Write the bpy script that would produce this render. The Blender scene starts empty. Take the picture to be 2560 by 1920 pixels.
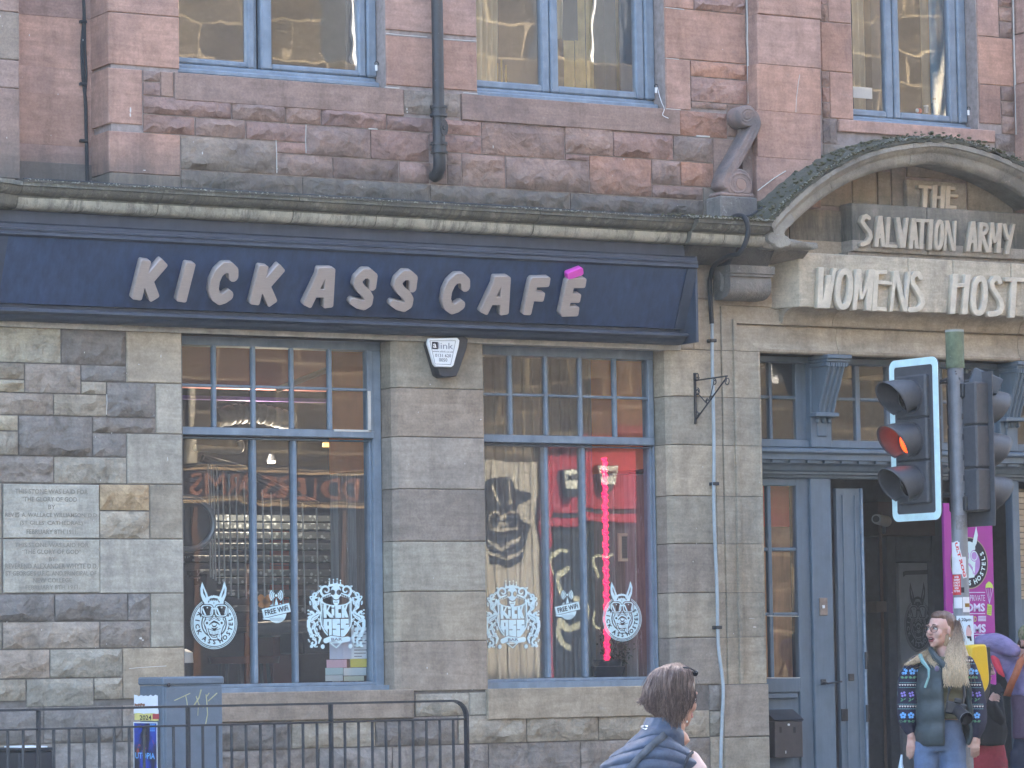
import bpy, bmesh, math, random
import numpy as np
from mathutils import Vector, Matrix, noise
D = bpy.data; S = bpy.context.scene; COL = S.collection
R_ = math.radians
random.seed(7); np.random.seed(7)

# ---------------------------------------------------------------- camera
FPX, CXP, CYP = 8880.0, 1280.0, 960.0
CAM = Vector((0.0, -21.7, 1.35))
_y, _p, _r = R_(29.58), R_(4.504), R_(-0.891)
_f = Vector((math.sin(_y)*math.cos(_p), math.cos(_y)*math.cos(_p), math.sin(_p)))
_rt = Vector((math.cos(_y), -math.sin(_y), 0)); _up = _rt.cross(_f)
AR = math.cos(_r)*_rt + math.sin(_r)*_up
AU = -math.sin(_r)*_rt + math.cos(_r)*_up
AF = _f
cam = D.objects.new('camera', D.cameras.new('camera')); COL.objects.link(cam)
cam.matrix_world = Matrix(((AR.x, AU.x, -AF.x, CAM.x), (AR.y, AU.y, -AF.y, CAM.y), (AR.z, AU.z, -AF.z, CAM.z), (0, 0, 0, 1)))
cam.data.sensor_width = 36; cam.data.lens = FPX/2560*36; cam.data.clip_start = .1; cam.data.clip_end = 500
S.camera = cam

# ---------------------------------------------------------------- daylight
SUN_EL, SUN_AZ = R_(38), R_(12)      # the sun stands behind the building: the street front is in its own shade
w = D.worlds.new('World'); S.world = w; w.use_nodes = True
nt = w.node_tree; nt.nodes.clear()
sky = nt.nodes.new('ShaderNodeTexSky'); sky.sky_type = 'NISHITA'; sky.sun_disc = False
sky.sun_elevation = SUN_EL; sky.sun_rotation = SUN_AZ; sky.air_density = 1.0; sky.dust_density = 4.5; sky.ozone_density = 1.0
bg = nt.nodes.new('ShaderNodeBackground'); bg.inputs[1].default_value = .15
wo = nt.nodes.new('ShaderNodeOutputWorld'); nt.links.new(sky.outputs[0], bg.inputs[0]); nt.links.new(bg.outputs[0], wo.inputs[0])
sl = D.lights.new('sun', 'SUN'); sl.energy = 2.2; sl.angle = R_(.5); sl.color = (1, .88, .72)
so = D.objects.new('sun', sl); COL.objects.link(so)
sdir = Vector((math.sin(SUN_AZ)*math.cos(SUN_EL), math.cos(SUN_AZ)*math.cos(SUN_EL), math.sin(SUN_EL)))
so.rotation_euler = sdir.to_track_quat('Z', 'Y').to_euler(); so.location = (0, 0, 30)
S.view_settings.view_transform = 'Standard'; S.view_settings.look = 'None'
S.view_settings.exposure = 3.2; S.view_settings.gamma = 1; S.view_settings.use_curve_mapping = False
S.render.engine = 'CYCLES'; S.cycles.max_bounces = 8; S.cycles.diffuse_bounces = 3; S.cycles.glossy_bounces = 4
S.cycles.transparent_max_bounces = 16; S.cycles.use_denoising = True; S.cycles.sample_clamp_indirect = 6

# ---------------------------------------------------------------- helpers
def ray(px, py):
    return AR*(px-CXP) + AU*(CYP-py) + AF*FPX
def P(px, py, Y=0.0):
    d = ray(px, py); return CAM + d*((Y-CAM.y)/d.y)
_O = {1: (0, 0), 2: (850, 0), 3: (1700, 0), 4: (0, 640), 5: (850, 640), 6: (1700, 640), 7: (0, 1280), 8: (850, 1280), 9: (1700, 1280)}
def G(i, u, v):
    return _O[i][0]+u*.38879, _O[i][1]+v*.38879
def Q(i, u, v, Y=0.0):
    return P(*G(i, u, v), Y)

def props(o, label=None, cat=None, group=None, kind=None):
    if label: o['label'] = label
    if cat: o['category'] = cat
    if group: o['group'] = group
    if kind: o['kind'] = kind
    return o
def empty(name, loc, label=None, cat=None, group=None, kind=None, parent=None, rot=None):
    o = D.objects.new(name, None); COL.objects.link(o); o.empty_display_size = .1
    o.location = loc
    if rot: o.rotation_euler = rot
    if parent: put(o, parent)
    return props(o, label, cat, group, kind)
def link(name, me, m=None, parent=None, keep=True):
    o = D.objects.new(name, me); COL.objects.link(o)
    if m is not None and not me.materials: me.materials.append(m)
    if parent:
        o.parent = parent
        if keep:
            o.matrix_parent_inverse = wmat(parent).inverted()
    return o
def wmat(o):
    return (wmat(o.parent) @ o.matrix_parent_inverse if o.parent else Matrix.Identity(4)) @ o.matrix_basis
def put(o, parent):
    o.parent = parent; o.matrix_parent_inverse = wmat(parent).inverted(); return o
def bmobj(name, bm, m=None, parent=None, smooth=False, keep=True):
    me = D.meshes.new(name); bm.normal_update(); bm.to_mesh(me); bm.free()
    if smooth:
        me.polygons.foreach_set('use_smooth', [True]*len(me.polygons))
    return link(name, me, m, parent, keep)
def autosmooth(o, ang=40):
    me = o.data
    me.polygons.foreach_set('use_smooth', [True]*len(me.polygons))
    try: me.set_sharp_from_angle(angle=R_(ang))
    except Exception: pass
    return o
def mbox(bm, x0, x1, y0, y1, z0, z1, bev=0.0):
    if x1 < x0: x0, x1 = x1, x0
    if y1 < y0: y0, y1 = y1, y0
    if z1 < z0: z0, z1 = z1, z0
    v = [bm.verts.new((x, y, z)) for x in (x0, x1) for y in (y0, y1) for z in (z0, z1)]
    fs = [(0, 1, 3, 2), (4, 6, 7, 5), (0, 4, 5, 1), (2, 3, 7, 6), (0, 2, 6, 4), (1, 5, 7, 3)]
    f = [bm.faces.new([v[i] for i in q]) for q in fs]
    if bev > 0:
        es = list({e for q in f for e in q.edges})
        bmesh.ops.bevel(bm, geom=es, offset=bev, segments=1, affect='EDGES', clamp_overlap=True)
    return v
def box(name, x0, x1, y0, y1, z0, z1, m=None, parent=None, bev=0.0):
    bm = bmesh.new(); mbox(bm, x0, x1, y0, y1, z0, z1, bev)
    bmesh.ops.recalc_face_normals(bm, faces=bm.faces)
    return bmobj(name, bm, m, parent)
def tube(bm, pts, rad, n=8, caps=True, closed=False):
    pts = [Vector(p) for p in pts]; N = len(pts)
    rs = rad if isinstance(rad, (list, tuple)) else [rad]*N
    rings = []; prev = None
    for i, p in enumerate(pts):
        a = pts[i-1] if i > 0 else (pts[-1] if closed else p); b = pts[i+1] if i < N-1 else (pts[0] if closed else p)
        t = (b-a).normalized() if (b-a).length > 1e-9 else Vector((0, 0, 1))
        if prev is None:
            h = Vector((0, 0, 1)) if abs(t.z) < .9 else Vector((1, 0, 0))
            u = t.cross(h).normalized()
        else:
            u = (prev - t*prev.dot(t)).normalized()
        prev = u; v = t.cross(u)
        rings.append([bm.verts.new(p + (u*math.cos(k*2*math.pi/n) + v*math.sin(k*2*math.pi/n))*rs[i]) for k in range(n)])
    rng = range(N if closed else N-1)
    for i in rng:
        A, B = rings[i], rings[(i+1) % N]
        for k in range(n):
            bm.faces.new((A[k], A[(k+1) % n], B[(k+1) % n], B[k]))
    if caps and not closed:
        bm.faces.new(rings[0][::-1]); bm.faces.new(rings[-1])
    return rings
def tubeobj(name, pts, rad, m, parent=None, n=8, smooth=True, closed=False):
    bm = bmesh.new(); tube(bm, pts, rad, n, closed=closed)
    bmesh.ops.recalc_face_normals(bm, faces=bm.faces)
    o = bmobj(name, bm, m, parent)
    return autosmooth(o) if smooth else o
def loft(bm, secs, n=16, caps=True, power=2.0):
    """secs: (centre, rx, ry, axis_x, axis_y) superellipse rings"""
    rings = []
    for (c, rx, ry, ax, ay) in secs:
        c = Vector(c); ax = Vector(ax); ay = Vector(ay); ring = []
        for k in range(n):
            t = 2*math.pi*k/n; ct, st = math.cos(t), math.sin(t)
            e = 2.0/power
            ring.append(bm.verts.new(c + ax*(rx*math.copysign(abs(ct)**e, ct)) + ay*(ry*math.copysign(abs(st)**e, st))))
        rings.append(ring)
    for i in range(len(rings)-1):
        A, B = rings[i], rings[i+1]
        for k in range(n): bm.faces.new((A[k], A[(k+1) % n], B[(k+1) % n], B[k]))
    if caps: bm.faces.new(rings[0][::-1]); bm.faces.new(rings[-1])
    return rings
def extrude_profile(bm, prof, p0, p1, du, dv, s0=0.0, s1=0.0, caps=True):
    """prof (u,v) points swept from p0 to p1; u along du, v along dv; s0,s1 shear the ends (mitre) by u"""
    p0, p1, du, dv = Vector(p0), Vector(p1), Vector(du), Vector(dv); t = (p1-p0).normalized()
    A = [bm.verts.new(p0 + du*u + dv*v + t*(s0*u)) for u, v in prof]
    B = [bm.verts.new(p1 + du*u + dv*v + t*(s1*u)) for u, v in prof]
    n = len(prof)
    for k in range(n): bm.faces.new((A[k], A[(k+1) % n], B[(k+1) % n], B[k]))
    if caps: bm.faces.new(A[::-1]); bm.faces.new(B)
def arc(cx, cy, r, a0, a1, n):
    return [(cx+r*math.cos(R_(a0+(a1-a0)*i/n)), cy+r*math.sin(R_(a0+(a1-a0)*i/n))) for i in range(n+1)]
def catmull(pts, n=8):
    pts = [Vector(p) for p in pts]; out = []
    for i in range(len(pts)-1):
        p0 = pts[max(i-1, 0)]; p1 = pts[i]; p2 = pts[i+1]; p3 = pts[min(i+2, len(pts)-1)]
        for k in range(n):
            t = k/n
            out.append(.5*((2*p1) + (p2-p0)*t + (2*p0-5*p1+4*p2-p3)*t*t + (3*p1-p0-3*p2+p3)*t**3))
    out.append(pts[-1]); return out

# ---------------------------------------------------------------- drawn shapes (signed distance field -> outline -> curve fill)
class Sdf:
    def __init__(s, x0, x1, y0, y1, res):
        s.xs = np.arange(x0, x1+res, res); s.ys = np.arange(y0, y1+res, res)
        s.X, s.Y = np.meshgrid(s.xs, s.ys); s.v = np.full(s.X.shape, 1e3)
    def stroke(s, pts, r):
        X, Y = s.X, s.Y; d = np.full(X.shape, 1e3)
        rr = r if isinstance(r, (list, tuple)) else [r]*len(pts)
        if len(pts) == 1: return np.hypot(X-pts[0][0], Y-pts[0][1])-rr[0]
        for i in range(len(pts)-1):
            (ax, ay), (bx, by) = pts[i], pts[i+1]; vx, vy = bx-ax, by-ay; L = vx*vx+vy*vy+1e-12
            t = np.clip(((X-ax)*vx+(Y-ay)*vy)/L, 0, 1)
            d = np.minimum(d, np.hypot(X-ax-t*vx, Y-ay-t*vy)-(rr[i]+(rr[i+1]-rr[i])*t))
        return d
    def poly(s, pts):
        X, Y = s.X, s.Y; ins = np.zeros(X.shape, bool); d = np.full(X.shape, 1e6); n = len(pts)
        for i in range(n):
            (ax, ay), (bx, by) = pts[i], pts[(i+1) % n]; vx, vy = bx-ax, by-ay; L = vx*vx+vy*vy+1e-12
            t = np.clip(((X-ax)*vx+(Y-ay)*vy)/L, 0, 1); d = np.minimum(d, np.hypot(X-ax-t*vx, Y-ay-t*vy))
            c = ((ay > Y) != (by > Y)) & (X < (bx-ax)*(Y-ay)/((by-ay) if abs(by-ay) > 1e-12 else 1e-12)+ax); ins ^= c
        return np.where(ins, -d, d)
    def ell(s, cx, cy, rx, ry, rot=0):
        c, q = math.cos(R_(rot)), math.sin(R_(rot)); x = (s.X-cx)*c+(s.Y-cy)*q; y = -(s.X-cx)*q+(s.Y-cy)*c
        return (np.hypot(x/rx, y/ry)-1)*min(rx, ry)
    def add(s, d): s.v = np.minimum(s.v, d); return s
    def cut(s, d): s.v = np.maximum(s.v, -d); return s
    def loops(s, eps):
        V = s.v.copy(); V[0, :] = V[-1, :] = 1; V[:, 0] = V[:, -1] = 1; V[V == 0] = 1e-9
        I = V < 0; idx = I[:-1, :-1]*1 + I[:-1, 1:]*2 + I[1:, 1:]*4 + I[1:, :-1]*8
        T = {1: [(3, 0)], 2: [(0, 1)], 3: [(3, 1)], 4: [(1, 2)], 5: [(3, 2), (1, 0)], 6: [(0, 2)], 7: [(3, 2)], 8: [(2, 3)], 9: [(2, 0)], 10: [(0, 3), (2, 1)], 11: [(2, 1)], 12: [(1, 3)], 13: [(1, 0)], 14: [(0, 3)]}
        nx = {}; xs, ys = s.xs, s.ys
        def pt(key):
            h, j, i = key
            if h == 0:
                a, b = V[j, i], V[j, i+1]; t = a/(a-b); return (xs[i]+t*(xs[i+1]-xs[i]), ys[j])
            a, b = V[j, i], V[j+1, i]; t = a/(a-b); return (xs[i], ys[j]+t*(ys[j+1]-ys[j]))
        for j, i in zip(*np.nonzero((idx > 0) & (idx < 15))):
            j = int(j); i = int(i); E = ((0, j, i), (1, j, i+1), (0, j+1, i), (1, j, i))
            for a, b in T[int(idx[j, i])]: nx[E[a]] = E[b]
        out = []
        while nx:
            k0 = next(iter(nx)); k = k0; L = []
            while k in nx: L.append(pt(k)); k = nx.pop(k)
            if len(L) < 4: continue
            L = simplify(L, eps)
            if len(L) > 2: out.append(L)
        return out
def simplify(L, eps):
    A = np.array(L); n = len(A)
    far = int(np.argmax(((A-A[0])**2).sum(1)))
    def dp(i, j):
        st = [(i, j)]; keep = set([i, j])
        while st:
            a, b = st.pop()
            if b-a < 2: continue
            p, q = A[a], A[b % n]; d = q-p; l = math.hypot(*d)+1e-12
            w_ = A[a+1:b]-p; e = np.abs(w_[:, 0]*d[1]-w_[:, 1]*d[0])/l
            k = int(np.argmax(e))
            if e[k] > eps: keep.add(a+1+k); st += [(a, a+1+k), (a+1+k, b)]
        return keep
    ks = sorted({k % n for k in (dp(0, far) | dp(far, n))})
    return [tuple(A[k]) for k in ks]
def curve_mesh(name, loops, ext=0.0, bevel=0.0, off=0.0):
    cu = D.curves.new(name, 'CURVE'); cu.dimensions = '2D'; cu.fill_mode = 'BOTH'; cu.extrude = ext; cu.bevel_depth = bevel; cu.bevel_resolution = 0; cu.offset = off
    for L in loops:
        sp = cu.splines.new('POLY'); sp.points.add(len(L)-1)
        for k, (x, y) in enumerate(L): sp.points[k].co = (x, y, 0, 1)
        sp.use_cyclic_u = True
    o = D.objects.new(name, cu); COL.objects.link(o)
    dg = bpy.context.evaluated_depsgraph_get(); me = D.meshes.new_from_object(o.evaluated_get(dg))
    D.objects.remove(o); D.curves.remove(cu); return me
FACE = Matrix(((1, 0, 0, 0), (0, 0, -1, 0), (0, 1, 0, 0), (0, 0, 0, 1)))     # local xy -> world xz, local z -> -y (towards the street)
def on_wall(me, X, Y, Z, sx=1.0, sz=1.0, M=FACE, sy=1.0):
    T = Matrix.Translation((X, Y, Z)) @ M @ Matrix.Diagonal((sx, sz, sy, 1)); me.transform(T); return me
def text_mesh(s, size=1.0, ext=0.0, off=0.0, align='CENTER', valign='CENTER', sp=1.0):
    cu = D.curves.new('text', 'FONT'); cu.body = s; cu.size = size; cu.extrude = ext; cu.offset = off; cu.align_x = align; cu.align_y = valign
    cu.space_character = sp; cu.resolution_u = 2
    o = D.objects.new('text', cu); COL.objects.link(o)
    dg = bpy.context.evaluated_depsgraph_get(); me = D.meshes.new_from_object(o.evaluated_get(dg))
    D.objects.remove(o); D.curves.remove(cu); return me
def fit_mesh(me, w_=None, h=None):
    """scale a flat mesh to width/height about its centre"""
    if not len(me.vertices): return me
    co = np.empty(len(me.vertices)*3); me.vertices.foreach_get('co', co); co = co.reshape(-1, 3)
    lo, hi = co.min(0), co.max(0); c = (lo+hi)/2; s_ = [1, 1, 1]
    if w_: s_[0] = w_/max(hi[0]-lo[0], 1e-6)
    if h: s_[1] = h/max(hi[1]-lo[1], 1e-6)
    if not w_: s_[0] = s_[1]
    if not h: s_[1] = s_[0]
    me.transform(Matrix.Diagonal((s_[0], s_[1], 1, 1)) @ Matrix.Translation((-c[0], -c[1], 0))); return me
def join_meshes(name, mes, mats=None):
    bm = bmesh.new()
    for k, me in enumerate(mes):
        n0 = len(bm.faces); bm.from_mesh(me); bm.faces.ensure_lookup_table()
        if mats is not None:
            for f in bm.faces[n0:]: f.material_index = mats[k]
        D.meshes.remove(me)
    out = D.meshes.new(name); bm.to_mesh(out); bm.free(); return out

# ---------------------------------------------------------------- materials
class NT:
    def __init__(s, name):
        s.m = D.materials.new(name); s.m.use_nodes = True; s.t = s.m.node_tree; s.b = s.t.nodes['Principled BSDF']
    def n(s, typ, **kw):
        nd = s.t.nodes.new('ShaderNode'+typ)
        for k, v in kw.items():
            if k.startswith('i_'): nd.inputs[k[2:].replace('_', ' ')].default_value = v
            else: setattr(nd, k, v)
        return nd
    def l(s, a, b): s.t.links.new(a, b)
    def coords(s, scale=(1, 1, 1), rnd=True):
        tc = s.n('TexCoord'); mp = s.n('Mapping'); mp.inputs['Scale'].default_value = scale; s.l(tc.outputs['Object'], mp.inputs[0])
        if rnd:
            oi = s.n('ObjectInfo'); mu = s.n('Math', operation='MULTIPLY'); mu.inputs[1].default_value = 57.0
            s.l(oi.outputs['Random'], mu.inputs[0]); s.l(mu.outputs[0], mp.inputs[1])
        return mp.outputs[0]
    def noise(s, vec, sc, det=4, rough=.55, dist=0.0):
        nd = s.n('TexNoise'); nd.inputs['Scale'].default_value = sc; nd.inputs['Detail'].default_value = det; nd.inputs['Roughness'].default_value = rough; nd.inputs['Distortion'].default_value = dist
        s.l(vec, nd.inputs['Vector']); return nd.outputs['Fac']
    def ramp(s, fac, stops):
        nd = s.n('ValToRGB'); cr = nd.color_ramp
        while len(cr.elements) < len(stops): cr.elements.new(.5)
        for e, (p, c) in zip(cr.elements, stops):
            e.position = p; e.color = (c, c, c, 1) if isinstance(c, (int, float)) else (*c, 1)
        s.l(fac, nd.inputs[0]); return nd.outputs[0]
    def mix(s, fac, a, b, mode='MIX'):
        nd = s.n('MixRGB', blend_type=mode)
        for k, v in ((0, fac), (1, a), (2, b)):
            if isinstance(v, (int, float)): nd.inputs[k].default_value = v if k == 0 else (v, v, v, 1)
            elif isinstance(v, tuple): nd.inputs[k].default_value = (*v, 1)
            else: s.l(v, nd.inputs[k])
        return nd.outputs[0]
    def bump(s, h, strength, dist=.01, nrm=None):
        nd = s.n('Bump'); nd.inputs['Strength'].default_value = strength; nd.inputs['Distance'].default_value = dist
        s.l(h, nd.inputs['Height'])
        if nrm is not None: s.l(nrm, nd.inputs['Normal'])
        return nd.outputs[0]
    def set(s, **kw):
        for k, v in kw.items():
            k = k.replace('_', ' ')
            if isinstance(v, (int, float)): s.b.inputs[k].default_value = v
            elif isinstance(v, tuple): s.b.inputs[k].default_value = (*v, 1) if len(v) == 3 and 'Radius' not in k else v
            else: s.l(v, s.b.inputs[k])
        return s.m
def stone_mat(name, rock, soot=.45, sootcol=(.085, .08, .09), low=.42, grime_top=False):
    t = NT(name); oi = t.n('ObjectInfo'); base = oi.outputs['Color']
    v = t.coords(); big = t.noise(v, 2.3, 5, .6, .4); fine = t.noise(v, 60, 6, .7); mid = t.noise(v, 11, 5, .65, .3)
    vs = t.coords((1.2, 1.2, 9)); bed = t.noise(vs, 3.0, 4, .6, .5)
    c = t.mix(1, base, t.ramp(mid, [(.25, .78), (.75, 1.16)]), 'MULTIPLY')
    c = t.mix(1, c, t.ramp(bed, [(.3, .86), (.7, 1.12)]), 'MULTIPLY')
    c = t.mix(.8, c, t.ramp(fine, [(.3, .78), (.72, 1.2)]), 'MULTIPLY')
    msk = t.ramp(big, [(low, 0), (low+.28, soot)])
    c = t.mix(msk, c, sootcol)
    gp = t.n('NewGeometry'); mw = t.n('Mapping'); mw.inputs['Scale'].default_value = (1.6, 1.6, .32); t.l(gp.outputs['Position'], mw.inputs[0])
    c = t.mix(1, c, t.ramp(t.noise(mw.outputs[0], 2.4, 6, .7, .4), [(.32, .76), (.5, 1.0), (.7, 1.1)]), 'MULTIPLY')
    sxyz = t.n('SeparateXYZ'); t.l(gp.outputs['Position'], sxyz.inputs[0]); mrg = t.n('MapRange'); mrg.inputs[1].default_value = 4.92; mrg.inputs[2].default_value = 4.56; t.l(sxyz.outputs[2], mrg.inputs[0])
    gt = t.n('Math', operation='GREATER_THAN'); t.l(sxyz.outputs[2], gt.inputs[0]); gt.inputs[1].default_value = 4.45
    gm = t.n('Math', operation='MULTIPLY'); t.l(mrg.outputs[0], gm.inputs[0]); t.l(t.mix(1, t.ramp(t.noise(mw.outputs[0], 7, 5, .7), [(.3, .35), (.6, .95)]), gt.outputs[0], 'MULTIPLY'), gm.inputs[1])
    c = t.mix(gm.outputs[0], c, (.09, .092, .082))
    pale = t.ramp(t.noise(v, 5.1, 6, .7, 1.0), [(.66, 0), (.78, .35)])
    c = t.mix(pale, c, (.34, .33, .31))
    if rock:
        ch = t.noise(v, 7, 5, .55, 1.6); vo = t.n('TexVoronoi', feature='F1'); vo.inputs['Scale'].default_value = 9
        md = t.n('MixRGB'); md.inputs[0].default_value = .25; t.l(v, md.inputs[1])
        nz = t.n('TexNoise'); nz.inputs['Scale'].default_value = 5; t.l(v, nz.inputs['Vector']); t.l(nz.outputs['Color'], md.inputs[2]); t.l(md.outputs[0], vo.inputs['Vector'])
        h = t.mix(.55, ch, vo.outputs['Distance']); n1 = t.bump(h, .85, .06); n2 = t.bump(fine, .35, .006, n1)
        c = t.mix(t.ramp(h, [(.18, .55), (.4, 0)]), c, t.mix(1, c, .45, 'MULTIPLY'))
    else:
        vt = t.coords((30, 30, 120)); tl = t.noise(vt, 1, 2, .5); n1 = t.bump(tl, .25, .003); n2 = t.bump(mid, .3, .012, n1)
    return t.set(Base_Color=c, Roughness=.93, Normal=n2, Specular_IOR_Level=.25)
def letter_stone():
    t = NT('carved letter stone'); v = t.coords(rnd=False); c = t.mix(1, t.n('ObjectInfo').outputs['Color'], t.ramp(t.noise(v, 14, 5, .65), [(.3, .82), (.7, 1.1)]), 'MULTIPLY')
    return t.set(Base_Color=c, Roughness=.93, Normal=t.bump(t.noise(v, 60, 4, .6), .3, .004))
def simple(name, col, rough=.6, metal=0.0, var=.12, bump=.0, sc=14, spec=.4, streak=0.0, objcol=False, scratch=None):
    t = NT(name); v = t.coords(rnd=False); base = col
    if objcol: base = t.n('ObjectInfo').outputs['Color']
    c = t.mix(1, base, t.ramp(t.noise(v, sc, 5, .6), [(.25, 1-var), (.75, 1+var)]), 'MULTIPLY')
    if streak:
        vs = t.coords((7, 7, .6), rnd=False); c = t.mix(1, c, t.ramp(t.noise(vs, 3, 4, .6), [(.3, 1-streak), (.7, 1+streak*.6)]), 'MULTIPLY')
    if scratch:
        sm = t.ramp(t.noise(v, 46, 4, .8, .6), [(.66, 0), (.7, .8)]); c = t.mix(sm, c, scratch)
    kw = dict(Base_Color=c, Roughness=rough, Metallic=metal, Specular_IOR_Level=spec)
    if bump: kw['Normal'] = t.bump(t.noise(v, sc*4, 4, .6), bump, .004)
    return t.set(**kw)
def emit(name, col, st):
    t = NT(name); return t.set(Base_Color=(.02, .02, .02), Emission_Color=col, Emission_Strength=st, Roughness=.4)
def glass_mat(name, refl=.05, tint=(.93, .96, .97), wav=.0022, scl=(2.2, 2.2, 1.0), dirt=.05):
    t = NT(name); t.t.nodes.remove(t.b); out = t.t.nodes['Material Output']
    v = t.coords(scl); n = t.bump(t.noise(v, 1.6, 1, .4, .6), wav*10, .02)
    gl = t.n('BsdfGlossy'); gl.inputs['Roughness'].default_value = .0; gl.inputs['Color'].default_value = (1, 1, 1, 1); t.l(n, gl.inputs['Normal'])
    tr = t.n('BsdfTransparent'); tr.inputs[0].default_value = (*tint, 1)
    fr = t.n('LayerWeight'); fr.inputs[0].default_value = .30
    mp = t.n('MapRange'); mp.inputs[3].default_value = refl; mp.inputs[4].default_value = .75; t.l(fr.outputs['Fresnel'], mp.inputs[0])
    mx = t.n('MixShader'); t.l(mp.outputs[0], mx.inputs[0]); t.l(tr.outputs[0], mx.inputs[1]); t.l(gl.outputs[0], mx.inputs[2])
    df = t.n('BsdfDiffuse'); df.inputs[0].default_value = (.5, .52, .55, 1); m2 = t.n('MixShader')
    m2.inputs[0].default_value = dirt; t.l(mx.outputs[0], m2.inputs[1]); t.l(df.outputs[0], m2.inputs[2]); t.l(m2.outputs[0], out.inputs[0]); return t.m
M_ = {}
M_['red_d'] = stone_mat('red sandstone dressed', False, .45, (.11, .085, .095), .5)
M_['red_r'] = stone_mat('red sandstone rock faced', True, .55, (.10, .082, .09), .46)
M_['grey_d'] = stone_mat('grey sandstone dressed', False, .35, (.13, .125, .12), .48)
M_['grey_r'] = stone_mat('grey sandstone rock faced', True, .4, (.10, .097, .10), .48)
M_['letter'] = letter_stone()
M_['mort_p'] = simple('pale mortar', (.30, .25, .23), .95, var=.3, bump=.4, sc=20)
M_['mort_d'] = simple('dark mortar', (.165, .15, .135), .95, var=.3, bump=.4, sc=20)
M_['caulk'] = simple('white caulk', (.56, .54, .50), .8, var=.1)
M_['frame'] = simple('blue grey window paint', (.20, .25, .305), .6, var=.2, sc=9, spec=.35, streak=.12, scratch=(.5, .52, .53))
M_['door'] = simple('slate blue door paint', (.125, .17, .215), .55, var=.12, sc=6, spec=.4, streak=.1)
M_['navy'] = simple('navy sign panel', (.030, .058, .125), .5, var=.14, sc=5, spec=.4, streak=.3)
M_['navy2'] = simple('dark blue fascia paint', (.045, .062, .095), .55, var=.18, sc=7, spec=.4, streak=.15)
M_['iron'] = simple('black painted iron', (.028, .032, .038), .45, var=.25, sc=20, bump=.3, spec=.5, scratch=(.25, .27, .3))
M_['black'] = simple('black plastic', (.03, .033, .04), .55, var=.15)
M_['rubber'] = simple('black rubber', (.02, .021, .025), .75, var=.15)
M_['steel'] = NT('brushed steel'); t = M_['steel']; v_ = t.coords((2, 2, 40), rnd=False)
M_['steel'] = t.set(Base_Color=t.mix(1, (.50, .43, .39), t.ramp(t.noise(v_, 8, 3, .6), [(.2, .85), (.8, 1.1)]), 'MULTIPLY'), Metallic=.3, Roughness=.42)
M_['pink'] = simple('magenta acrylic', (.75, .09, .50), .35, var=.05)
M_['white'] = simple('white plastic', (.78, .80, .80), .4, var=.04)
M_['decal'] = simple('pale blue vinyl', (.62, .80, .84), .5, var=.04)
M_['paper'] = simple('paper', (.74, .78, .82), .8, var=.04)
M_['ink'] = simple('ink', (.02, .02, .03), .7, var=.05)
M_['inkgrey'] = simple('grey ink', (.22, .24, .28), .7, var=.05)
M_['conduit'] = simple('galvanised conduit', (.36, .42, .46), .5, .2, var=.18, sc=10, scratch=(.2, .2, .2))
M_['cable'] = simple('black cable', (.018, .022, .028), .6, var=.2)
M_['galv'] = simple('galvanised steel pole', (.23, .25, .28), .55, .35, var=.2, sc=12, bump=.3, streak=.12)
M_['green'] = simple('mossy green sleeve', (.13, .165, .10), .8, var=.6, sc=9, bump=.4, scratch=(.4, .45, .4))
M_['glass'] = glass_mat('shop window glass')
M_['glassup'] = glass_mat('old upper window glass', .12, wav=.006)
M_['glassd'] = glass_mat('door glass', .035, wav=.003, dirt=.03)
def flat(name, col, rough=.6, **k):
    if name not in M_: M_[name] = simple(name, col, rough, **k)
    return M_[name]
# ================================================================ SETTING
def ground_mat(name, base, sc, joints=None):
    t = NT(name); v = t.coords(rnd=False)
    c = t.mix(1, base, t.ramp(t.noise(v, sc, 6, .7), [(.25, .7), (.75, 1.3)]), 'MULTIPLY')
    return t.set(Base_Color=c, Roughness=.9, Normal=t.bump(t.noise(v, 90, 4, .7), .5, .006))
asph = ground_mat('asphalt', (.05, .05, .052), 3)
flag = ground_mat('paving stone', (.20, .19, .18), 2)
gnd = box('ground', -70, 110, -90, 90, -1.2, -.14, asph); props(gnd, kind='structure')
road = box('road', -40, 70, -60, -2.2, -.139, -.12, asph); props(road, kind='structure')
pav = box('pavement', -40, 70, -2.05, .6, -.137, -.012, flat('mortar sand', (.12, .115, .11), .95)); props(pav, kind='structure')
kerb = empty('kerb', (0, 0, 0), kind='structure')
for i in range(24):
    box('kerbstone', 4+i*.9+.004, 4.9+i*.9-.004, -2.2, -2.05, -.138, .0, flat('kerb granite', (.24, .235, .23), .8, var=.3, sc=20), kerb, .008)
for i in range(20):
    for j in range(3):
        x = 5+i*.75+(.37 if j % 2 else 0); y = -2.045+j*.68
        box('paving_slab', x+.004, x+.746, y+.004, y+.676, -.02, random.uniform(-.002, .003), flag, pav)
for yy in (-2.42, -2.62):
    props(box('road_marking', -30, 60, yy, yy+.1, -.1195, -.116, flat('yellow line paint', (.6, .45, .06), .7, var=.3)), kind='structure')

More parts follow.
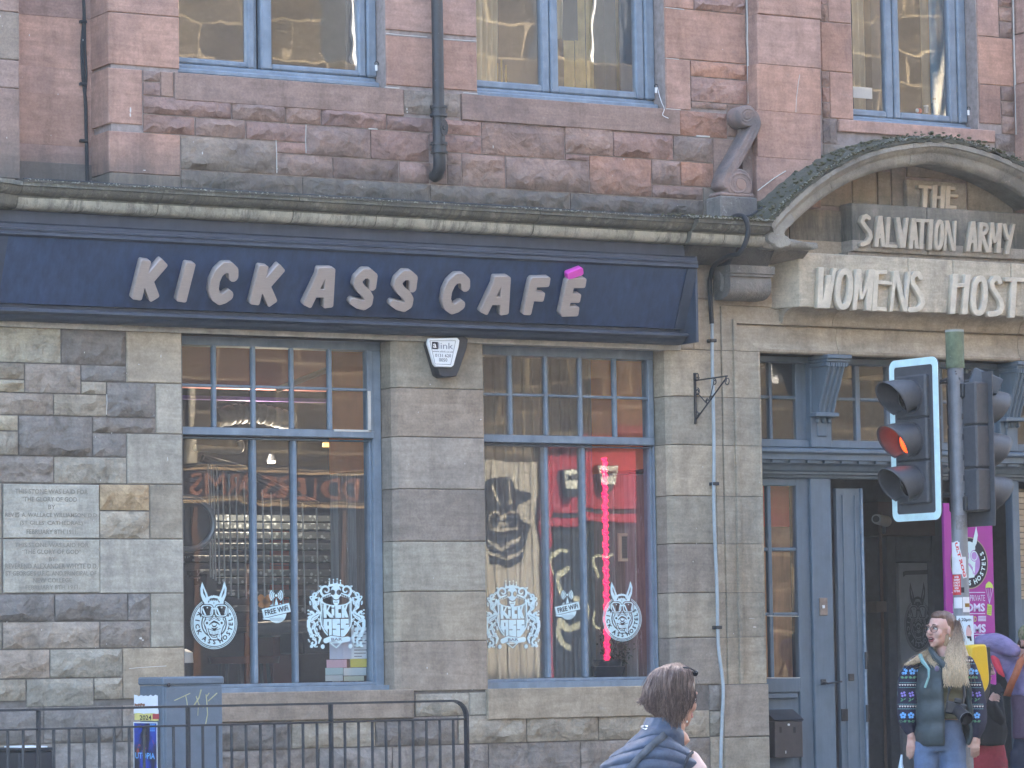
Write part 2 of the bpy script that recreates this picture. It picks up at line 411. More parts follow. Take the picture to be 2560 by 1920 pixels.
# ================================================================ THE BUILDING
B = empty('stone_building', (12, 0, 0), 'red and grey sandstone tenement with a café front and a carved hostel doorway', 'building')
RED = dict(p=(.43, .265, .205), r=(.345, .22, .18), m=(.30, .205, .165), k=(.235, .185, .16), o=(.40, .225, .16), g=(.26, .21, .17))
GRY = dict(t=(.39, .335, .255), g=(.345, .305, .24), m=(.285, .25, .215), k=(.235, .21, .185), c=(.47, .41, .30), w=(.43, .40, .335), n=(.355, .295, .235), o=(.42, .32, .20))
RAW = []       # (x0,x1,z0,z1, finish, palette colour, y_front, y_back, proud)
def blk(i, u0, v0, u1, v1, fin, tone, Y=0.0, j=None, yb=.26, pal=None):
    a = Q(i, u0, v0, Y); b = Q(j or i, u1, v1, Y)
    RAW.append([a.x, b.x, b.z, a.z, fin, (pal or RED)[tone], Y, yb, i])
# ---- upper red wall, read course by course
U = blk
U(1, -100, -160, 128, 72, 'd', 'm'); U(1, -100, 72, 130, 400, 'd', 'g'); U(1, -100, 400, 132, 590, 'd', 'm'); U(1, -100, 590, 120, 1150, 'd', 'm')
for a, b, t_ in ((-200, 95, 'r'), (90, 440, 'p'), (440, 615, 'p'), (612, 915, 'p'), (912, 1060, 'r'), (1056, 1260, 'k')):
    U(1, 100, a-30, 720, b+48, 'd', t_, Y=.3, yb=.5)
for a, b, t_ in ((-200, 85, 'p'), (85, 425, 'p')): U(1, 688, a, 1146, b+14, 'd', t_, yb=.34)
U(1, 695, 415, 915, 828, 'd', 'p', yb=.34); U(1, 698, 822, 1165, 1130, 'd', 'p', yb=.34); U(1, 702, 1112, 1167, 1225, 'd', 'g', yb=.34)
U(1, 915, 447, 1033, 522, 'r', 'm'); U(1, 915, 520, 1033, 615, 'r', 'r'); U(1, 1033, 450, 1122, 620, 'd', 'm')
U(1, 1122, 458, 412, 738, 'd', 'm', j=2, Y=-.012)
U(1, 925, 615, 1490, 760, 'r', 'r'); U(1, 1490, 650, 1837, 778, 'r', 'm'); U(1, 1837, 675, 2066, 797, 'r', 'm'); U(1, 2066, 692, 298, 832, 'r', 'r', j=2)
U(1, 926, 733, 1255, 855, 'r', 'r'); U(1, 1255, 755, 1581, 878, 'r', 'm'); U(1, 1581, 775, 1968, 899, 'r', 'r')
U(1, 1968, 800, 197, 1026, 'r', 'm', j=2)
U(1, 1168, 858, 1778, 1118, 'r', 'g'); U(1, 1778, 900, 1968, 990, 'r', 'r'); U(1, 1778, 985, 2140, 1138, 'r', 'm'); U(1, 2140, 1008, 380, 1168, 'r', 'm', j=2)
U(1, 1168, 1078, 1945, 1235, 'r', 'g'); U(1, 1945, 1135, 574, 1300, 'r', 'g', j=2)
U(2, 298, 728, 600, 856, 'r', 'r'); U(2, 600, 755, 910, 876, 'r', 'r'); U(2, 197, 836, 585, 1042, 'r', 'r'); U(2, 585, 864, 910, 1008, 'r', 'r')
U(2, 380, 1034, 572, 1180, 'r', 'r'); U(2, 572, 1040, 690, 1190, 'd', 'm'); U(2, 690, 1000, 780, 1060, 'r', 'm'); U(2, 690, 1058, 780, 1195, 'r', 'm')
U(2, 780, 1003, 1067, 1212, 'r', 'm'); U(2, 1067, 1018, 1604, 1245, 'r', 'm'); U(2, 912, 772, 1447, 1032, 'r', 'm')
U(2, 1447, 808, 1758, 993, 'r', 'm'); U(2, 1447, 980, 1604, 1046, 'r', 'r'); U(2, 1758, 836, 2144, 1034, 'r', 'r'); U(2, 1604, 998, 2006, 1276, 'r', 'o')
U(2, 2144, 865, 213, 1040, 'r', 'k', j=3)
U(3, 0, 1032, 218, 1210, 'r', 'o'); U(2, 2006, 1188, 155, 1296, 'r', 'r', j=3); U(3, 215, 885, 435, 1212, 'd', 'm'); U(3, 305, 672, 435, 888, 'd', 'm')
U(2, 574, 1190, 1480, 1372, 'r', 'g'); U(2, 1480, 1250, 150, 1412, 'r', 'k', j=3); U(3, 150, 1210, 500, 1412, 'd', 'g')
U(2, 2004, 1038, 2190, 1190, 'r', 'm')
U(2, 293, -120, 880, 238, 'd', 'p'); U(2, 295, 238, 884, 592, 'd', 'p')
U(2, 412, 576, 787, 762, 'r', 'g')
U(2, 787, 600, 2192, 868, 'd', 'm', Y=-.012)
U(2, 2083, -160, 90, 62, 'd', 'p', j=3); U(3, 90, -90, 432, 95, 'r', 'r'); U(2, 2085, 48, 432, 402, 'd', 'p', j=3); U(2, 2092, 375, 70, 706, 'd', 'p', j=3)
U(3, 70, 393, 432, 522, 'r', 'o'); U(3, 70, 505, 436, 666, 'r', 'r'); U(3, 70, 652, 302, 712, 'r', 'm'); U(3, 4, 704, 306, 884, 'r', 'o')
U(3, 0, 878, 214, 1042, 'r', 'k')
PY = -.13
for a, b in ((-230, 88), (88, 406), (406, 704), (704, 1000), (1000, 1300)): U(3, 492, a, 912, b+38, 'd', 'p', Y=PY, yb=.1)
U(3, 905, -110, 957, 34, 'r', 'r'); U(3, 905, 30, 957, 150, 'r', 'm'); U(3, 957, -120, 1106, 165, 'd', 'p'); U(3, 903, 148, 1112, 468, 'd', 'p')
U(3, 912, 460, 960, 555, 'r', 'm'); U(3, 912, 555, 960, 655, 'r', 'r'); U(3, 912, 653, 962, 755, 'r', 'm'); U(3, 960, 466, 1115, 772, 'd', 'p')
U(3, 916, 755, 1018, 925, 'r', 'k'); U(3, 1018, 765, 2028, 925, 'd', 'p', Y=-.012)
U(3, 1912, -160, 2052, 228, 'd', 'p'); U(3, 2052, -130, 2138, 42, 'r', 'r'); U(3, 2052, 42, 2138, 137, 'r', 'm'); U(3, 2052, 137, 2138, 236, 'r', 'm')
U(3, 1912, 228, 2144, 542, 'd', 'p'); U(3, 1914, 540, 2064, 806, 'd', 'p'); U(3, 2064, 545, 2150, 648, 'r', 'm'); U(3, 2064, 646, 2150, 750, 'r', 'm'); U(3, 2064, 748, 2160, 858, 'r', 'm')
U(3, 2028, 855, 2162, 985, 'r', 'k'); U(3, 918, 925, 1500, 1080, 'r', 'g'); U(3, 1500, 925, 2162, 1080, 'r', 'g')
for a, b in ((-230, 60), (60, 380), (380, 700), (700, 1010), (1010, 1300)): U(3, 2215, a+150, 2640, b+182, 'd', 'p', Y=PY, yb=.1)
# ---- grey ground-floor wall
def V(i, u0, v0, u1, v1, fin, tone, j=None, Y=0.0, yb=.3): blk(i, u0, v0, u1, v1, fin, tone, Y, j, yb, GRY)
V(4, -130, 448, 393, 686, 'r', 'c'); V(4, 393, 455, 799, 702, 'r', 'k'); V(4, 799, 478, 1169, 812, 'd', 't')
V(4, -130, 683, 160, 808, 'r', 'g'); V(4, -130, 806, 160, 876, 'r', 'c'); V(4, 160, 690, 521, 887, 'r', 'm'); V(4, 521, 702, 799, 803, 'r', 'm'); V(4, 521, 800, 685, 888, 'r', 't')
V(4, 685, 805, 1001, 1041, 'r', 'm'); V(4, 1001, 812, 1172, 1147, 'd', 'w'); V(4, -130, 874, 338, 1020, 'r', 'n'); V(4, 338, 888, 685, 1030, 'r', 'g')
V(4, -130, 1020, 119, 1120, 'r', 'c'); V(4, -130, 1118, 119, 1280, 'r', 'g'); V(4, 119, 1028, 590, 1288, 'r', 'k'); V(4, 590, 1036, 1003, 1141, 'r', 'm'); V(4, 590, 1140, 830, 1295, 'r', 'k')
V(4, 830, 1145, 1176, 1472, 'd', 'w'); V(4, -130, 1280, 345, 1453, 'r', 'm'); V(4, 345, 1290, 830, 1466, 'r', 'g')
V(4, -130, 1462, 15, 172, 'r', 'g', j=7); V(7, -130, 172, 15, 523, 'r', 'g')
V(4, 642, 1466, 960, 1638, 'r', 'o'); V(4, 960, 1470, 1181, 175, 'd', 'g', j=7); V(4, 642, 1638, 960, 172, 'r', 't', j=7)
V(7, 641, 174, 1184, 523, 'd', 'w')
V(7, -130, 525, 360, 706, 'r', 'k'); V(7, 360, 527, 820, 702, 'r', 'k'); V(7, 820, 527, 971, 700, 'r', 'k'); V(7, 971, 523, 1186, 872, 'd', 'g')
V(7, -130, 706, 16, 884, 'r', 'g'); V(7, 16, 702, 640, 882, 'r', 'n'); V(7, 640, 700, 971, 874, 'r', 'm')
V(7, -130, 882, 322, 1072, 'r', 'n'); V(7, 322, 880, 790, 1068, 'r', 'g'); V(7, 790, 872, 1187, 1212, 'd', 't')
V(7, -130, 1070, 167, 1235, 'r', 'g'); V(7, 167, 1070, 612, 1248, 'r', 'g'); V(7, 612, 1066, 790, 1204, 'r', 'g')
# sills and the courses beneath
V(7, 1187, 1166, 480, 1325, 'd', 'n', j=8, Y=-.03); V(8, 483, 1147, 832, 1310, 'r', 'g'); V(8, 832, 1147, 952, 1308, 'd', 'g'); V(8, 950, 1135, 2190, 1308, 'd', 't', Y=-.03)
def course(x0, x1, z0, z1, pal, tones, wmin=.35, wmax=.95, fin='r'):
    x = x0
    while x < x1-.02:
        w_ = random.uniform(wmin, wmax)
        if x1-(x+w_) < wmin: w_ = x1-x
        RAW.append([x, min(x+w_, x1), z0, z1, fin, pal[random.choice(tones)], 0.0, .3, 0]); x += w_
XS = Q(7, 1187, 1166).x
zsl = Q(8, 700, 1310).z; zA = Q(7, 400, 1248).z
course(7.9, XS, .88, zA, GRY, 'gkn'); course(7.9, XS, .62, .88, GRY, 'gmk'); course(7.9, XS, .36, .62, GRY, 'gkc'); course(7.9, XS, .0, .36, GRY, 'ggm')
XP2 = Q(6, 150, 900).x
course(XS, XP2, .80, zsl, GRY, 'gtk', .5, .9); course(XS, XP2, .53, .80, GRY, 'gmw', .4, .8); course(XS, XP2, .27, .53, GRY, 'gkc'); course(XS, XP2, .0, .27, GRY, 'ggm')
# piers
for a, b in ((535, 857), (857, 1171), (1171, 1504)): V(5, 345, a, 932, b+0, 'd', 'g' if a < 600 else 'n')
RAW[-3][3] = Q(5, 600, 535).z
zp = [Q(5, 600, 535).z, Q(5, 900, 861).z, Q(5, 900, 1172).z, Q(5, 900, 1503).z, Q(8, 900, 190).z, Q(8, 900, 510).z, Q(8, 900, 828).z, Q(8, 900, 1146).z]
del RAW[-3:]
XPa, XPb = Q(5, 345, 970).x-.006, 12.09
for k in range(7): RAW.append([XPa, XPb, zp[k+1], zp[k], 'd', GRY['gnnmgtn'[k]] if k else GRY['t'], 0.0, .3, 99])
XRa, XRb = Q(5, 2100, 800).x+.02, Q(6, 232, 900).x
XRm = Q(6, 88, 500).x
zq = [Q(5, 2190, 600).z, Q(6, 100, 602).z, Q(6, 100, 905).z, Q(6, 100, 1215).z, Q(6, 100, 1543).z, Q(9, 100, 205).z, Q(9, 100, 520).z, Q(9, 100, 808).z, Q(9, 100, 1112).z]
ztop = Q(6, 60, 272).z
RAW.append([XRa-.02, XRb, Q(6, 100, 272).z, Q(6, 100, -60).z, 'd', GRY['n'], 0, .3, 0])
RAW.append([XRa-.02, XRm, zq[1], ztop, 'd', GRY['t'], 0, .3, 99]); RAW.append([XRm, XRb, zq[1], ztop, 'd', GRY['t'], 0, .3, 0])
for k in range(1, 8): RAW.append([XRa-.02, XRb, zq[k+1], zq[k], 'd', GRY['tgttngn'[k-1]], 0.0, .3, 99])
RAW.append([XP2, XRb+.02, Q(9, 100, 1280).z, zq[8], 'r', GRY['m'], 0, .3, 0]); RAW.append([XP2, XRb+.02, Q(9, 100, 1445).z, Q(9, 100, 1280).z, 'r', GRY['g'], 0, .3, 0])
zz = Q(9, 100, 1445).z
RAW.append([XP2, XP2+.34, zz-.33, zz, 'r', GRY['g'], 0, .3, 0]); RAW.append([XP2+.34, XRb+.02, zz-.33, zz, 'r', GRY['t'], 0, .3, 0])
RAW.append([XP2, XRb+.02, 0, zz-.33, 'r', GRY['g'], 0, .3, 0])
# snap the edges together
def snap(vals, tol):
    s_ = sorted(vals); out = {}; grp = [s_[0]]
    for a in s_[1:]:
        if a-grp[-1] < tol and a-grp[0] < tol*2.2: grp.append(a)
        else:
            m = sum(grp)/len(grp)
            for g in grp: out[g] = m
            grp = [a]
    m = sum(grp)/len(grp)
    for g in grp: out[g] = m
    return out
for sel in (lambda r: r[8] in (1, 2, 3), lambda r: r[8] in (4, 7, 8)):
    rows = [r for r in RAW if sel(r) and abs(r[6]) < .02]
    zm = snap([r[2] for r in rows]+[r[3] for r in rows], .021); xm = snap([r[0] for r in rows]+[r[1] for r in rows], .018)
    for r in rows: r[0], r[1], r[2], r[3] = xm[r[0]], xm[r[1]], zm[r[2]], zm[r[3]]
def stone_block(name, x0, x1, z0, z1, yf, yb, fin, col, mat, parent, gap=.0045, seed=0, chamfer=0.0):
    x0 += gap; x1 -= gap; z0 += gap; z1 -= gap; cx, cz = (x0+x1)/2, (z0+z1)/2; W, H = x1-x0, z1-z0
    rnd = random.Random(seed)
    if W < .02 or H < .02: return None
    bm = bmesh.new()
    if fin == 'r':
        nx = max(3, min(16, round(W/.045))); nz = max(3, min(9, round(H/.045))); amp = .018+.018*rnd.random(); off = Vector((rnd.uniform(0, 90), rnd.uniform(0, 90), 0))
        lean = rnd.uniform(-.012, .012)
        grid = []
        for j in range(nz+1):
            row = []
            for i in range(nx+1):
                a, b = i/nx, j/nz; x, z = -W/2+a*W, -H/2+b*H
                e = min(a*W, (1-a)*W, b*H, (1-b)*H)
                if 0 < i < nx: x += rnd.uniform(-.3, .3)*W/nx
                if 0 < j < nz: z += rnd.uniform(-.3, .3)*H/nz
                q = Vector((x, z, 0))*7+off
                d = noise.noise(q)*.6+abs(noise.noise(q*2.1))*.7+noise.noise(q*4.3)*.3
                y = -amp*min(1, e/.03)*(0.55+d) - lean*(b-.5)*2*min(1, e/.03)
                if e < 1e-6: y = .002*rnd.random(); 
                row.append(bm.verts.new((x, y, z)))
            grid.append(row)
        for j in range(nz):
            for i in range(nx):
                if rnd.random() < .5: bm.faces.new((grid[j][i], grid[j][i+1], grid[j+1][i+1], grid[j+1][i]))
                else:
                    bm.faces.new((grid[j][i], grid[j][i+1], grid[j+1][i+1])); bm.faces.new((grid[j][i], grid[j+1][i+1], grid[j+1][i]))
        border = [grid[0][i] for i in range(nx+1)]+[grid[j][nx] for j in range(1, nz+1)]+[grid[nz][i] for i in range(nx-1, -1, -1)]+[grid[j][0] for j in range(nz-1, 0, -1)]
        back = [bm.verts.new((v.co.x, yb-yf, v.co.z)) for v in border]; n = len(border)
        for k in range(n): bm.faces.new((border[(k+1) % n], border[k], back[k], back[(k+1) % n]))
        bm.faces.new(back)
    else:
        mbox(bm, -W/2, W/2, 0, yb-yf, -H/2, H/2)
        if chamfer:
            es = [e for e in bm.edges if all(abs(v.co.x+W/2) < 1e-6 and abs(v.co.y) < 1e-6 for v in e.verts)]
            bmesh.ops.bevel(bm, geom=es, offset=chamfer, segments=1, affect='EDGES')
        es = [e for e in bm.edges if all(v.co.y < 1e-6 for v in e.verts)]
        bmesh.ops.bevel(bm, geom=es, offset=.004+.003*rnd.random(), segments=1, affect='EDGES', clamp_overlap=True)
    bmesh.ops.recalc_face_normals(bm, faces=bm.faces)
    me = D.meshes.new(name); bm.to_mesh(me); bm.free(); me.materials.append(mat)
    o = D.objects.new(name, me); COL.objects.link(o); put(o, parent)
    o.location = (cx, yf, cz); k = rnd.uniform(.86, 1.14); h = rnd.uniform(-.04, .04)
    o.color = (col[0]*k*(1+h), col[1]*k, col[2]*k*(1-h), 1)
    return autosmooth(o, 38)
def wall_mesh(name, rects, holes, y0, y1, m, parent):
    xs = sorted({a for r in rects+holes for a in r[:2]}); zs = sorted({a for r in rects+holes for a in r[2:]})
    bm = bmesh.new()
    def inside(x, z): return any(a < x < b and c < z < d for a, b, c, d in rects) and not any(a < x < b and c < z < d for a, b, c, d in holes)
    F = [[inside((xs[i]+xs[i+1])/2, (zs[j]+zs[j+1])/2) for j in range(len(zs)-1)] for i in range(len(xs)-1)]
    V_ = {}
    def vv(x, y, z):
        k = (round(x, 5), y, round(z, 5))
        if k not in V_: V_[k] = bm.verts.new((x, y, z))
        return V_[k]
    for i in range(len(xs)-1):
        for j in range(len(zs)-1):
            if not F[i][j]: continue
            a, b, c, d = xs[i], xs[i+1], zs[j], zs[j+1]
            bm.faces.new((vv(a, y0, c), vv(b, y0, c), vv(b, y0, d), vv(a, y0, d))); bm.faces.new((vv(a, y1, d), vv(b, y1, d), vv(b, y1, c), vv(a, y1, c)))
            if i == 0 or not F[i-1][j]: bm.faces.new((vv(a, y0, d), vv(a, y1, d), vv(a, y1, c), vv(a, y0, c)))
            if i == len(xs)-2 or not F[i+1][j]: bm.faces.new((vv(b, y0, c), vv(b, y1, c), vv(b, y1, d), vv(b, y0, d)))
            if j == 0 or not F[i][j-1]: bm.faces.new((vv(a, y0, c), vv(a, y1, c), vv(b, y1, c), vv(b, y0, c)))
            if j == len(zs)-2 or not F[i][j+1]: bm.faces.new((vv(a, y0, d), vv(b, y0, d), vv(b, y1, d), vv(a, y1, d)))
    return bmobj(name, bm, m, parent)

# openings (metres on the facade)
Zc = Q(1, 1029, 1235).z                         # seat of the cornice
W1 = (9.785, XPa+.06, Q(4, 1400, 1170+1e-9).z*0+Q(7, 1440, 1166).z, Q(4, 1300, 500).z)
W2 = (12.088, XRa+.045, Q(8, 1200, 1137).z, Q(5, 1400, 548).z)
U1 = (Q(1, 1147, 300).x, Q(2, 297, 400).x, Q(1, 1300, 480).z, 7.6)
U2 = (Q(2, 883, 300).x, Q(2, 2088, 300).x, Q(2, 1300, 652).z, 7.6)
U3 = (Q(3, 1112, 400).x, Q(3, 1913, 400).x, Q(3, 1400, 800).z, 7.6)
XD0 = 14.406; XD1 = 18.3; ZD = Q(6, 1200, 648).z; DOOR = (XD0, XD1, -.1, ZD)
wall = wall_mesh('wall', [(4.0, 24, -.1, 12)], [W1, W2, U1, U2, U3, DOOR, (Q(1, 50, 300).x+.05, Q(1, 697, 300, 0).x+.02, Zc-.2, 8.5)], .011, .44, M_['mort_p'], B)
wall.data.materials.append(M_['mort_d'])
for p_ in wall.data.polygons:
    if sum(wall.data.vertices[i].co.z for i in p_.vertices)/len(p_.vertices) < 4.2: p_.material_index = 1
rec = box('recess_wall', Q(1, 40, 300).x, Q(1, 720, 300).x+.1, .46, .6, 4.0, 9, M_['mort_p'], B)
for k, r in enumerate(RAW):
    x0, x1, z0, z1, fin, col, yf, yb, src = r
    if x1-x0 < .03 or z1-z0 < .03: continue
    up = src in (1, 2, 3)
    m = M_[('red_' if up else 'grey_')+fin]
    stone_block('stone_block', x0, x1, z0, z1, yf+random.uniform(-.002, .002), yb, fin, col, m, wall, .0026 if fin == 'd' else .0048, seed=k, chamfer=.035 if src == 99 else 0)
# outer extensions, only seen from a step to the side
ext = random.Random(3)
for (xa, xb, za, zb, pal, tn, mt) in ((6.6, 8.25, 0, 3.6, GRY, 'gkmnt', 'grey_r'), (6.4, 8.3, 4.6, 7.6, RED, 'prm', 'red_d')):
    z = za
    while z < zb-.05:
        x = xa
        while x < xb-.05:
            w_ = min(ext.uniform(.5, .9), xb-x)
            stone_block('stone_block', x, x+w_, z, min(z+.335, zb), 0, .3, mt[-1], pal[ext.choice(tn)], M_[mt], wall, .005, seed=int(x*99+z*7)); x += w_
        z += .335

# ---------------------------------------------------------------- windows
FR, GLS = M_['frame'], M_['glass']
def pane(x0, x1, z0, z1, y, parent, m=None, tilt=.35):
    bm = bmesh.new(); W, H = x1-x0, z1-z0
    vs = [bm.verts.new((a, 0, b)) for a, b in ((-W/2, -H/2), (W/2, -H/2), (W/2, H/2), (-W/2, H/2))]; bm.faces.new(vs)
    me = D.meshes.new('pane'); bm.to_mesh(me); bm.free(); me.materials.append(m or GLS)
    o = D.objects.new('pane', me); COL.objects.link(o); put(o, parent)
    o.location = ((x0+x1)/2, y, (z0+z1)/2); o.rotation_euler = (R_(random.uniform(-tilt, tilt)), 0, R_(random.uniform(-tilt, tilt))); return o
def bar(name, x0, x1, y0, y1, z0, z1, parent, m=None, bev=.004): return box(name, x0, x1, y0, y1, z0, z1, m or FR, parent, bev)
pane_ = pane
def shop_window(op, xm_up, xm_lo, zrows, xr_st, xr_fr):
    """op opening; xm_up/xm_lo (x0,x1) mullion spans; zrows: head, row1b, row2t, row2b, rail, lowt, lowb, sillb"""
    x0 = op[0]-.04; hd, r1b, r2t, r2b, ml, lt, lb, sb = zrows
    win = empty('window', (0, 0, 0), parent=B); DY = .05
    def bar(name, xa, xb, ya, yb, za, zb, parent, m=None, bev=.004): return box(name, xa, xb, ya+DY, yb+DY, za, zb, m or FR, parent, bev)
    def pane(xa, xb, za, zb, y, parent, m=None, tilt=.35): return pane_(xa, xb, za, zb, y+DY, parent, m, tilt)
    bar('frame', x0, xr_fr, .12, .26, hd, op[3]+.01, win); bar('frame', xr_st[1], xr_fr, .121, .27, sb, hd, win)
    bar('sill', x0, xr_fr+.01, .06, .24, sb-.012, sb+.05, win)
    bar('bottom_rail', x0, xr_st[1], .13, .235, sb+.05, lb, win); bar('meeting_rail', x0, xr_st[1]+.004, .105, .20, ml, r2b, win); bar('top_rail', x0, xr_st[1], .15, .235, lt, ml-.012, win)
    bar('stile', xr_st[0], xr_st[1], .11, .165, r2b, hd, win); bar('stile', xr_st[0]+.03, xr_st[1], .151, .236, lb, lt, win)
    for a, b in xm_up: bar('muntin', a, b, .115, .155, r2b, hd, win, bev=.006)
    bar('muntin', x0, xr_st[0], .118, .152, r1b, r2t, win, bev=.006) if False else None
    xs = [x0]+[q for s_ in xm_up for q in s_]+[xr_st[0]]
    for k in range(0, len(xs), 2):
        bar('muntin', xs[k], xs[k+1], .118, .152, r2t, r1b, win, bev=.006)
        pane(xs[k], xs[k+1], r2b, r2t, .14, win); pane(xs[k], xs[k+1], r1b, hd, .14, win)
    for a, b in xm_lo: bar('mullion', a, b, .155, .225, lb, lt, win, bev=.008)
    xs = [x0]+[q for s_ in xm_lo for q in s_]+[xr_st[0]+.03]
    for k in range(0, len(xs), 2): pane(xs[k], xs[k+1], lb, lt, .195, win, tilt=.12)
    return win
def H1(u, v, Y): return P(440+u*.25316, 820+v*.25316, Y)
yU, yL = .165, .205
z_ = lambda q: q.z
shop_window(W1, [(H1(a, 400, yU).x, H1(b, 400, yU).x) for a, b in ((363, 400), (750, 788), (1130, 1166), (1505, 1542))],
            [(H1(a, 1300, yL).x, H1(b, 1300, yL).x) for a, b in ((752, 797), (1158, 1196))],
            (H1(900, 188, yU).z, H1(900, 570, yU).z, H1(900, 598, yU).z, H1(900, 992, yU).z, H1(900, 1068, yU).z, H1(900, 1102, yL).z, P(440+900*.3134, 1220+1556*.3134, yL).z, P(440+900*.3134, 1220+1645*.3134, .06).z),
            (H1(1888, 500, yU).x, H1(1942, 500, yU).x), XPa-.004)
shop_window(W2, [(Q(5, a, 800, yU).x, Q(5, b, 800, yU).x) for a, b in ((1086, 1110), (1316, 1338), (1538, 1560), (1758, 1781))],
            [(Q(5, a, 1300, yL).x, Q(5, b, 1300, yL).x) for a, b in ((1316, 1340), (1556, 1580))],
            (Q(5, 1440, 650, yU).z, Q(5, 1440, 892, yU).z, Q(5, 1440, 909, yU).z, Q(5, 1440, 1157, yU).z, Q(5, 1440, 1206, yU).z, Q(5, 1440, 1226, yL).z, Q(8, 1440, 1067, yL).z, Q(8, 1440, 1133, .06).z),
            (Q(5, 1978, 800, yU).x, Q(5, 2010, 800, yU).x), XRa-.024)
def upper_window(op, y, xs, zb):
    """xs: glass1 r, stile1 r, stile2 l, glass2 l, glass2 r, stile r, frame r ; zb: casement bottom z (glass), rail bottom, sill bottom"""
    gl1, st1, st2, gl2, gr2, st3, fr = xs; g, rb, sb = zb; x0 = op[0]-.06; T = op[3]
    win = empty('window', (0, 0, 0), parent=B); my = (st1+st2)/2
    bar('frame', x0, fr, y-.02, y+.1, sb, rb-.004, win, bev=.012); bar('frame', st3+.004, fr, y-.035, y+.1, rb, T, win, bev=.012)
    bar('sill', x0, fr, y-.075, y+.02, sb-.02, sb+.02, win, bev=.01)
    bar('mullion', st1+.012, st2-.012, y+.03, y+.1, rb, T, win)
    bar('stile', gl1, st1, y-.012, y+.05, rb, T, win, bev=.01); bar('stile', st2, gl2, y-.02, y+.05, rb, T, win, bev=.01); bar('stile', gr2, st3, y-.02, y+.05, rb, T, win, bev=.01)
    bar('bottom_rail', x0, gl1, y-.012, y+.05, rb, g, win, bev=.01); bar('bottom_rail', gl2, gr2, y-.02, y+.05, rb, g, win, bev=.01)
    pane(x0, gl1, g, T, y+.02, win, M_['glassup'], .5); pane(gl2, gr2, g, T, y+.012, win, M_['glassup'], .5)
    return win
Yu = .17
f1 = lambda i, u: Q(i, u, 300, Yu).x
upper_window(U1, Yu, (f1(1, 1585), f1(1, 1632), f1(1, 1672), f1(1, 1742), f1(2, 112), f1(2, 160), U1[1]), (Q(1, 1900, 425, Yu).z, Q(1, 1900, 462, Yu).z, Q(1, 1900, 520, Yu).z))
upper_window(U2, Yu, (f1(2, 1290), f1(2, 1342), f1(2, 1346), f1(2, 1395), f1(2, 1893), f1(2, 1945), U2[1]), (Q(2, 1440, 558, Yu).z, Q(2, 1440, 603, Yu).z, Q(2, 1440, 655, Yu).z))
upper_window(U3, Yu, (f1(3, 1312), f1(3, 1360), f1(3, 1364), f1(3, 1400), f1(3, 1718), f1(3, 1768), U3[1]), (Q(3, 1500, 730, Yu).z, Q(3, 1500, 772, Yu).z, Q(3, 1500, 818, Yu).z))

# ---------------------------------------------------------------- cornice over the shop
CF = -.46
def cz(v, Y=CF): return Q(1, 1029, v, Y).z
c_top, c_a, c_b, c_c, c_d = cz(1214), cz(1240), cz(1300, -.36), cz(1318, -.36), cz(1385, -.34)
CORN = [(.0, c_top+.03), (CF, c_top), (CF, c_a)]+[(CF+.02, c_a-.004)]+[(CF+.02+.09*(1-math.cos(R_(a))), c_a-.004-(c_a-c_b)*math.sin(R_(a))) for a in (20, 40, 60, 80, 90)]+[(-.345, c_b-.004), (-.36, c_b-.006), (-.365, c_c)]+[(-.365+.03*math.sin(R_(a))*0+.0+.055*(1-math.cos(R_(a))), c_c-(c_c-c_d)*math.sin(R_(a))) for a in (30, 60, 80, 90)]+[(-.18, c_d), (.0, c_d)]
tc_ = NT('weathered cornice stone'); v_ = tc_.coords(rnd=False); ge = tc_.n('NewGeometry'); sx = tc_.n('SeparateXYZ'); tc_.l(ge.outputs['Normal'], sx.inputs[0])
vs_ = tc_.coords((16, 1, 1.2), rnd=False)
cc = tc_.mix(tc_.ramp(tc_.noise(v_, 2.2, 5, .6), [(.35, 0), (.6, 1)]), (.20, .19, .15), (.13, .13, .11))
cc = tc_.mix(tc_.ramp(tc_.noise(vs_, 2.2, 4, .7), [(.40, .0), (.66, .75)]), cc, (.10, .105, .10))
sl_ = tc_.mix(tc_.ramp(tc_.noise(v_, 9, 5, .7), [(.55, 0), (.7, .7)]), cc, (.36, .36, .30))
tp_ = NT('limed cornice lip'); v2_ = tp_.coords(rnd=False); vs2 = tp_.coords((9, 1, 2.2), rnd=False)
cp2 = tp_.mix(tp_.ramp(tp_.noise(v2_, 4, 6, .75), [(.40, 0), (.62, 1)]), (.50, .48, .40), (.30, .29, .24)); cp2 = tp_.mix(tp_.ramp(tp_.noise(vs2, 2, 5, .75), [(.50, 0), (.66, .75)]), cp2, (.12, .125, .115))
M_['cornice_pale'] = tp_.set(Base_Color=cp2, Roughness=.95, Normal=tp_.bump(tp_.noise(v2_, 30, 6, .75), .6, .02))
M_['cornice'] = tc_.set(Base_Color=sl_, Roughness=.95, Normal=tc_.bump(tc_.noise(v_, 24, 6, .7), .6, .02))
def soot_variant(name, base, dark, sc=3, pale=(.4, .4, .36)):
    t = NT(name); v = t.coords(rnd=False); c = t.mix(t.ramp(t.noise(v, sc, 6, .65), [(.36, 0), (.62, 1)]), base, dark)
    c = t.mix(t.ramp(t.noise(v, 17, 5, .8), [(.62, 0), (.7, .8)]), c, pale)
    return t.set(Base_Color=c, Roughness=.95, Normal=t.bump(t.noise(v, 30, 6, .75), .8, .02))
M_['lead'] = soot_variant('mossy ledge', (.135, .125, .105), (.075, .075, .06), 4, (.3, .33, .27))
M_['moss'] = soot_variant('mossy hood top', (.10, .095, .07), (.07, .072, .052), 6, (.40, .41, .37))
M_['dkstone'] = soot_variant('sooty carved stone', (.12, .115, .11), (.06, .062, .065), 5, (.22, .21, .2))
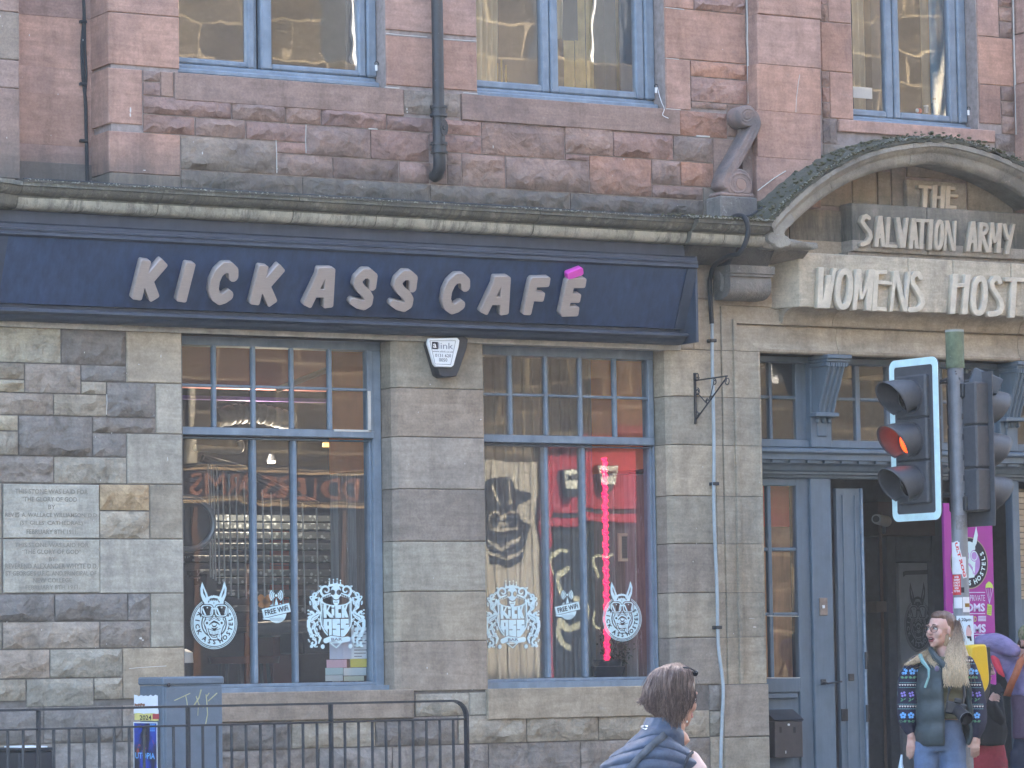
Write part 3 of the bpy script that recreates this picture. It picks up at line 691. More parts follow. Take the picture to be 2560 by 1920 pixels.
XC0, XC1 = Q(1, 150, 1160, CF).x, Q(3, 95, 1440, CF).x
corn = empty('cornice', (0, 0, 0), parent=B)
joints = [XC0, Q(1, 1015, 1300, -.36).x, Q(1, 1885, 1400, -.36).x, Q(2, 232, 1400, -.36).x, Q(2, 1245, 1480, -.36).x, XC1-.003]
def sweep_x(name, prof, xa, xb, m, parent, ma=0, mb=0):
    bm = bmesh.new(); n = len(prof); A = [bm.verts.new((xa-ma*y, y, z)) for y, z in prof]; Bv = [bm.verts.new((xb+mb*y, y, z)) for y, z in prof]
    for k in range(n): bm.faces.new((A[k], A[(k+1) % n], Bv[(k+1) % n], Bv[k]))
    bm.faces.new(A[::-1]); bm.faces.new(Bv); bmesh.ops.recalc_face_normals(bm, faces=bm.faces)
    o = autosmooth(bmobj(name, bm, m, parent), 50)
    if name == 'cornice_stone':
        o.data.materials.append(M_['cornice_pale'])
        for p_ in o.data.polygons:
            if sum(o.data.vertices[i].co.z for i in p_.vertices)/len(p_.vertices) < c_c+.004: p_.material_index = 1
    return o
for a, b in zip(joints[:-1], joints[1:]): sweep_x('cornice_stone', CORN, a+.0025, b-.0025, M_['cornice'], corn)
sweep_x('ledge', [(.29, c_top+.02), (CF-.012, c_top-.004), (CF-.012, c_top+.012), (.29, c_top+.05)], XC0, XC1, M_['lead'], corn)
# the end that turns towards the street at the left
bm = bmesh.new(); A = [bm.verts.new((XC0, y, z)) for y, z in CORN]; Bv = [bm.verts.new((XC0-.9, y-.42, z+.0)) for y, z in CORN]; n = len(CORN)
for k in range(n): bm.faces.new((A[k], A[(k+1) % n], Bv[(k+1) % n], Bv[k]))
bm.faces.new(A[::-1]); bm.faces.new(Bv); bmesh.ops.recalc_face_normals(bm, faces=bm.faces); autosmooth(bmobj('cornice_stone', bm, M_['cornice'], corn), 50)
# lintel band under the fascia
zl0 = Q(4, 1029, 480).z
box('lintel_band', 7.6, XRm-.13, -.03, .1, Q(4, 1300, 500).z, Q(4, 1300, 455).z+.03, stone_mat('pale lintel', False, .2), B).color = (.50, .47, .41, 1)
# ================================================================ SHOP SIGN
YB, YT = -.13, -.32
zb_, zt_ = Q(4, 1029, 339, YB).z, Q(1, 1029, 1565, YT).z
FX0, FX1 = 7.7, Q(6, 70, 200, -.24).x
PX0, PX1 = Q(4, 10, 200, -.2).x, Q(5, 2185, 300, -.22).x
sign = empty('shop_sign', (11, 0, 4), 'long navy shop sign of slanting steel letters reading KICK ASS CAFÉ above two windows', 'sign')
ang = math.atan2(YB-YT, zt_-zb_); ca, sa = math.cos(ang), math.sin(ang)
def board_y(z): return YB+(YT-YB)*(z-zb_)/(zt_-zb_)
bm = bmesh.new()
prof = [(board_y(zb_), zb_), (board_y(zt_), zt_), (-.02, zt_), (-.02, zb_)]
def px_prism(bm, prof, xa, xb):
    A = [bm.verts.new((xa, y, z)) for y, z in prof]; Bv = [bm.verts.new((xb, y, z)) for y, z in prof]; n = len(prof)
    for k in range(n): bm.faces.new((A[k], A[(k+1) % n], Bv[(k+1) % n], Bv[k]))
    bm.faces.new(A[::-1]); bm.faces.new(Bv); bmesh.ops.recalc_face_normals(bm, faces=bm.faces)
def prism(name, prof, xa, xb, m, parent, sm=True):
    bm = bmesh.new(); px_prism(bm, prof, xa, xb); o = bmobj(name, bm, m, parent); return autosmooth(o, 35) if sm else o
prism('panel', [(y+.0, z) for y, z in prof], PX0, PX1, M_['navy'], sign, False)
e = .028
for xa, xb in ((FX0, PX0-.002), (PX1+.002, FX1)):
    prism('end_frame', [(board_y(zb_)-.012, zb_-.0), (board_y(zt_)-.012, zt_+.0), (-.015, zt_), (-.015, zb_)], xa, xb, M_['navy2'], sign, False)
zf1, zf2 = Q(1, 1029, 1475, -.3).z, Q(1, 1029, 1388, -.3).z
prism('frieze', [(-.26, zf1+.002), (-.26, c_d-.004), (-.03, c_d-.004), (-.03, zf1+.002)], FX0, FX1-.06, M_['navy2'], sign, False)
h_ = (zf1-zt_)
prism('moulding', [(-.03, zt_+.003), (-.335, zt_+.003), (-.35, zt_+.012), (-.35, zt_+h_*.3), (-.335, zt_+h_*.36), (-.335, zt_+h_*.42), (-.345, zt_+h_*.46), (-.345, zt_+h_*.55), (-.30, zt_+h_*.66), (-.30, zt_+h_*.9), (-.31, zf1), (-.03, zf1)], FX0, FX1, M_['navy2'], sign)
zb2 = Q(4, 1029, 372, -.15).z; zb3 = Q(4, 1029, 445, -.12).z
prism('bottom_moulding', [(-.02, zb_-.003), (-.10, zb_-.003), (-.10, zb2+.004), (-.20, zb2), (-.215, zb2-.008), (-.215, zb2-.024), (-.19, zb2-.032), (-.175, (zb2+zb3)/2), (-.165, (zb2+zb3)/2-.002), (-.15, zb3+.016), (-.12, zb3), (-.02, zb3)], FX0, FX1-.01, M_['navy2'], sign)
box('end_board', FX1+.001, FX1+.02, -.3, -.02, zb3, zf1, M_['navy2'], sign)
BM = Matrix(((1, 0, 0, 0), (0, -sa, -ca, 0), (0, ca, -sa, 0), (0, 0, 0, 1)))
def flatstroke(s, loc, r, rd=.012):
    (ax, ay), (bx, by) = loc; L_ = math.hypot(bx-ax, by-ay); ux, uy = (bx-ax)/L_, (by-ay)/L_; e = r*.72-rd; w = r-rd
    return s.poly([(ax-ux*e-uy*w, ay-uy*e+ux*w), (bx+ux*e-uy*w, by+uy*e+ux*w), (bx+ux*e+uy*w, by+uy*e-ux*w), (ax-ux*e+uy*w, ay-uy*e-ux*w)])-rd
def letter_obj(name, items, Yf, m, parent, depth=.05, res=.004, radius=.00112, back=None, bevel=.0015, M=None, eps=.0006):
    """items: ('s', region, pts, r) strokes | ('p', region, pts) polygons | ('e'...) all given in photo measurements on plane Yf"""
    W = []
    for it in items:
        rr = it[3] if len(it) > 3 else 0
        pts = []
        for (u, v) in it[2]:
            q = Q(it[1], u, v, Yf); 
            if M is not None: q = Q(it[1], u, v, board_y(q.z)-.075)
            pts.append((q.x, q.z))
        W.append((it[0], pts, rr*radius if not isinstance(rr, (list, tuple)) else [a*radius for a in rr]))
    xs = [p[0] for w_ in W for p in w_[1]]; zs = [p[1] for w_ in W for p in w_[1]]
    cx, cz_ = (min(xs)+max(xs))/2, (min(zs)+max(zs))/2; pad = .07
    s = Sdf(min(xs)-cx-pad, max(xs)-cx+pad, min(zs)-cz_-pad, max(zs)-cz_+pad, res)
    for t_, pts, r in W:
        loc = [(a-cx, b-cz_) for a, b in pts]
        if t_ == 's': s.add(s.stroke(loc, r))
        elif t_ == 'p': s.add(s.poly(loc))
        elif t_ == 'q': s.add(flatstroke(s, loc, r))
        elif t_ == 'c': s.cut(s.poly(loc))
        elif t_ == 'cs': s.cut(s.stroke(loc, r))
    me = curve_mesh(name, s.loops(eps), ext=depth/2, bevel=bevel)
    if M is None: on_wall(me, cx, Yf+depth/2, cz_)
    else:
        k = 1/ca; yb = board_y(cz_)-.03-depth/2
        me.transform(Matrix.Translation((cx, yb, cz_)) @ M @ Matrix.Diagonal((1, k, 1, 1)))
    o = link(name, me, m, parent); return o
def shift(pts, dx, dy, sx=1, sy=1, ox=0, oy=0): return [((x-ox)*sx+ox+dx, (y-oy)*sy+oy+dy) for x, y in pts]
def L(*it): letter_obj('letter', list(it), -.30, M_['steel'], sign, .055, M=BM)
L(('q', 4, [(933, 44), (881, 246)], 31), ('q', 4, [(1040, 48), (942, 160)], 31), ('q', 4, [(948, 150), (984, 247)], 31))
L(('q', 4, [(1220, 60), (1168, 260)], 31))
Cc = [(1500, 122), (1500, 88), (1478, 66), (1442, 66), (1405, 100), (1382, 150), (1372, 210), (1385, 252), (1412, 272), (1442, 262), (1466, 245)]
L(('s', 4, Cc, 29))
L(('q', 4, [(1690, 78), (1638, 278)], 31), ('q', 4, [(1795, 80), (1696, 192)], 31), ('q', 4, [(1700, 182), (1742, 280)], 31))
Aa = [[(2075, 98), (1980, 292)], [(2122, 98), (2108, 298)], [(2060, 98), (2120, 98)], [(2030, 232), (2100, 232)]]
L(('q', 4, Aa[0], 30), ('q', 4, Aa[1], 31), ('q', 4, Aa[2], 28), ('q', 4, Aa[3], 22))
Ss = [(208, 188), (214, 125), (188, 104), (155, 104), (120, 138), (112, 170), (132, 202), (168, 232), (184, 262), (178, 292), (152, 310), (112, 300), (78, 284)]
Rs = [22, 25, 26, 27, 27, 27, 27, 27, 27, 27, 26, 25, 19]
L(('s', 5, Ss, Rs)); L(('s', 5, shift(Ss, 258, 11), Rs))
L(('s', 5, [((x-1345)*.974+655, (y-30)*.968+100) for x, y in Cc], 28))
for_a = lambda P_: [((x-1945)*.967+895, (y-60)*.967+115) for x, y in P_]
L(('q', 5, for_a(Aa[0]), 29), ('q', 5, for_a(Aa[1]), 30), ('q', 5, for_a(Aa[2]), 28), ('q', 5, for_a(Aa[3]), 21))
L(('q', 5, [(1244, 162), (1202, 348)], 28), ('q', 5, [(1244, 160), (1328, 158)], 28), ('q', 5, [(1225, 250), (1292, 254)], 27))
L(('q', 5, [(1480, 168), (1440, 346)], 29), ('q', 5, [(1480, 166), (1560, 165)], 28), ('q', 5, [(1460, 262), (1526, 263)], 26), ('q', 5, [(1440, 350), (1512, 348)], 28))
letter_obj('letter', [('q', 5, [(1478, 118), (1548, 92)], 21)], -.32, M_['pink'], sign, .055, M=BM)

# ================================================================ DOORWAY SURROUND
zj = zq
AR_ = [(0, 0), (0, .012), (.012, .03), (.03, .034), (.05, .016), (.12, .0), (.19, .008), (.199, .008), (.2, -.01), (.208, -.01), (.21, .032), (.238, .032), (.24, .012), (.33, .012), (.332, -.004), (.342, -.004), (.344, .006), (.398, .006), (.398, -.25), (0, -.25)]
dsur = empty('door_surround', (0, 0, 0), parent=B)
def jamb_stone(z0, z1, tone, mitre=False, xo=XD0, sgn=1):
    bm = bmesh.new(); A = [bm.verts.new((xo-sgn*u, -v, z0)) for u, v in AR_]; Bv = [bm.verts.new((xo-sgn*u, -v, (ZD+u) if mitre else z1)) for u, v in AR_]; n = len(AR_)
    for k in range(n): bm.faces.new((A[k], A[(k+1) % n], Bv[(k+1) % n], Bv[k]))
    bm.faces.new(A[::-1]); bm.faces.new(Bv); bmesh.ops.recalc_face_normals(bm, faces=bm.faces)
    o = bmobj('jamb_stone', bm, M_['grey_d'], dsur); o.color = (*GRY[tone], 1); return autosmooth(o, 30)
for sgn, xo in ((1, XD0), (-1, XD1)):
    for k in range(1, 8): jamb_stone(zj[k+1]+.002, zj[k]-.002, 'tgtgtgt'[k-1], xo=xo, sgn=sgn)
    jamb_stone(zj[1]+.002, ZD, 't', True, xo, sgn)
xl = [XD0, Q(6, 1003, 560).x, Q(6, 2170, 560).x, XD1]
for k in range(3):
    bm = bmesh.new(); xa, xb = xl[k]+(.002 if k else 0), xl[k+1]-(.002 if k < 2 else 0); n = len(AR_)
    A = [bm.verts.new((xa-(u if k == 0 else 0), -v, ZD+u)) for u, v in AR_]; Bv = [bm.verts.new((xb+(u if k == 2 else 0), -v, ZD+u)) for u, v in AR_]
    for q in range(n): bm.faces.new((A[q], A[(q+1) % n], Bv[(q+1) % n], Bv[q]))
    bm.faces.new(A[::-1]); bm.faces.new(Bv); bmesh.ops.recalc_face_normals(bm, faces=bm.faces)
    o = bmobj('lintel_stone', bm, M_['grey_d'], dsur); o.color = (*GRY['t'], 1); autosmooth(o, 30)
for z0, z1, t_ in ((0, Q(9, 400, 1445).z-.33, 'g'), (Q(9, 400, 1445).z-.33, Q(9, 400, 1445).z, 'g'), (Q(9, 400, 1445).z, zj[8], 'n')):
    for xa, xb in ((Q(9, 282, 1300, -.04).x, XD0), (XD1, XD1+.36)): stone_block('plinth_stone', xa, xb, z0, z1, -.04, .25, 'd', GRY[t_], M_['grey_d'], dsur, .003, seed=int(z0*100))
# wall right of the doorway and above
for k in range(9):
    stone_block('stone_block', XD1+.4, XD1+1.5, .336*k+.1, .336*k+.436, 0, .3, 'd', GRY['tgn'[k % 3]], M_['grey_d'], wall, .004, seed=900+k)
zt1 = ZD+.4
XR_end = 20.5
WF, WB = -.2, .1
zwt = lambda u: Q(6, u, 0, WF).z
# the hostel name block: canted left end and a rounded underside
wz0, wz1 = Q(6, 1400, 355, WF).z, Q(6, 1400, 8, WF).z
wx0 = Q(6, 770, 333, WF).x; wx0t = Q(6, 797, 5, WF).x
wx1 = 2*Q(3, 1690, 1000, 0).x-wx0t+.25
nb = empty('name_block', (0, 0, 0), parent=B)
wj = [wx0, Q(6, 1468, 100, WF).x, Q(6, 1757, 100, WF).x, Q(6, 2127, 60, WF).x, wx1]
for k in range(4):
    bm = bmesh.new(); xa, xb = wj[k]+.002, wj[k+1]-.002
    vs = []
    for x, xt, y, z, zt in ((xa, xa, WF, wz0, wz1), (xb, xb, WF, wz0, wz1), (xb, xb, .05, wz0, wz1), (xa-(.12 if k == 0 else 0), xa-(.12 if k == 0 else 0), .0, wz0, wz1)):
        vs.append((bm.verts.new((x, y, z)), bm.verts.new((xt, y, zt))))
    n = 4
    for q in range(n): bm.faces.new((vs[q][0], vs[(q+1) % n][0], vs[(q+1) % n][1], vs[q][1]))
    bm.faces.new([v[0] for v in vs][::-1]); bm.faces.new([v[1] for v in vs]); bmesh.ops.recalc_face_normals(bm, faces=bm.faces)
    bmesh.ops.bevel(bm, geom=bm.edges[:], offset=.006, segments=1, affect='EDGES')
    o = bmobj('sign_stone', bm, M_['grey_d'], nb); o.color = (.50, .445, .345, 1)
u_z = Q(6, 1500, 468, -.06).z
for xa, xb in ((wx0-.06, Q(6, 1000, 420, -.1).x), (Q(6, 1000, 420, -.1).x, Q(6, 1800, 420, -.1).x), (Q(6, 1800, 420, -.1).x, Q(6, 2200, 420, -.1).x), (Q(6, 2200, 420, -.1).x, wx1)):
    pr = [(.02, wz0-.003), (-.195, wz0-.003)]+[(-.195+.14*math.sin(R_(a)), wz0-.003-(wz0-u_z)*(1-math.cos(R_(a)))) for a in (30, 50, 70, 90)]+[(.02, u_z)]
    o = prism('corbel_stone', pr, xa+.002, xb-.002, M_['grey_d'], nb); o.color = (*GRY['t'], 1)
# salvation army block + the block + tympanum
SF = -.15
sx0, sx1 = Q(3, 1104, 1400, SF).x, 2*Q(3, 1690, 1000, 0).x-Q(3, 1104, 1400, SF).x+.1
sz0, sz1 = Q(3, 1600, 1640, SF).z, Q(3, 1400, 1320, SF).z
xm_ = (sx0+sx1)/2
for xa, xb in ((sx0, Q(3, 1590, 1500, SF).x), (Q(3, 1590, 1500, SF).x, sx1)):
    stone_block('sign_stone', xa, xb, sz0, sz1, SF, .05, 'd', (.36, .325, .27), M_['grey_d'], nb, .002, seed=77)
prism('plain_strip', [(SF+.03, sz0-.002), (.0, sz0-.002), (.0, wz1+.002), (SF+.03, wz1+.002)], sx0-.02, sx1, M_['grey_d'], nb).color = (.3, .27, .23, 1)
TF = -.05
tx0, tx1, tz0, tz1 = Q(3, 1458, 1200, TF).x, Q(3, 1840, 1200, TF).x, Q(3, 1600, 1335, TF).z, Q(3, 1600, 1163, TF).z
stone_block('sign_stone', tx0, tx1, tz0-.02, tz1, TF, .05, 'd', (.40, .365, .30), M_['grey_d'], nb, .001, seed=78)
ty = empty('tympanum', (0, 0, 0), parent=B)
for (a, b, c, d, t_) in ((200, 1330, 700, 1700, 'n'), (700, 1335, 1106, 1645, 't'), (700, 1120, 1105, 1335, 'n'), (1105, 1100, 1268, 1335, 't'), (1268, 1100, 1356, 1335, 'g'), (1356, 1050, 1454, 1335, 'k'), (1454, 1000, 1850, 1163, 'n'), (1845, 1100, 2140, 1400, 't'), (2140, 1100, 2500, 1400, 'n')):
    p0, p1 = Q(3, a, b, .0), Q(3, c, d, .0); stone_block('tympanum_stone', p0.x, p1.x, p1.z, p0.z, -.004, .3, 'd', GRY[t_], M_['grey_d'], ty, .002, seed=a)
for k in range(3):
    stone_block('tympanum_stone', Q(3, 1850, 0).x+.9*k, Q(3, 1850, 0).x+.9*(k+1), sz0-.1, sz1, -.002, .3, 'd', GRY['tng'[k]], M_['grey_d'], ty, .002, seed=50+k)
p0, p1 = Q(6, 585, 0), Q(6, 800, 300)
stone_block('tympanum_stone', XRb+.005, wx0-.1, Q(6, 500, 300).z, Q(6, 500, -60).z, 0, .3, 'd', GRY['n'], M_['grey_d'], ty, .002, seed=5)
stone_block('tympanum_stone', XRb+.005, XD0, zt1-.02, Q(6, 500, 300).z, .003, .3, 'd', GRY['t'], M_['grey_d'], ty, .002, seed=6)
stone_block('tympanum_stone', XD0, wx1, zt1, wz0, .005, .3, 'd', GRY['t'], M_['grey_d'], ty, .002, seed=8)
# ---- lettering in relief
def sq(reg, a, b, w_, we=None):
    (x0, y0), (x1, y1) = a, b; we = we or w_; return ('p', reg, [(x0-w_/2, y0), (x0+w_/2, y0), (x1+we/2, y1), (x1-we/2, y1)])
def hb(reg, a, b, h): return ('p', reg, [(a[0], a[1]-h/2), (b[0], b[1]-h/2), (b[0], b[1]+h/2), (a[0], a[1]+h/2)])
def ring(reg, x0, x1, y0, y1, r): 
    cx, cy, rx, ry = (x0+x1)/2, (y0+y1)/2, (x1-x0)/2-r, (y1-y0)/2-r
    return ('s', reg, [(cx+rx*math.copysign(abs(math.cos(t))**.8, math.cos(t))+(cy-(cy+ry*math.sin(t)))*.06, cy+ry*math.sin(t)) for t in [2*math.pi*k/28 for k in range(29)]], r)
def RL(Yf, *it, parent=nb, d=.03): 
    o = letter_obj('letter', list(it), Yf-.01, M_['letter'], parent, d+.01, res=.0025, radius=.00135, bevel=.003); o.color = LC; return o
LC = (.60, .54, .43, 1); YW = WF-.032
RL(YW, sq(6, (908, 75), (899, 333), 30), sq(6, (962, 125), (916, 333), 20), sq(6, (958, 125), (940, 335), 26), sq(6, (996, 80), (950, 335), 18, 24))
RL(YW, ring(6, 1000, 1112, 85, 342, 15))
RL(YW, sq(6, (1148, 88), (1122, 345), 24), sq(6, (1150, 88), (1166, 278), 28, 14), sq(6, (1238, 90), (1168, 278), 26, 14), sq(6, (1232, 90), (1212, 348), 32))
RL(YW, sq(6, (1264, 95), (1248, 352), 28), hb(6, (1255, 105), (1330, 104), 20), hb(6, (1258, 168), (1362, 176), 18), hb(6, (1250, 338), (1328, 345), 20))
RL(YW, sq(6, (1386, 98), (1358, 355), 18), sq(6, (1388, 98), (1446, 352), 30, 20), sq(6, (1474, 103), (1450, 355), 16))
SSs = [(1546, 138), (1536, 116), (1512, 116), (1494, 142), (1498, 176), (1524, 215), (1552, 260), (1562, 300), (1548, 330), (1518, 344), (1478, 346)]
RL(YW, ('s', 6, SSs, 13))
RL(YW, sq(6, (1772, 118), (1752, 370), 32), sq(6, (1852, 122), (1830, 373), 32), hb(6, (1762, 190), (1845, 186), 22))
RL(YW, ring(6, 1872, 1980, 130, 382, 15)); RL(YW, ('s', 6, shift(SSs, 512, 28), 13))
RL(YW, sq(6, (2152, 148), (2136, 394), 30), hb(6, (2092, 150), (2214, 154), 22))
RL(YW, sq(6, (2262, 150), (2246, 405), 28), hb(6, (2250, 160), (2325, 162), 20), hb(6, (2255, 222), (2345, 232), 18), hb(6, (2246, 392), (2322, 400), 20))
RL(YW, sq(6, (2385, 155), (2366, 410), 28), hb(6, (2366, 398), (2440, 405), 20))
LC = (.48, .42, .33, 1); YS = SF-.03
S2 = [(1216, 1402), (1198, 1390), (1180, 1400), (1172, 1425), (1192, 1455), (1220, 1490), (1228, 1525), (1208, 1558), (1172, 1572)]
RL(YS, ('s', 3, S2, 11))
RL(YS, sq(3, (1285, 1390), (1262, 1585), 18, 24), sq(3, (1290, 1390), (1308, 1585), 22, 22), hb(3, (1262, 1522), (1312, 1524), 14))
RL(YS, sq(3, (1342, 1398), (1330, 1590), 22), hb(3, (1322, 1580), (1396, 1586), 16))
RL(YS, sq(3, (1402, 1400), (1432, 1592), 20, 26), sq(3, (1462, 1402), (1438, 1592), 16, 20))
RL(YS, sq(3, (1500, 1405), (1484, 1598), 18, 24), sq(3, (1504, 1405), (1524, 1598), 22, 22), hb(3, (1486, 1535), (1528, 1537), 14))
RL(YS, sq(3, (1560, 1410), (1550, 1600), 22), hb(3, (1508, 1416), (1600, 1420), 16))
RL(YS, sq(3, (1618, 1413), (1608, 1605), 22)); RL(YS, ring(3, 1636, 1697, 1415, 1606, 10))
RL(YS, sq(3, (1715, 1420), (1702, 1610), 14), sq(3, (1716, 1420), (1758, 1610), 24, 16), sq(3, (1772, 1422), (1764, 1612), 12))
RL(YS, sq(3, (1885, 1425), (1852, 1615), 20, 24), sq(3, (1888, 1425), (1902, 1617), 22, 22), hb(3, (1858, 1550), (1906, 1554), 16))
RL(YS, sq(3, (1938, 1430), (1926, 1618), 22), ('s', 3, [(1940, 1440), (1968, 1445), (1978, 1470), (1965, 1495), (1940, 1505)], 9), sq(3, (1942, 1505), (1980, 1622), 22, 20))
RL(YS, sq(3, (2006, 1432), (1992, 1620), 16), sq(3, (2008, 1432), (2022, 1560), 22, 12), sq(3, (2062, 1436), (2026, 1560), 22, 12), sq(3, (2058, 1436), (2048, 1624), 24))
RL(YS, sq(3, (2086, 1440), (2112, 1540), 20, 14), sq(3, (2148, 1442), (2104, 1632), 16, 22))
LC = (.53, .46, .36, 1); YT_ = TF-.03
RL(YT_, sq(3, (1582, 1195), (1574, 1332), 24), hb(3, (1535, 1198), (1622, 1206), 16))
RL(YT_, sq(3, (1642, 1192), (1634, 1338), 24), sq(3, (1694, 1196), (1686, 1340), 24), hb(3, (1638, 1268), (1692, 1270), 14))
RL(YT_, sq(3, (1726, 1198), (1718, 1340), 26), hb(3, (1718, 1210), (1768, 1212), 16), hb(3, (1718, 1256), (1788, 1260), 13), hb(3, (1714, 1330), (1776, 1334), 16))

# ================================================================ SEGMENTAL HOOD
HY = -.46
hp = [(560, 1482), (618, 1405), (740, 1278), (900, 1148), (1100, 1030), (1300, 957), (1500, 921), (1690, 912)]
hpw = [Q(3, u, v, HY) for u, v in hp]; hx = hpw[-1].x
hpw += [Vector((2*hx-p.x, HY, p.z)) for p in hpw[-2::-1]]
path = catmull([(p.x, 0, p.z) for p in hpw], 6)
hood = empty('hood', (0, 0, 0), parent=B)
def sweep_arc(name, prof, a, b, m, parent, cut=0.0):
    bm = bmesh.new(); rings = []
    for i in range(a, b+1):
        p = path[i]; t = (path[min(i+1, len(path)-1)]-path[max(i-1, 0)]).normalized(); nrm = Vector((-t.z, 0, t.x))
        if nrm.z < 0: nrm = -nrm
        sh = t*(cut if i == a else (-cut if i == b else 0))
        rings.append([bm.verts.new(p+sh+nrm*r+Vector((0, y, 0))) for r, y in prof])
    n = len(prof)
    for q in range(len(rings)-1):
        for k in range(n): bm.faces.new((rings[q][k], rings[q][(k+1) % n], rings[q+1][(k+1) % n], rings[q+1][k]))
    bm.faces.new(rings[0][::-1]); bm.faces.new(rings[-1]); bmesh.ops.recalc_face_normals(bm, faces=bm.faces)
    return autosmooth(bmobj(name, bm, m, parent), 50)
HPR = [(.0, 0), (.0, HY), (-.035, HY), (-.04, HY+.02), (-.06, HY+.028), (-.075, HY+.055), (-.08, HY+.06), (-.095, HY+.062), (-.13, HY+.07), (-.155, HY+.10), (-.16, HY+.14), (-.12, HY+.2), (-.12, 0)]
N_ = len(path)-1
M_['hoodstone'] = soot_variant('weathered hood stone', (.36, .335, .28), (.19, .18, .16), 3.2)
cuts = [3, 20, 36, 56, N_-17, N_-3]
for a, b in zip(cuts[:-1], cuts[1:]): sweep_arc('hood_stone', HPR, a, b, M_['hoodstone'], hood, .002)
o = sweep_arc('moss', [(.003, .002), (.003, HY-.008), (.022, HY-.008), (.05, HY+.05), (.075, .0)], 1, N_-1, M_['moss'], hood)
rr = random.Random(5)
for v in o.data.vertices: v.co += Vector((rr.uniform(-.01, .01), rr.uniform(-.008, .008), rr.uniform(-.012, .012)))
o['kind'] = 'stuff'
# cornice return over the corbel and the broken lip
CR = [(y-.05 if y < -.2 else y, z) for y, z in CORN]
xr1 = Q(3, 590, 1500, -.5).x
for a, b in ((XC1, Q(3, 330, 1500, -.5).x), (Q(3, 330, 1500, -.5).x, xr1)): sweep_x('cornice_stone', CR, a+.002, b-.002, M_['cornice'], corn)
sweep_x('ledge', [(.0, c_top+.03), (CF-.06, c_top-.004), (CF-.06, c_top+.018), (.0, c_top+.07)], XC1, xr1, M_['moss'], corn)
bm = bmesh.new(); lip = [(-.02, c_d), (-.30, c_d-.01), (-.385, c_c-.07), (-.40, c_c-.02), (-.38, c_c), (-.02, c_c+.02)]
xt = Q(3, 858, 1590, -.36).x; secs = []
for k in range(8):
    a = k/7; x = xr1+.002+(xt-xr1)*a; s_ = 1-.45*a**2; cz_m = (c_d+c_c)/2-.01*a
    secs.append([bm.verts.new((x+rr.uniform(-.008, .008), y+rr.uniform(-.012, .012)*a*2, cz_m+(z-cz_m)*s_+rr.uniform(-.008, .008))) for y, z in lip])
for q in range(7):
    for k in range(6): bm.faces.new((secs[q][k], secs[q][(k+1) % 6], secs[q+1][(k+1) % 6], secs[q+1][k]))
bm.faces.new(secs[0][::-1]); bm.faces.new(secs[-1]); bmesh.ops.recalc_face_normals(bm, faces=bm.faces)
bmesh.ops.subdivide_edges(bm, edges=bm.edges[:], cuts=1, use_grid_fill=True, smooth=.3)
autosmooth(bmobj('broken_lip', bm, M_['hoodstone'], corn), 60)
# curl between the lip and the hood
letter_obj('broken_curl', [('s', 3, [(640, 1545), (628, 1500), (650, 1455), (700, 1410)], [38, 30, 26, 26]), ('s', 3, [(590, 1530), (680, 1555)], [26, 22])], -.42, M_['hoodstone'], corn, .30, res=.006, radius=.0014, bevel=.01)
# corbel under the cornice
cb = empty('corbel', (0, 0, 0), parent=B)
cx0, cx1 = Q(6, 312, 150, -.22).x, Q(6, 582, 150, -.22).x
k0, k1, k2, k3 = Q(6, 450, 62, -.25).z, Q(6, 450, 112, -.25).z, Q(6, 450, 132, -.23).z, Q(6, 450, 280, -.16).z
prism('abacus', [(-.02, k1), (-.262, k1), (-.262, k0), (-.02, k0)], cx0-.01, cx1+.012, M_['dkstone2'] if 'dkstone2' in M_ else soot_variant('corbel stone', (.27, .245, .215), (.13, .125, .12), 3), cb, False)
mcb = cb.children[0].data.materials[0]; M_['dkstone2'] = mcb
prism('fillet', [(-.02, k2), (-.25, k2), (-.25, k1-.003), (-.02, k1-.003)], cx0, cx1, mcb, cb, False)
prism('belly', [(-.02, k2-.002), (-.225, k2-.002), (-.236, k2-.03), (-.236, k2-.08)]+[(-.236+.12*(1-math.cos(R_(a))), k2-.08-(k2-.08-k3)*math.sin(R_(a))) for a in (20, 40, 60, 80)]+[(-.1, k3), (-.02, k3)], cx0+.004, cx1-.004, mcb, cb)
prism('neck', [(-.02, k0+.002), (-.2, k0+.002), (-.3, c_d-.004), (-.02, c_d-.004)], cx0+.03, cx1-.01, M_['dkstone'], cb, False)
for zc, yc, r in ((k3+.13, -.12, .055),):
    bm = bmesh.new(); tube(bm, [(cx0+.004, yc, zc), (cx0-.018, yc, zc)], [r, r*.8], 20); bmesh.ops.scale(bm, vec=(1, .55, 1.5), space=Matrix.Translation((-cx0, -yc, -zc)), verts=bm.verts); bmobj('side_scroll', bm, mcb, cb)
sweep_x('soffit_block', [(-.02, c_d-.003), (-.30, c_d-.003), (-.24, c_d-.06), (-.14, c_d-.10), (-.02, c_d-.11)], XC1+.03, cx0+.02, M_['dkstone'], cb)
sweep_x('soffit_block', [(-.02, c_d-.003), (-.28, c_d-.003), (-.20, c_d-.05), (-.02, c_d-.08)], cx1-.02, Q(6, 790, 0, -.2).x, M_['dkstone2'], cb)
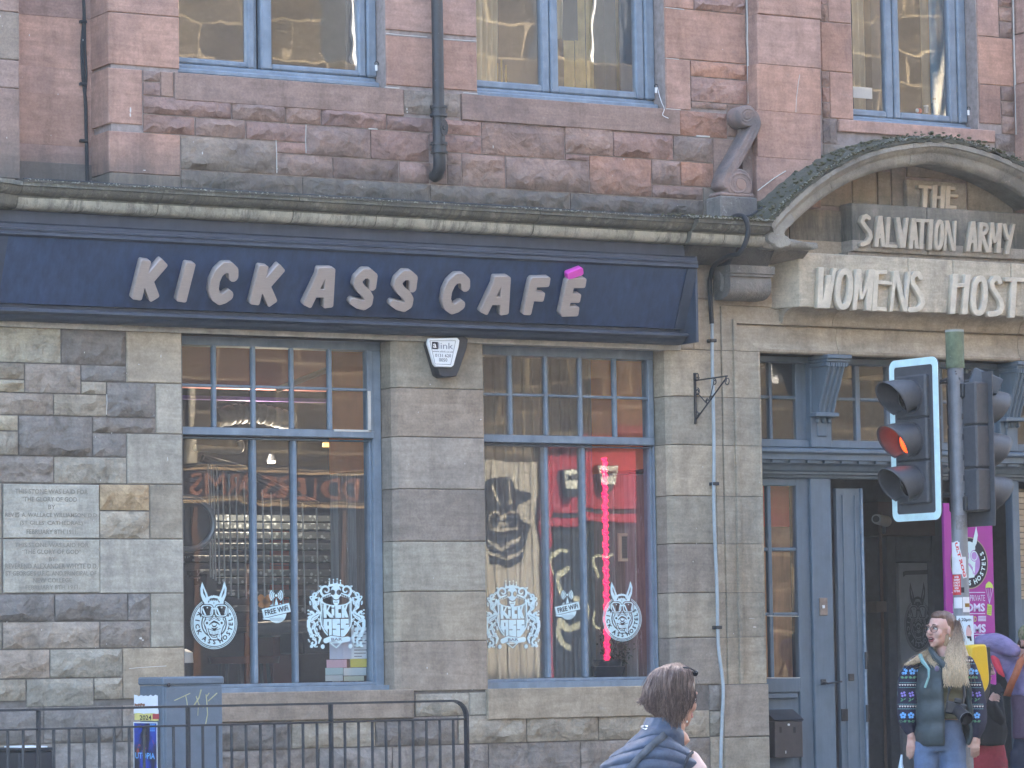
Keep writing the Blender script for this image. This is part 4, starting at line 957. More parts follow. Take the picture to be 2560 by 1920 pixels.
# ================================================================ SCROLL BRACKET
sc_ = empty('scroll_bracket', (0, 0, 0), parent=B); SY = -.16
def smp(p, n=6): return [(q.x, q.y) for q in catmull([(a, b, 0) for a, b in p], n)]
rib = smp([(478, 745), (492, 790), (470, 850), (420, 940), (366, 1040), (322, 1110), (300, 1180)])
letter_obj('scroll', [('s', 3, rib, 24), ('s', 3, [(432, 745)], 56), ('s', 3, [(378, 1185)], 82)], SY, M_['dkred'] if 'dkred' in M_ else soot_variant('sooty red carving', (.33, .235, .20), (.17, .145, .14), 4, (.30, .28, .27)), sc_, .15, res=.006, radius=.0013, bevel=.008)
mr = sc_.children[0].data.materials[0]; M_['dkred'] = mr
for cxy, r0, r1, tn in (((432, 745), 50, 10, 2.2), ((378, 1185), 76, 30, 1.6)):
    sp = [(cxy[0]+(r0+(r1-r0)*k/50)*math.cos(2*math.pi*tn*k/50), cxy[1]-(r0+(r1-r0)*k/50)*math.sin(2*math.pi*tn*k/50)) for k in range(51)]
    tubeobj('spiral', [Q(3, u, v, SY-.004) for u, v in sp], .011, mr, sc_, 6)
tubeobj('spiral', [Q(3, u, v, SY-.004) for u, v in smp([(480, 770), (488, 800), (462, 870), (400, 985), (352, 1080), (328, 1150), (330, 1190)])], .010, mr, sc_, 6)
bm = bmesh.new(); c_ = Q(3, 392, 1180, SY); tube(bm, [c_+Vector((0, .02, 0)), c_-Vector((0, .012, 0))], [.055, .045], 20); bmobj('boss', bm, flat('rosy carving', (.33, .22, .175), .95), sc_)
x0_, x1_ = Q(3, 262, 1330, -.2).x, Q(3, 500, 1330, -.2).x
box('base', x0_, x1_, -.2, 0, c_top+.03, Q(3, 300, 1245, -.3).z, M_['dkstone2'], sc_, .01); box('base_roll', x0_+.02, x1_, -.17, 0, Q(3, 300, 1245, -.3).z+.002, Q(3, 300, 1215, -.3).z, mr, sc_, .012)
box('web', Q(3, 400, 1000, -.07).x, Q(3, 492, 1000, -.07).x, -.07, -.002, Q(3, 400, 1240, -.12).z, Q(3, 400, 800, -.12).z, mr, sc_, .005)
# ================================================================ DOORWAY WOODWORK
DR = M_['door']; WY = .25
scr = empty('door_screen', (0, 0, 0), parent=B)
def qx(i, u, v=900, Y=WY): return Q(i, u, v, Y).x
def qz(i, v, u=900, Y=WY): return Q(i, u, v, Y).z
def wb(name, xa, xb, za, zb, ya=.25, yb=.31, m=None, bev=.005, parent=None): return box(name, xa, xb, ya, yb, za, zb, m or DR, parent or scr, bev)
z6 = {v: qz(6, v) for v in (695, 905, 925, 1185, 1235, 1370, 1430, 1480)}
zT = ZD+.03
vb = [(575, 595), (745, 832), (968, 975), (1130, 1160), (1330, 1352), (1500, 1522), (1670, 1692), (1840, 1862), (2020, 2050), (2160, 2168), (2310, 2332), (2480, 2502)]
vx = [(qx(6, a), qx(6, b)) for a, b in vb]; XE = XD1+.05
wb('head_rail', XD0-.05, XE, z6[695], zT, .20, .31); wb('transom_rail', XD0-.05, XE, z6[1235], z6[1185], .22, .31)
for a, b in vx: wb('muntin', a, b, z6[1185]+.001, z6[695]-.001, .252, .30)
pxs = [XD0-.05]+[q for s_ in vx for q in s_]+[XE]
for k in range(0, len(pxs), 2):
    if pxs[k+1]-pxs[k] < .05: continue
    wb('glazing_bar', pxs[k], pxs[k+1], z6[925], z6[905], .256, .296)
    for za, zb in ((z6[1185], z6[925]), (z6[905], z6[695])): pane(pxs[k], pxs[k+1], za, zb, .275, scr, M_['glassd'], 1.0)
def console(ua, ub):
    xa, xb = qx(6, ua, 1000, .2), qx(6, ub, 1000, .2)
    wb('pilaster', xa, xb, z6[1235]+.001, zT-.001, .19, .33)
    c = wb('small_panel', xa+.05, xb-.05, qz(6, 1160, Y=.18), qz(6, 1058, Y=.18), .176, .19, bev=.006)
    za, zb = qz(6, 1008, Y=.15), qz(6, 712, Y=.05)
    pr = [(.188, za)]+[(.13-.15*(k/8)**1.5-.02*math.sin(math.pi*k/8), za+(zb-za)*k/8) for k in range(9)]+[(.188, zb)]
    prism('console', pr, xa+.015, xb-.015, DR, scr)
    for k in range(4):
        xx = xa+.03+(xb-xa-.06)*k/3
        tubeobj('flute', [(xx, y-.004, z) for y, z in pr[1:-1]], .011, DR, scr, 6)
    for k, (a, h, y0) in enumerate(((zb, .03, -.04), (zb+.031, .022, -.055), (zb+.054, .03, -.075))): wb('console_cap', xa-.005-.006*k, xb+.005+.006*k, a, a+h, y0, .19)
    for k in range(8): wb('dentil', xa+.004+(xb-xa-.01)*k/8, xa+.004+(xb-xa-.01)*(k+.55)/8, zb-.004, zb+.026, -.052, -.038, bev=0)
    wb('console_base', xa-.012, xb+.012, za-.03, za, .10, .19)
    for k in range(3): wb('drop', xa+.035+k*.05, xa+.068+k*.05, za-.075, za-.031, .15, .19, bev=.01)
console(835, 968); console(2052, 2162)
zd0, zd1 = qz(6, 1378, Y=.15), qz(6, 1236, Y=.08)
hh = zd1-zd0
prism('dentil_cornice', [(.31, zd1), (.09, zd1), (.07, zd1-.012), (.07, zd1-.03), (.10, zd1-.045), (.10, zd1-.085), (.14, zd1-.087), (.14, zd1-.11), (.125, zd1-.112)]+[(.125+.05*math.sin(R_(a)), zd1-.112-.045*(1-math.cos(R_(a)))) for a in (30, 60, 90)]+[(.185, zd1-.165), (.20, zd1-.168), (.20, zd1-.185), (.215, zd1-.19), (.22, zd0), (.31, zd0)], XD0-.05, XE, DR, scr)
for k in range(26):
    xa = XD0+.02+k*.155
    if xa < XD1: wb('dentil', xa, xa+.1, zd1-.108, zd1-.088, .112, .14, bev=0)
wb('frieze_board', XD0-.05, XE, z6[1430], zd0+.01, .235, .31)
# left leaf
def door_leaf():
    d = empty('door', (0, 0, 0), parent=B)
    def b(name, xa, xb, za, zb, ya=.26, yb=.32, m=None, bev=.005): return box(name, xa, xb, ya, yb, za, zb, m or DR, d, bev)
    zt, zg = z6[1430]-.002, qz(6, 1480); zb = qz(9, 1068, 700); x0 = XD0-.05
    xg0, xg1 = qx(9, 606, 500), qx(9, 765, 500); xm0, xm1 = qx(9, 582, 500), qx(9, 606, 500); xr = qx(9, 845, 500)
    b('stile', xg1, xr, .0, zt, .262, .32); b('top_rail', x0, xg1, zg, zt); b('muntin', xm0, xm1, zb, zg, .268, .31)
    r1a, r1b, r2a, r2b = qz(9, 228, 700), qz(9, 250, 700), qz(9, 645, 700), qz(9, 665, 700)
    for za, zb_ in ((r1b, r1a), (r2b, r2a)): b('muntin', x0, xm0, za, zb_, .27, .308); b('muntin', xm1, xg1, za, zb_, .27, .308)
    for xa, xb in ((x0, xm0), (xg0, xg1)):
        for za, zc in ((zb, r2b), (r2a, r1b), (r1a, zg)): pane(xa, xb, za, zc, .29, d, M_['glassd'], .8)
    b('lock_rail', x0, xg1, qz(9, 1160, 700), zb-.001); b('bottom_panel', x0, xg1, .03, qz(9, 1160, 700)-.001, .285, .32); b('panel_mould', x0, xg1-.02, qz(9, 1200, 700), qz(9, 1166, 700), .262, .285, bev=.008)
    b('raised_field', x0, xg1-.06, .2, qz(9, 1265, 700), .268, .285, bev=.01)
    # coloured curtains seen through the panes
    b('curtain', x0, xg1+.1, zb-.05, r1b, .5, .52, simple('ochre curtain', (.48, .26, .15), .9, var=.25, sc=5, streak=.3)); b('curtain', xg0+.0, xg1+.1, r1b+.19, zg+.05, .50, .52, simple('red curtain', (.55, .08, .075), .9, var=.1))
    b('curtain', x0, xg1+.1, r1b, r1b+.189, .501, .521, flat('tan curtain', (.33, .17, .12), .9, var=.2))
    b('letter_plate', qx(9, 897, 600, .23), qx(9, 948, 600, .23), qz(9, 665, 900, .23), qz(9, 552, 900, .23), .225, .238, flat('worn brass', (.22, .19, .17), .5, metal=.3, var=.3), .003)
    b('bell_push', qx(9, 915, 600, .22), qx(9, 930, 600, .22), qz(9, 620, 900, .23), qz(9, 600, 900, .23), .215, .226, M_['white'], .003)
    return d
dl = door_leaf()
xp0, xp1 = qx(9, 845, 500), qx(9, 985, 500, .235)
wb('door_post', xp0, xp1, 0, z6[1430]-.002, .235, .33)
wb('door_post', qx(6, 2130, 1600), qx(6, 2175, 1600), 0, z6[1430]-.002, .235, .33)
# folded second leaf
d2 = empty('folded_door', (0, 0, 0), parent=B)
x20, x21 = qx(6, 985, 1460, .36), qx(6, 1152, 1460, .33)
z2 = qz(6, 1495, 1070, .35)
bm = bmesh.new(); mbox(bm, x20, x21, .33, .37, .02, z2, .004); bmobj('leaf', bm, DR, d2)
for xa, xb in ((x20+.05, x20+.062), (x21-.055, x21-.04)): box('moulding', xa, xb, .32, .33, .05, z2-.05, DR, d2, .004)
box('edge_strip', x21+.001, x21+.02, .315, .375, .02, z2, flat('pale edge paint', (.2, .26, .33), .6, var=.3), d2)
for v in (1240, 900): box('hinge', x21+.0, x21+.026, .30, .315, qz(9, v+110, 1180, .33), qz(9, v, 1180, .33), M_['iron'], d2, .003)
box('lock', qx(9, 1090, 1060, .31), qx(9, 1126, 1060, .31), .318, .33, qz(9, 1085, 1100, .32), qz(9, 1040, 1100, .32), M_['iron'], d2, .003); box('lock', qx(9, 1045, 1310, .31), qx(9, 1086, 1310, .31), .318, .33, qz(9, 1345, 1060, .32), qz(9, 1265, 1060, .32), M_['iron'], d2, .003)
tubeobj('hook', [Q(9, 920, 1090, .21), Q(9, 950, 1102, .19), Q(9, 1040, 1090, .20)], .008, M_['iron'], d2, 6); box('hook_plate', qx(9, 910, 1090, .22), qx(9, 945, 1090, .22), .225, .236, qz(9, 1110, 920, .22), qz(9, 1075, 920, .22), M_['iron'], d2, .004)
# lobby behind
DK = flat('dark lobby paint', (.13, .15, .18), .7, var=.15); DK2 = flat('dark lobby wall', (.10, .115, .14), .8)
lob = empty('lobby', (0, 0, 0), parent=B)
lx0, lx1 = x20-.05, qx(9, 1720, 500, .4)
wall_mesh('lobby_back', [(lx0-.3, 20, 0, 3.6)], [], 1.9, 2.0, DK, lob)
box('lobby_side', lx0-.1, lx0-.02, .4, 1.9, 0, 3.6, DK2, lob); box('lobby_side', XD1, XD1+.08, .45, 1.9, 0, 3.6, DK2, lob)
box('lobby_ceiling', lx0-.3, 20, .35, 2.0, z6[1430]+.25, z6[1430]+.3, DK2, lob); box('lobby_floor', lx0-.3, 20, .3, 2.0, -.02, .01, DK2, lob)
box('beam', Q(9, 1275, 100, 1.6).x, Q(9, 1640, 100, 1.6).x, 1.6, 1.9, Q(9, 1300, 150, 1.6).z, Q(6, 1300, 1580, 1.6).z, flat('taupe board', (.12, .10, .10), .8), lob)
Yd = 1.86
for u0, u1, v0, v1, y0 in ((1335, 1390, 150, 1800, 1.78), (1630, 1700, 150, 1800, 1.78), (1390, 1630, 150, 320, 1.80)):
    box('door_casing', Q(9, u0, 500, y0).x, Q(9, u1, 500, y0).x, y0, 1.9, 0 if v1 > 1000 else Q(9, 1500, v1, y0).z, Q(9, 1500, v0, y0).z, DK, lob, .005)
ip = box('frosted_panel', Q(9, 1412, 600, Yd).x, Q(9, 1618, 600, Yd).x, Yd, 1.9, .3, Q(9, 1500, 328, Yd).z, flat('frosted panel', (.38, .41, .45), .45), lob)
tubeobj('conduit', [Q(9, 1292, 0, 1.6), Q(9, 1290, 170, 1.6), Q(9, 1300, 640, 1.6), Q(9, 1325, 1646, 1.6)], .012, flat('brown conduit', (.17, .13, .12), .6), lob, 6)
box('junction_box', Q(9, 1240, 600, 1.6).x, Q(9, 1308, 600, 1.6).x, 1.55, 1.7, Q(9, 1270, 645, 1.6).z, Q(9, 1270, 575, 1.6).z, flat('taupe box', (.19, .17, .17), .6), lob, .006)
cctv = empty('security_camera', Q(9, 1290, 50, .9), 'small round grey security camera above the dark hostel lobby', 'camera')
c0, c1 = Q(9, 1262, 45, .8), Q(9, 1325, 60, 1.1)
tubeobj('housing', [c0, c0+(c1-c0)*.5, c1], [.038, .042, .045], flat('grey camera shell', (.28, .29, .30), .5), cctv, 16); tubeobj('lens', [c0-(c1-c0)*.03, c0+(c1-c0)*.1], .026, M_['black'], cctv, 16); tubeobj('mount', [c1-(c1-c0)*.2, Q(9, 1310, 130, 1.6)], .016, M_['galv'], cctv, 8)
# right window of the screen: cream slats behind glass
rw = empty('side_window', (0, 0, 0), parent=B)
xr0 = qx(9, 2150, 500, .3)
wb('frame', qx(6, 2130, 1600)+.06, xr0, .0, z6[1430]-.002, .255, .33, parent=rw)
pane(xr0, XE, Q(9, 2200, 560, .3).z, z6[1480], .30, rw, M_['glassd'], .5); box('lower_board', xr0, XE, .27, .31, 0, Q(9, 2200, 560, .3).z, DR, rw, .004)
bl = flat('cream blind', (.52, .46, .38), .8, var=.1)
for k in range(22):
    zt_k = z6[1480]-.02-k*.045; box('slat', xr0, XE, .36, .375+(.01 if k % 2 else 0), zt_k-.04, zt_k, bl, rw, .004)

# ================================================================ MAGENTA BANNER
bx0, bx1 = Q(9, 1702, 300, .16).x, Q(9, 2015, 300, .16).x; bz1 = Q(6, 1950, 1592, .16).z
PUR = flat('magenta banner print', (.36, .035, .30), .5, var=.05); PURB = flat('purple banner print', (.19, .05, .28), .5, var=.05)
ban = empty('banner', ((bx0+bx1)/2, .16, 1.5), 'tall magenta hostel banner with black donkey roundel behind the signal pole', 'banner')
box('board', bx0, bx1, .16, .19, Q(9, 1900, 1330, .16).z, bz1, PUR, ban, .003); box('lower_board', bx0, bx1+.02, .16, .19, .1, Q(9, 1900, 1330, .16).z-.002, flat('deep violet print', (.07, .03, .14), .5), ban, .003)
def flat_text(s, x0, x1, z0, z1, Y, m, parent, name='lettering', M=FACE, ext=.001, off=0.0):
    me = fit_mesh(text_mesh(s, 1, ext=0, off=off), x1-x0, z1-z0); on_wall(me, (x0+x1)/2, Y, (z0+z1)/2, M=M); return link(name, me, m, parent)
def bt(s, u0, u1, v0, v1, m, off=.012): a, b = Q(9, u0, v0, .155), Q(9, u1, v1, .155); return flat_text(s, a.x, b.x, b.z, a.z, .156, m, ban, off=off)
LIL = flat('lilac print', (.62, .60, .85), .5); LIME = flat('lime print', (.50, .68, .12), .5)
bt('PRIVATE', 1866, 1962, 534, 572, LIL, .0); bt('ROOMS', 1755, 1962, 588, 640, LIL, .04); bt('D', 1892, 1908, 672, 705, LIME, .0); bt('DORMS', 1750, 1968, 722, 776, LIL, .04); bt('D', 1898, 1918, 800, 836, LIL, .0); bt('N', 1972, 2000, 1540, 1580, LIME, .01)
for v in (518, 655, 788): a, b = Q(9, 1750, v, .155), Q(9, 1962, v, .155); box('rule', a.x, b.x, .155, .158, a.z-.003, a.z+.003, LIL, ban)
for k in range(4): a, b = Q(9, 1918, 672+k*9, .155), Q(9, 1968, 672+k*9, .155); box('rule', a.x, b.x, .155, .158, a.z-.0035, a.z+.0035, LIL, ban)
def parachute(u, v, k):
    letter_obj('parachute', [('p', 9, [(u-24*k, v), (u-20*k, v-25*k), (u-5*k, v-42*k), (u+8*k, v-40*k), (u+22*k, v-22*k), (u+26*k, v+2), (u+10*k, v-4*k), (u-10*k, v-4*k)])], .157, LIME, ban, .002, res=.004, radius=.0014, bevel=0)
    letter_obj('parcel', [('p', 9, [(u-10*k, v+100*k), (u+18*k, v+110*k), (u+14*k, v+178*k), (u-14*k, v+168*k)])], .157, LIME, ban, .002, res=.004, radius=.0014, bevel=0)
    for q_ in range(4): a_, b_ = Q(9, u-8*k, v+118*k+q_*13*k, .155), Q(9, u+13*k, v+121*k+q_*13*k, .155); box('stripe', a_.x, b_.x, .1545, .156, b_.z-.002, b_.z+.002, flat('dark green print', (.06, .12, .03), .5), ban)
    for d in (-22, -8, 8, 24): tubeobj('string', [Q(9, u+d*k, v, .155), Q(9, u+2, v+100*k, .155)], .0016, LIL, ban, 4)
parachute(1988, 490, 1.0); parachute(2028, 1505, 1.0)

# ================================================================ LOGOS
def rot2(pts, a, c=(0, 0)):
    ca_, sa_ = math.cos(R_(a)), math.sin(R_(a)); return [(c[0]+x*ca_-y*sa_, c[1]+x*sa_+y*ca_) for x, y in pts]
def donkey_logo(letters=True):
    s = Sdf(-1.1, 1.1, -1.1, 1.75, .0125)
    r = np.hypot(s.X, s.Y)
    s.add(np.maximum(.55-r, r-.885)); s.add(np.abs(r-.93)-.013); s.add(np.abs(r-.985)-.014); s.add(r-.50)
    for k in (.43, .36): s.cut(np.abs(r-k)-.008)
    head = np.full(s.X.shape, 1e3)
    def H(d): 
        nonlocal head; head = np.minimum(head, d)
    H(s.poly([(-.56, 1.1), (-.58, 1.35), (-.5, 1.64), (-.40, 1.42), (-.28, 1.15), (-.2, .92), (-.40, .8), (-.48, .9)]))
    H(s.poly([(.45, 1.66), (.56, 1.38), (.53, 1.1), (.40, .82), (.2, .9), (.25, 1.1), (.36, 1.35)]))
    H(s.ell(0, .82, .42, .27)); H(s.poly([(-.45, .7), (.48, .7), (.36, .1), (.38, -.1), (.27, -.45), (.16, -.62), (-.12, -.62), (-.27, -.4), (-.38, -.05), (-.33, .15)]))
    H(s.ell(-.3, .02, .12, .13)); H(s.ell(.33, .02, .12, .13)); H(s.ell(.21, -.5, .1, .16, 20))
    s.v = np.maximum(s.v, -(head-.035)); s.add(head)
    for k in range(-4, 5): s.add(s.poly([(k*.085-.04, 1.02-.012*k*k), (k*.09, 1.13-.014*k*k), (k*.085+.04, 1.02-.012*k*k)]))
    # dark drawing
    for a in (-1, 1):
        s.cut(s.stroke([(a*.46, 1.36), (a*.42, 1.2), (a*.34, 1.02)], [.012, .035, .012]))
    s.cut(s.stroke([(-.24, .83), (-.14, .93), (0, .95), (.14, .93), (.24, .83)], [.02, .05, .055, .05, .02])); 
    for k in range(-2, 3): s.add(s.poly([(k*.08-.03, .84), (k*.09, .955), (k*.08+.03, .84)]))
    s.cut(s.stroke([(0, .84), (0, .76)], .012))
    for a in (-.30, .32):
        fr = np.maximum(np.abs(s.X-a)/.27, np.abs(s.Y-.5)/.235); fr = (((np.abs(s.X-a)/.27)**3.2+(np.abs(s.Y-.5)/.235)**3.2)**(1/3.2)-1)*.24
        s.cut(fr-.03); s.add(fr); s.cut(fr+.045)
        s.add(np.maximum(fr+.06, s.stroke([(a-.20, .62), (a-.05, .30)], .035))); s.add(s.stroke([(a+.02, .62)], .03)); s.add(np.maximum(fr+.06, s.stroke([(a+.22, .64), (a+.16, .36)], .03)))
    s.add(s.stroke([(-.08, .58), (.1, .58)], .03))
    s.cut(s.stroke([(0, .42), (-.08, .22), (-.22, .12)], [.03, .014, .01])); s.cut(s.stroke([(0, .42), (.1, .22), (.24, .12)], [.03, .014, .01]))
    s.cut(s.stroke([(-.28, .16), (0, .27), (.3, .16)], .01)); s.cut(s.stroke([(-.22, .10), (0, .20), (.24, .10)], .01))
    s.cut(s.stroke([(-.22, -.06), (-.1, .03), (.0, .08), (.14, .03), (.25, -.06)], [.012, .03, .04, .035, .012]))
    s.cut(s.stroke([(-.1, -.03), (-.04, -.12), (.06, -.12), (.12, -.03)], [.01, .025, .025, .01])); s.cut(s.stroke([(-.12, -.17), (.02, -.24), (.16, -.14)], [.01, .05, .01]))
    s.cut(s.stroke([(-.26, -.22), (-.2, -.42), (-.08, -.53), (.06, -.54), (.12, -.5)], .016)); s.cut(s.stroke([(-.27, -.2), (0, -.28), (.27, -.2)], .012)); s.cut(s.stroke([(-.2, -.42), (0, -.47), (.16, -.42)], .02))
    for k in range(-3, 4): s.cut(s.stroke([(k*.065, -.26), (k*.058, -.45)], .006))
    s.cut(s.stroke([(.12, -.42), (.12, -.56), (.2, -.64)], .014)); s.cut(s.stroke([(.22, -.42), (.22, -.54)], .008)); s.cut(s.ell(-.3, .02, .05, .05)); s.cut(s.ell(.33, .02, .05, .05))
    me = curve_mesh('logo', s.loops(.002)); mes = [me]; idx = [0]
    if letters:
        T = 'KICKASSHOSTELS'; an = [152, 170, 188, 207, 235, 253, 270, 293, 310, 327, 343, 358, 13, 28]
        for ch, a in zip(T, an):
            m = fit_mesh(text_mesh(ch, 1, off=.035), None, .19); m.transform(Matrix.Translation((.72*math.cos(R_(a)), .72*math.sin(R_(a)), .004)) @ Matrix.Rotation(R_(a+90), 4, 'Z')); mes.append(m); idx.append(1)
    return join_meshes('logo', mes, idx)
LOGO = donkey_logo()
def place_logo(name, cx, cy, cz, w_, h, mats, parent=None, flip=False):
    me = LOGO.copy(); me.name = name
    for m in mats: me.materials.append(m)
    on_wall(me, cx, cy, cz, sx=w_/2, sz=h/2, sy=.3); return link(name, me, None, parent)
GY = .236                                    # just in front of the lower panes
def dz_(i, u0, u1, v0, v1, Y=GY): a, b = Q(i, u0, v0, Y), Q(i, u1, v1, Y); return (a.x+b.x)/2, (a.z+b.z)/2, b.x-a.x, a.z-b.z
for (i, u0, u1, v0, v1, lab) in ((7, 1225, 1527, 553, 880, 'round donkey sticker low on the left shop window above the grey cabinet'), (8, 1686, 1942, 540, 830, 'round donkey sticker beside the pink light strip on the right shop window')):
    x, z, w_, h = dz_(i, u0, u1, v0, v1); o = place_logo('window_sticker', x, GY, z, w_, h, (M_['decal'], M_['ink'])); props(o, lab, 'sticker', 'window stickers')
x, z, w_, h = dz_(9, 1735, 1985, 160, 495, .155)
box('roundel_back', x-.001, x+.001, .159, .16, z, z+.001, M_['ink'], ban)
bm = bmesh.new(); tube(bm, [(x, .158, z), (x, .1555, z)], 1, 40); bmesh.ops.scale(bm, vec=(w_/2, 1, h/2), verts=bm.verts, space=Matrix.Translation((-x, 0, -z))); bmobj('roundel', bm, flat('gold ring print', (.35, .27, .22), .5), ban)
bm = bmesh.new(); tube(bm, [(x, .156, z), (x, .154, z)], 1, 40); bmesh.ops.scale(bm, vec=(w_/2*.955, 1, h/2*.955), verts=bm.verts, space=Matrix.Translation((-x, 0, -z))); bmobj('roundel', bm, M_['ink'], ban)
bm = bmesh.new(); tube(bm, [(x, .1545, z), (x, .1525, z)], 1, 40); bmesh.ops.scale(bm, vec=(w_/2*.56, 1, h/2*.56), verts=bm.verts, space=Matrix.Translation((-x, 0, -z))); bmobj('roundel', bm, flat('violet print', (.42, .25, .6), .5), ban)
def head_only():
    me = LOGO.copy(); bm = bmesh.new(); bm.from_mesh(me)
    return bm, me
for ch, a in zip('KICKASSHOSTELS', [152, 170, 188, 207, 235, 253, 270, 293, 310, 327, 343, 358, 13, 28]):
    m = fit_mesh(text_mesh(ch, 1, off=.035), None, .2); m.transform(Matrix.Translation((.76*math.cos(R_(a)), .76*math.sin(R_(a)), 0)) @ Matrix.Rotation(R_(a+90), 4, 'Z')); on_wall(m, x, .153, z, sx=w_/2, sz=h/2); link('letter', m, M_['decal'], ban)
s_ = Sdf(-.7, .8, -.75, 1.75, .015)
for d in (s_.poly([(-.5, .9), (-.55, 1.3), (-.42, 1.66), (-.25, 1.2), (-.15, .8)]), s_.poly([(.5, 1.7), (.6, 1.3), (.5, .95), (.3, .7), (.2, .9), (.35, 1.3)]), s_.ell(0, .75, .4, .28), s_.poly([(-.4, .6), (.45, .6), (.3, -.5), (-.2, -.55)])): s_.add(d)
for a in (-.28, .32): s_.cut(s_.ell(a, .42, .26, .25)); s_.add(np.abs(s_.ell(a, .42, .2, .19))-.02)
for k in range(6): s_.cut(s_.stroke([(-.2+.07*k, .15-.06*k), (.05+.05*k, .05-.08*k), (.2, -.1-.05*k)], .014))
me = curve_mesh('donkey', s_.loops(.003)); on_wall(me, x, .1515, z-.02, sx=w_/2*.8, sz=h/2*.9); link('donkey', me, M_['decal'], ban)
x, z, w_, h = dz_(9, 1437, 1625, 560, 900, Yd-.01); o = place_logo('etched_logo', x, Yd-.012, z, w_, h, (flat('etched line', (.15, .16, .18), .5), flat('frosted panel', (0, 0, 0))), ip)
bt2 = letter_obj('ribbon', [('p', 9, [(1435, 385), (1450, 378), (1600, 372), (1615, 380), (1610, 408), (1595, 400), (1450, 405), (1437, 418)])], Yd-.01, flat('etched line', (0, 0, 0)), ip, .004, res=.006, bevel=0)
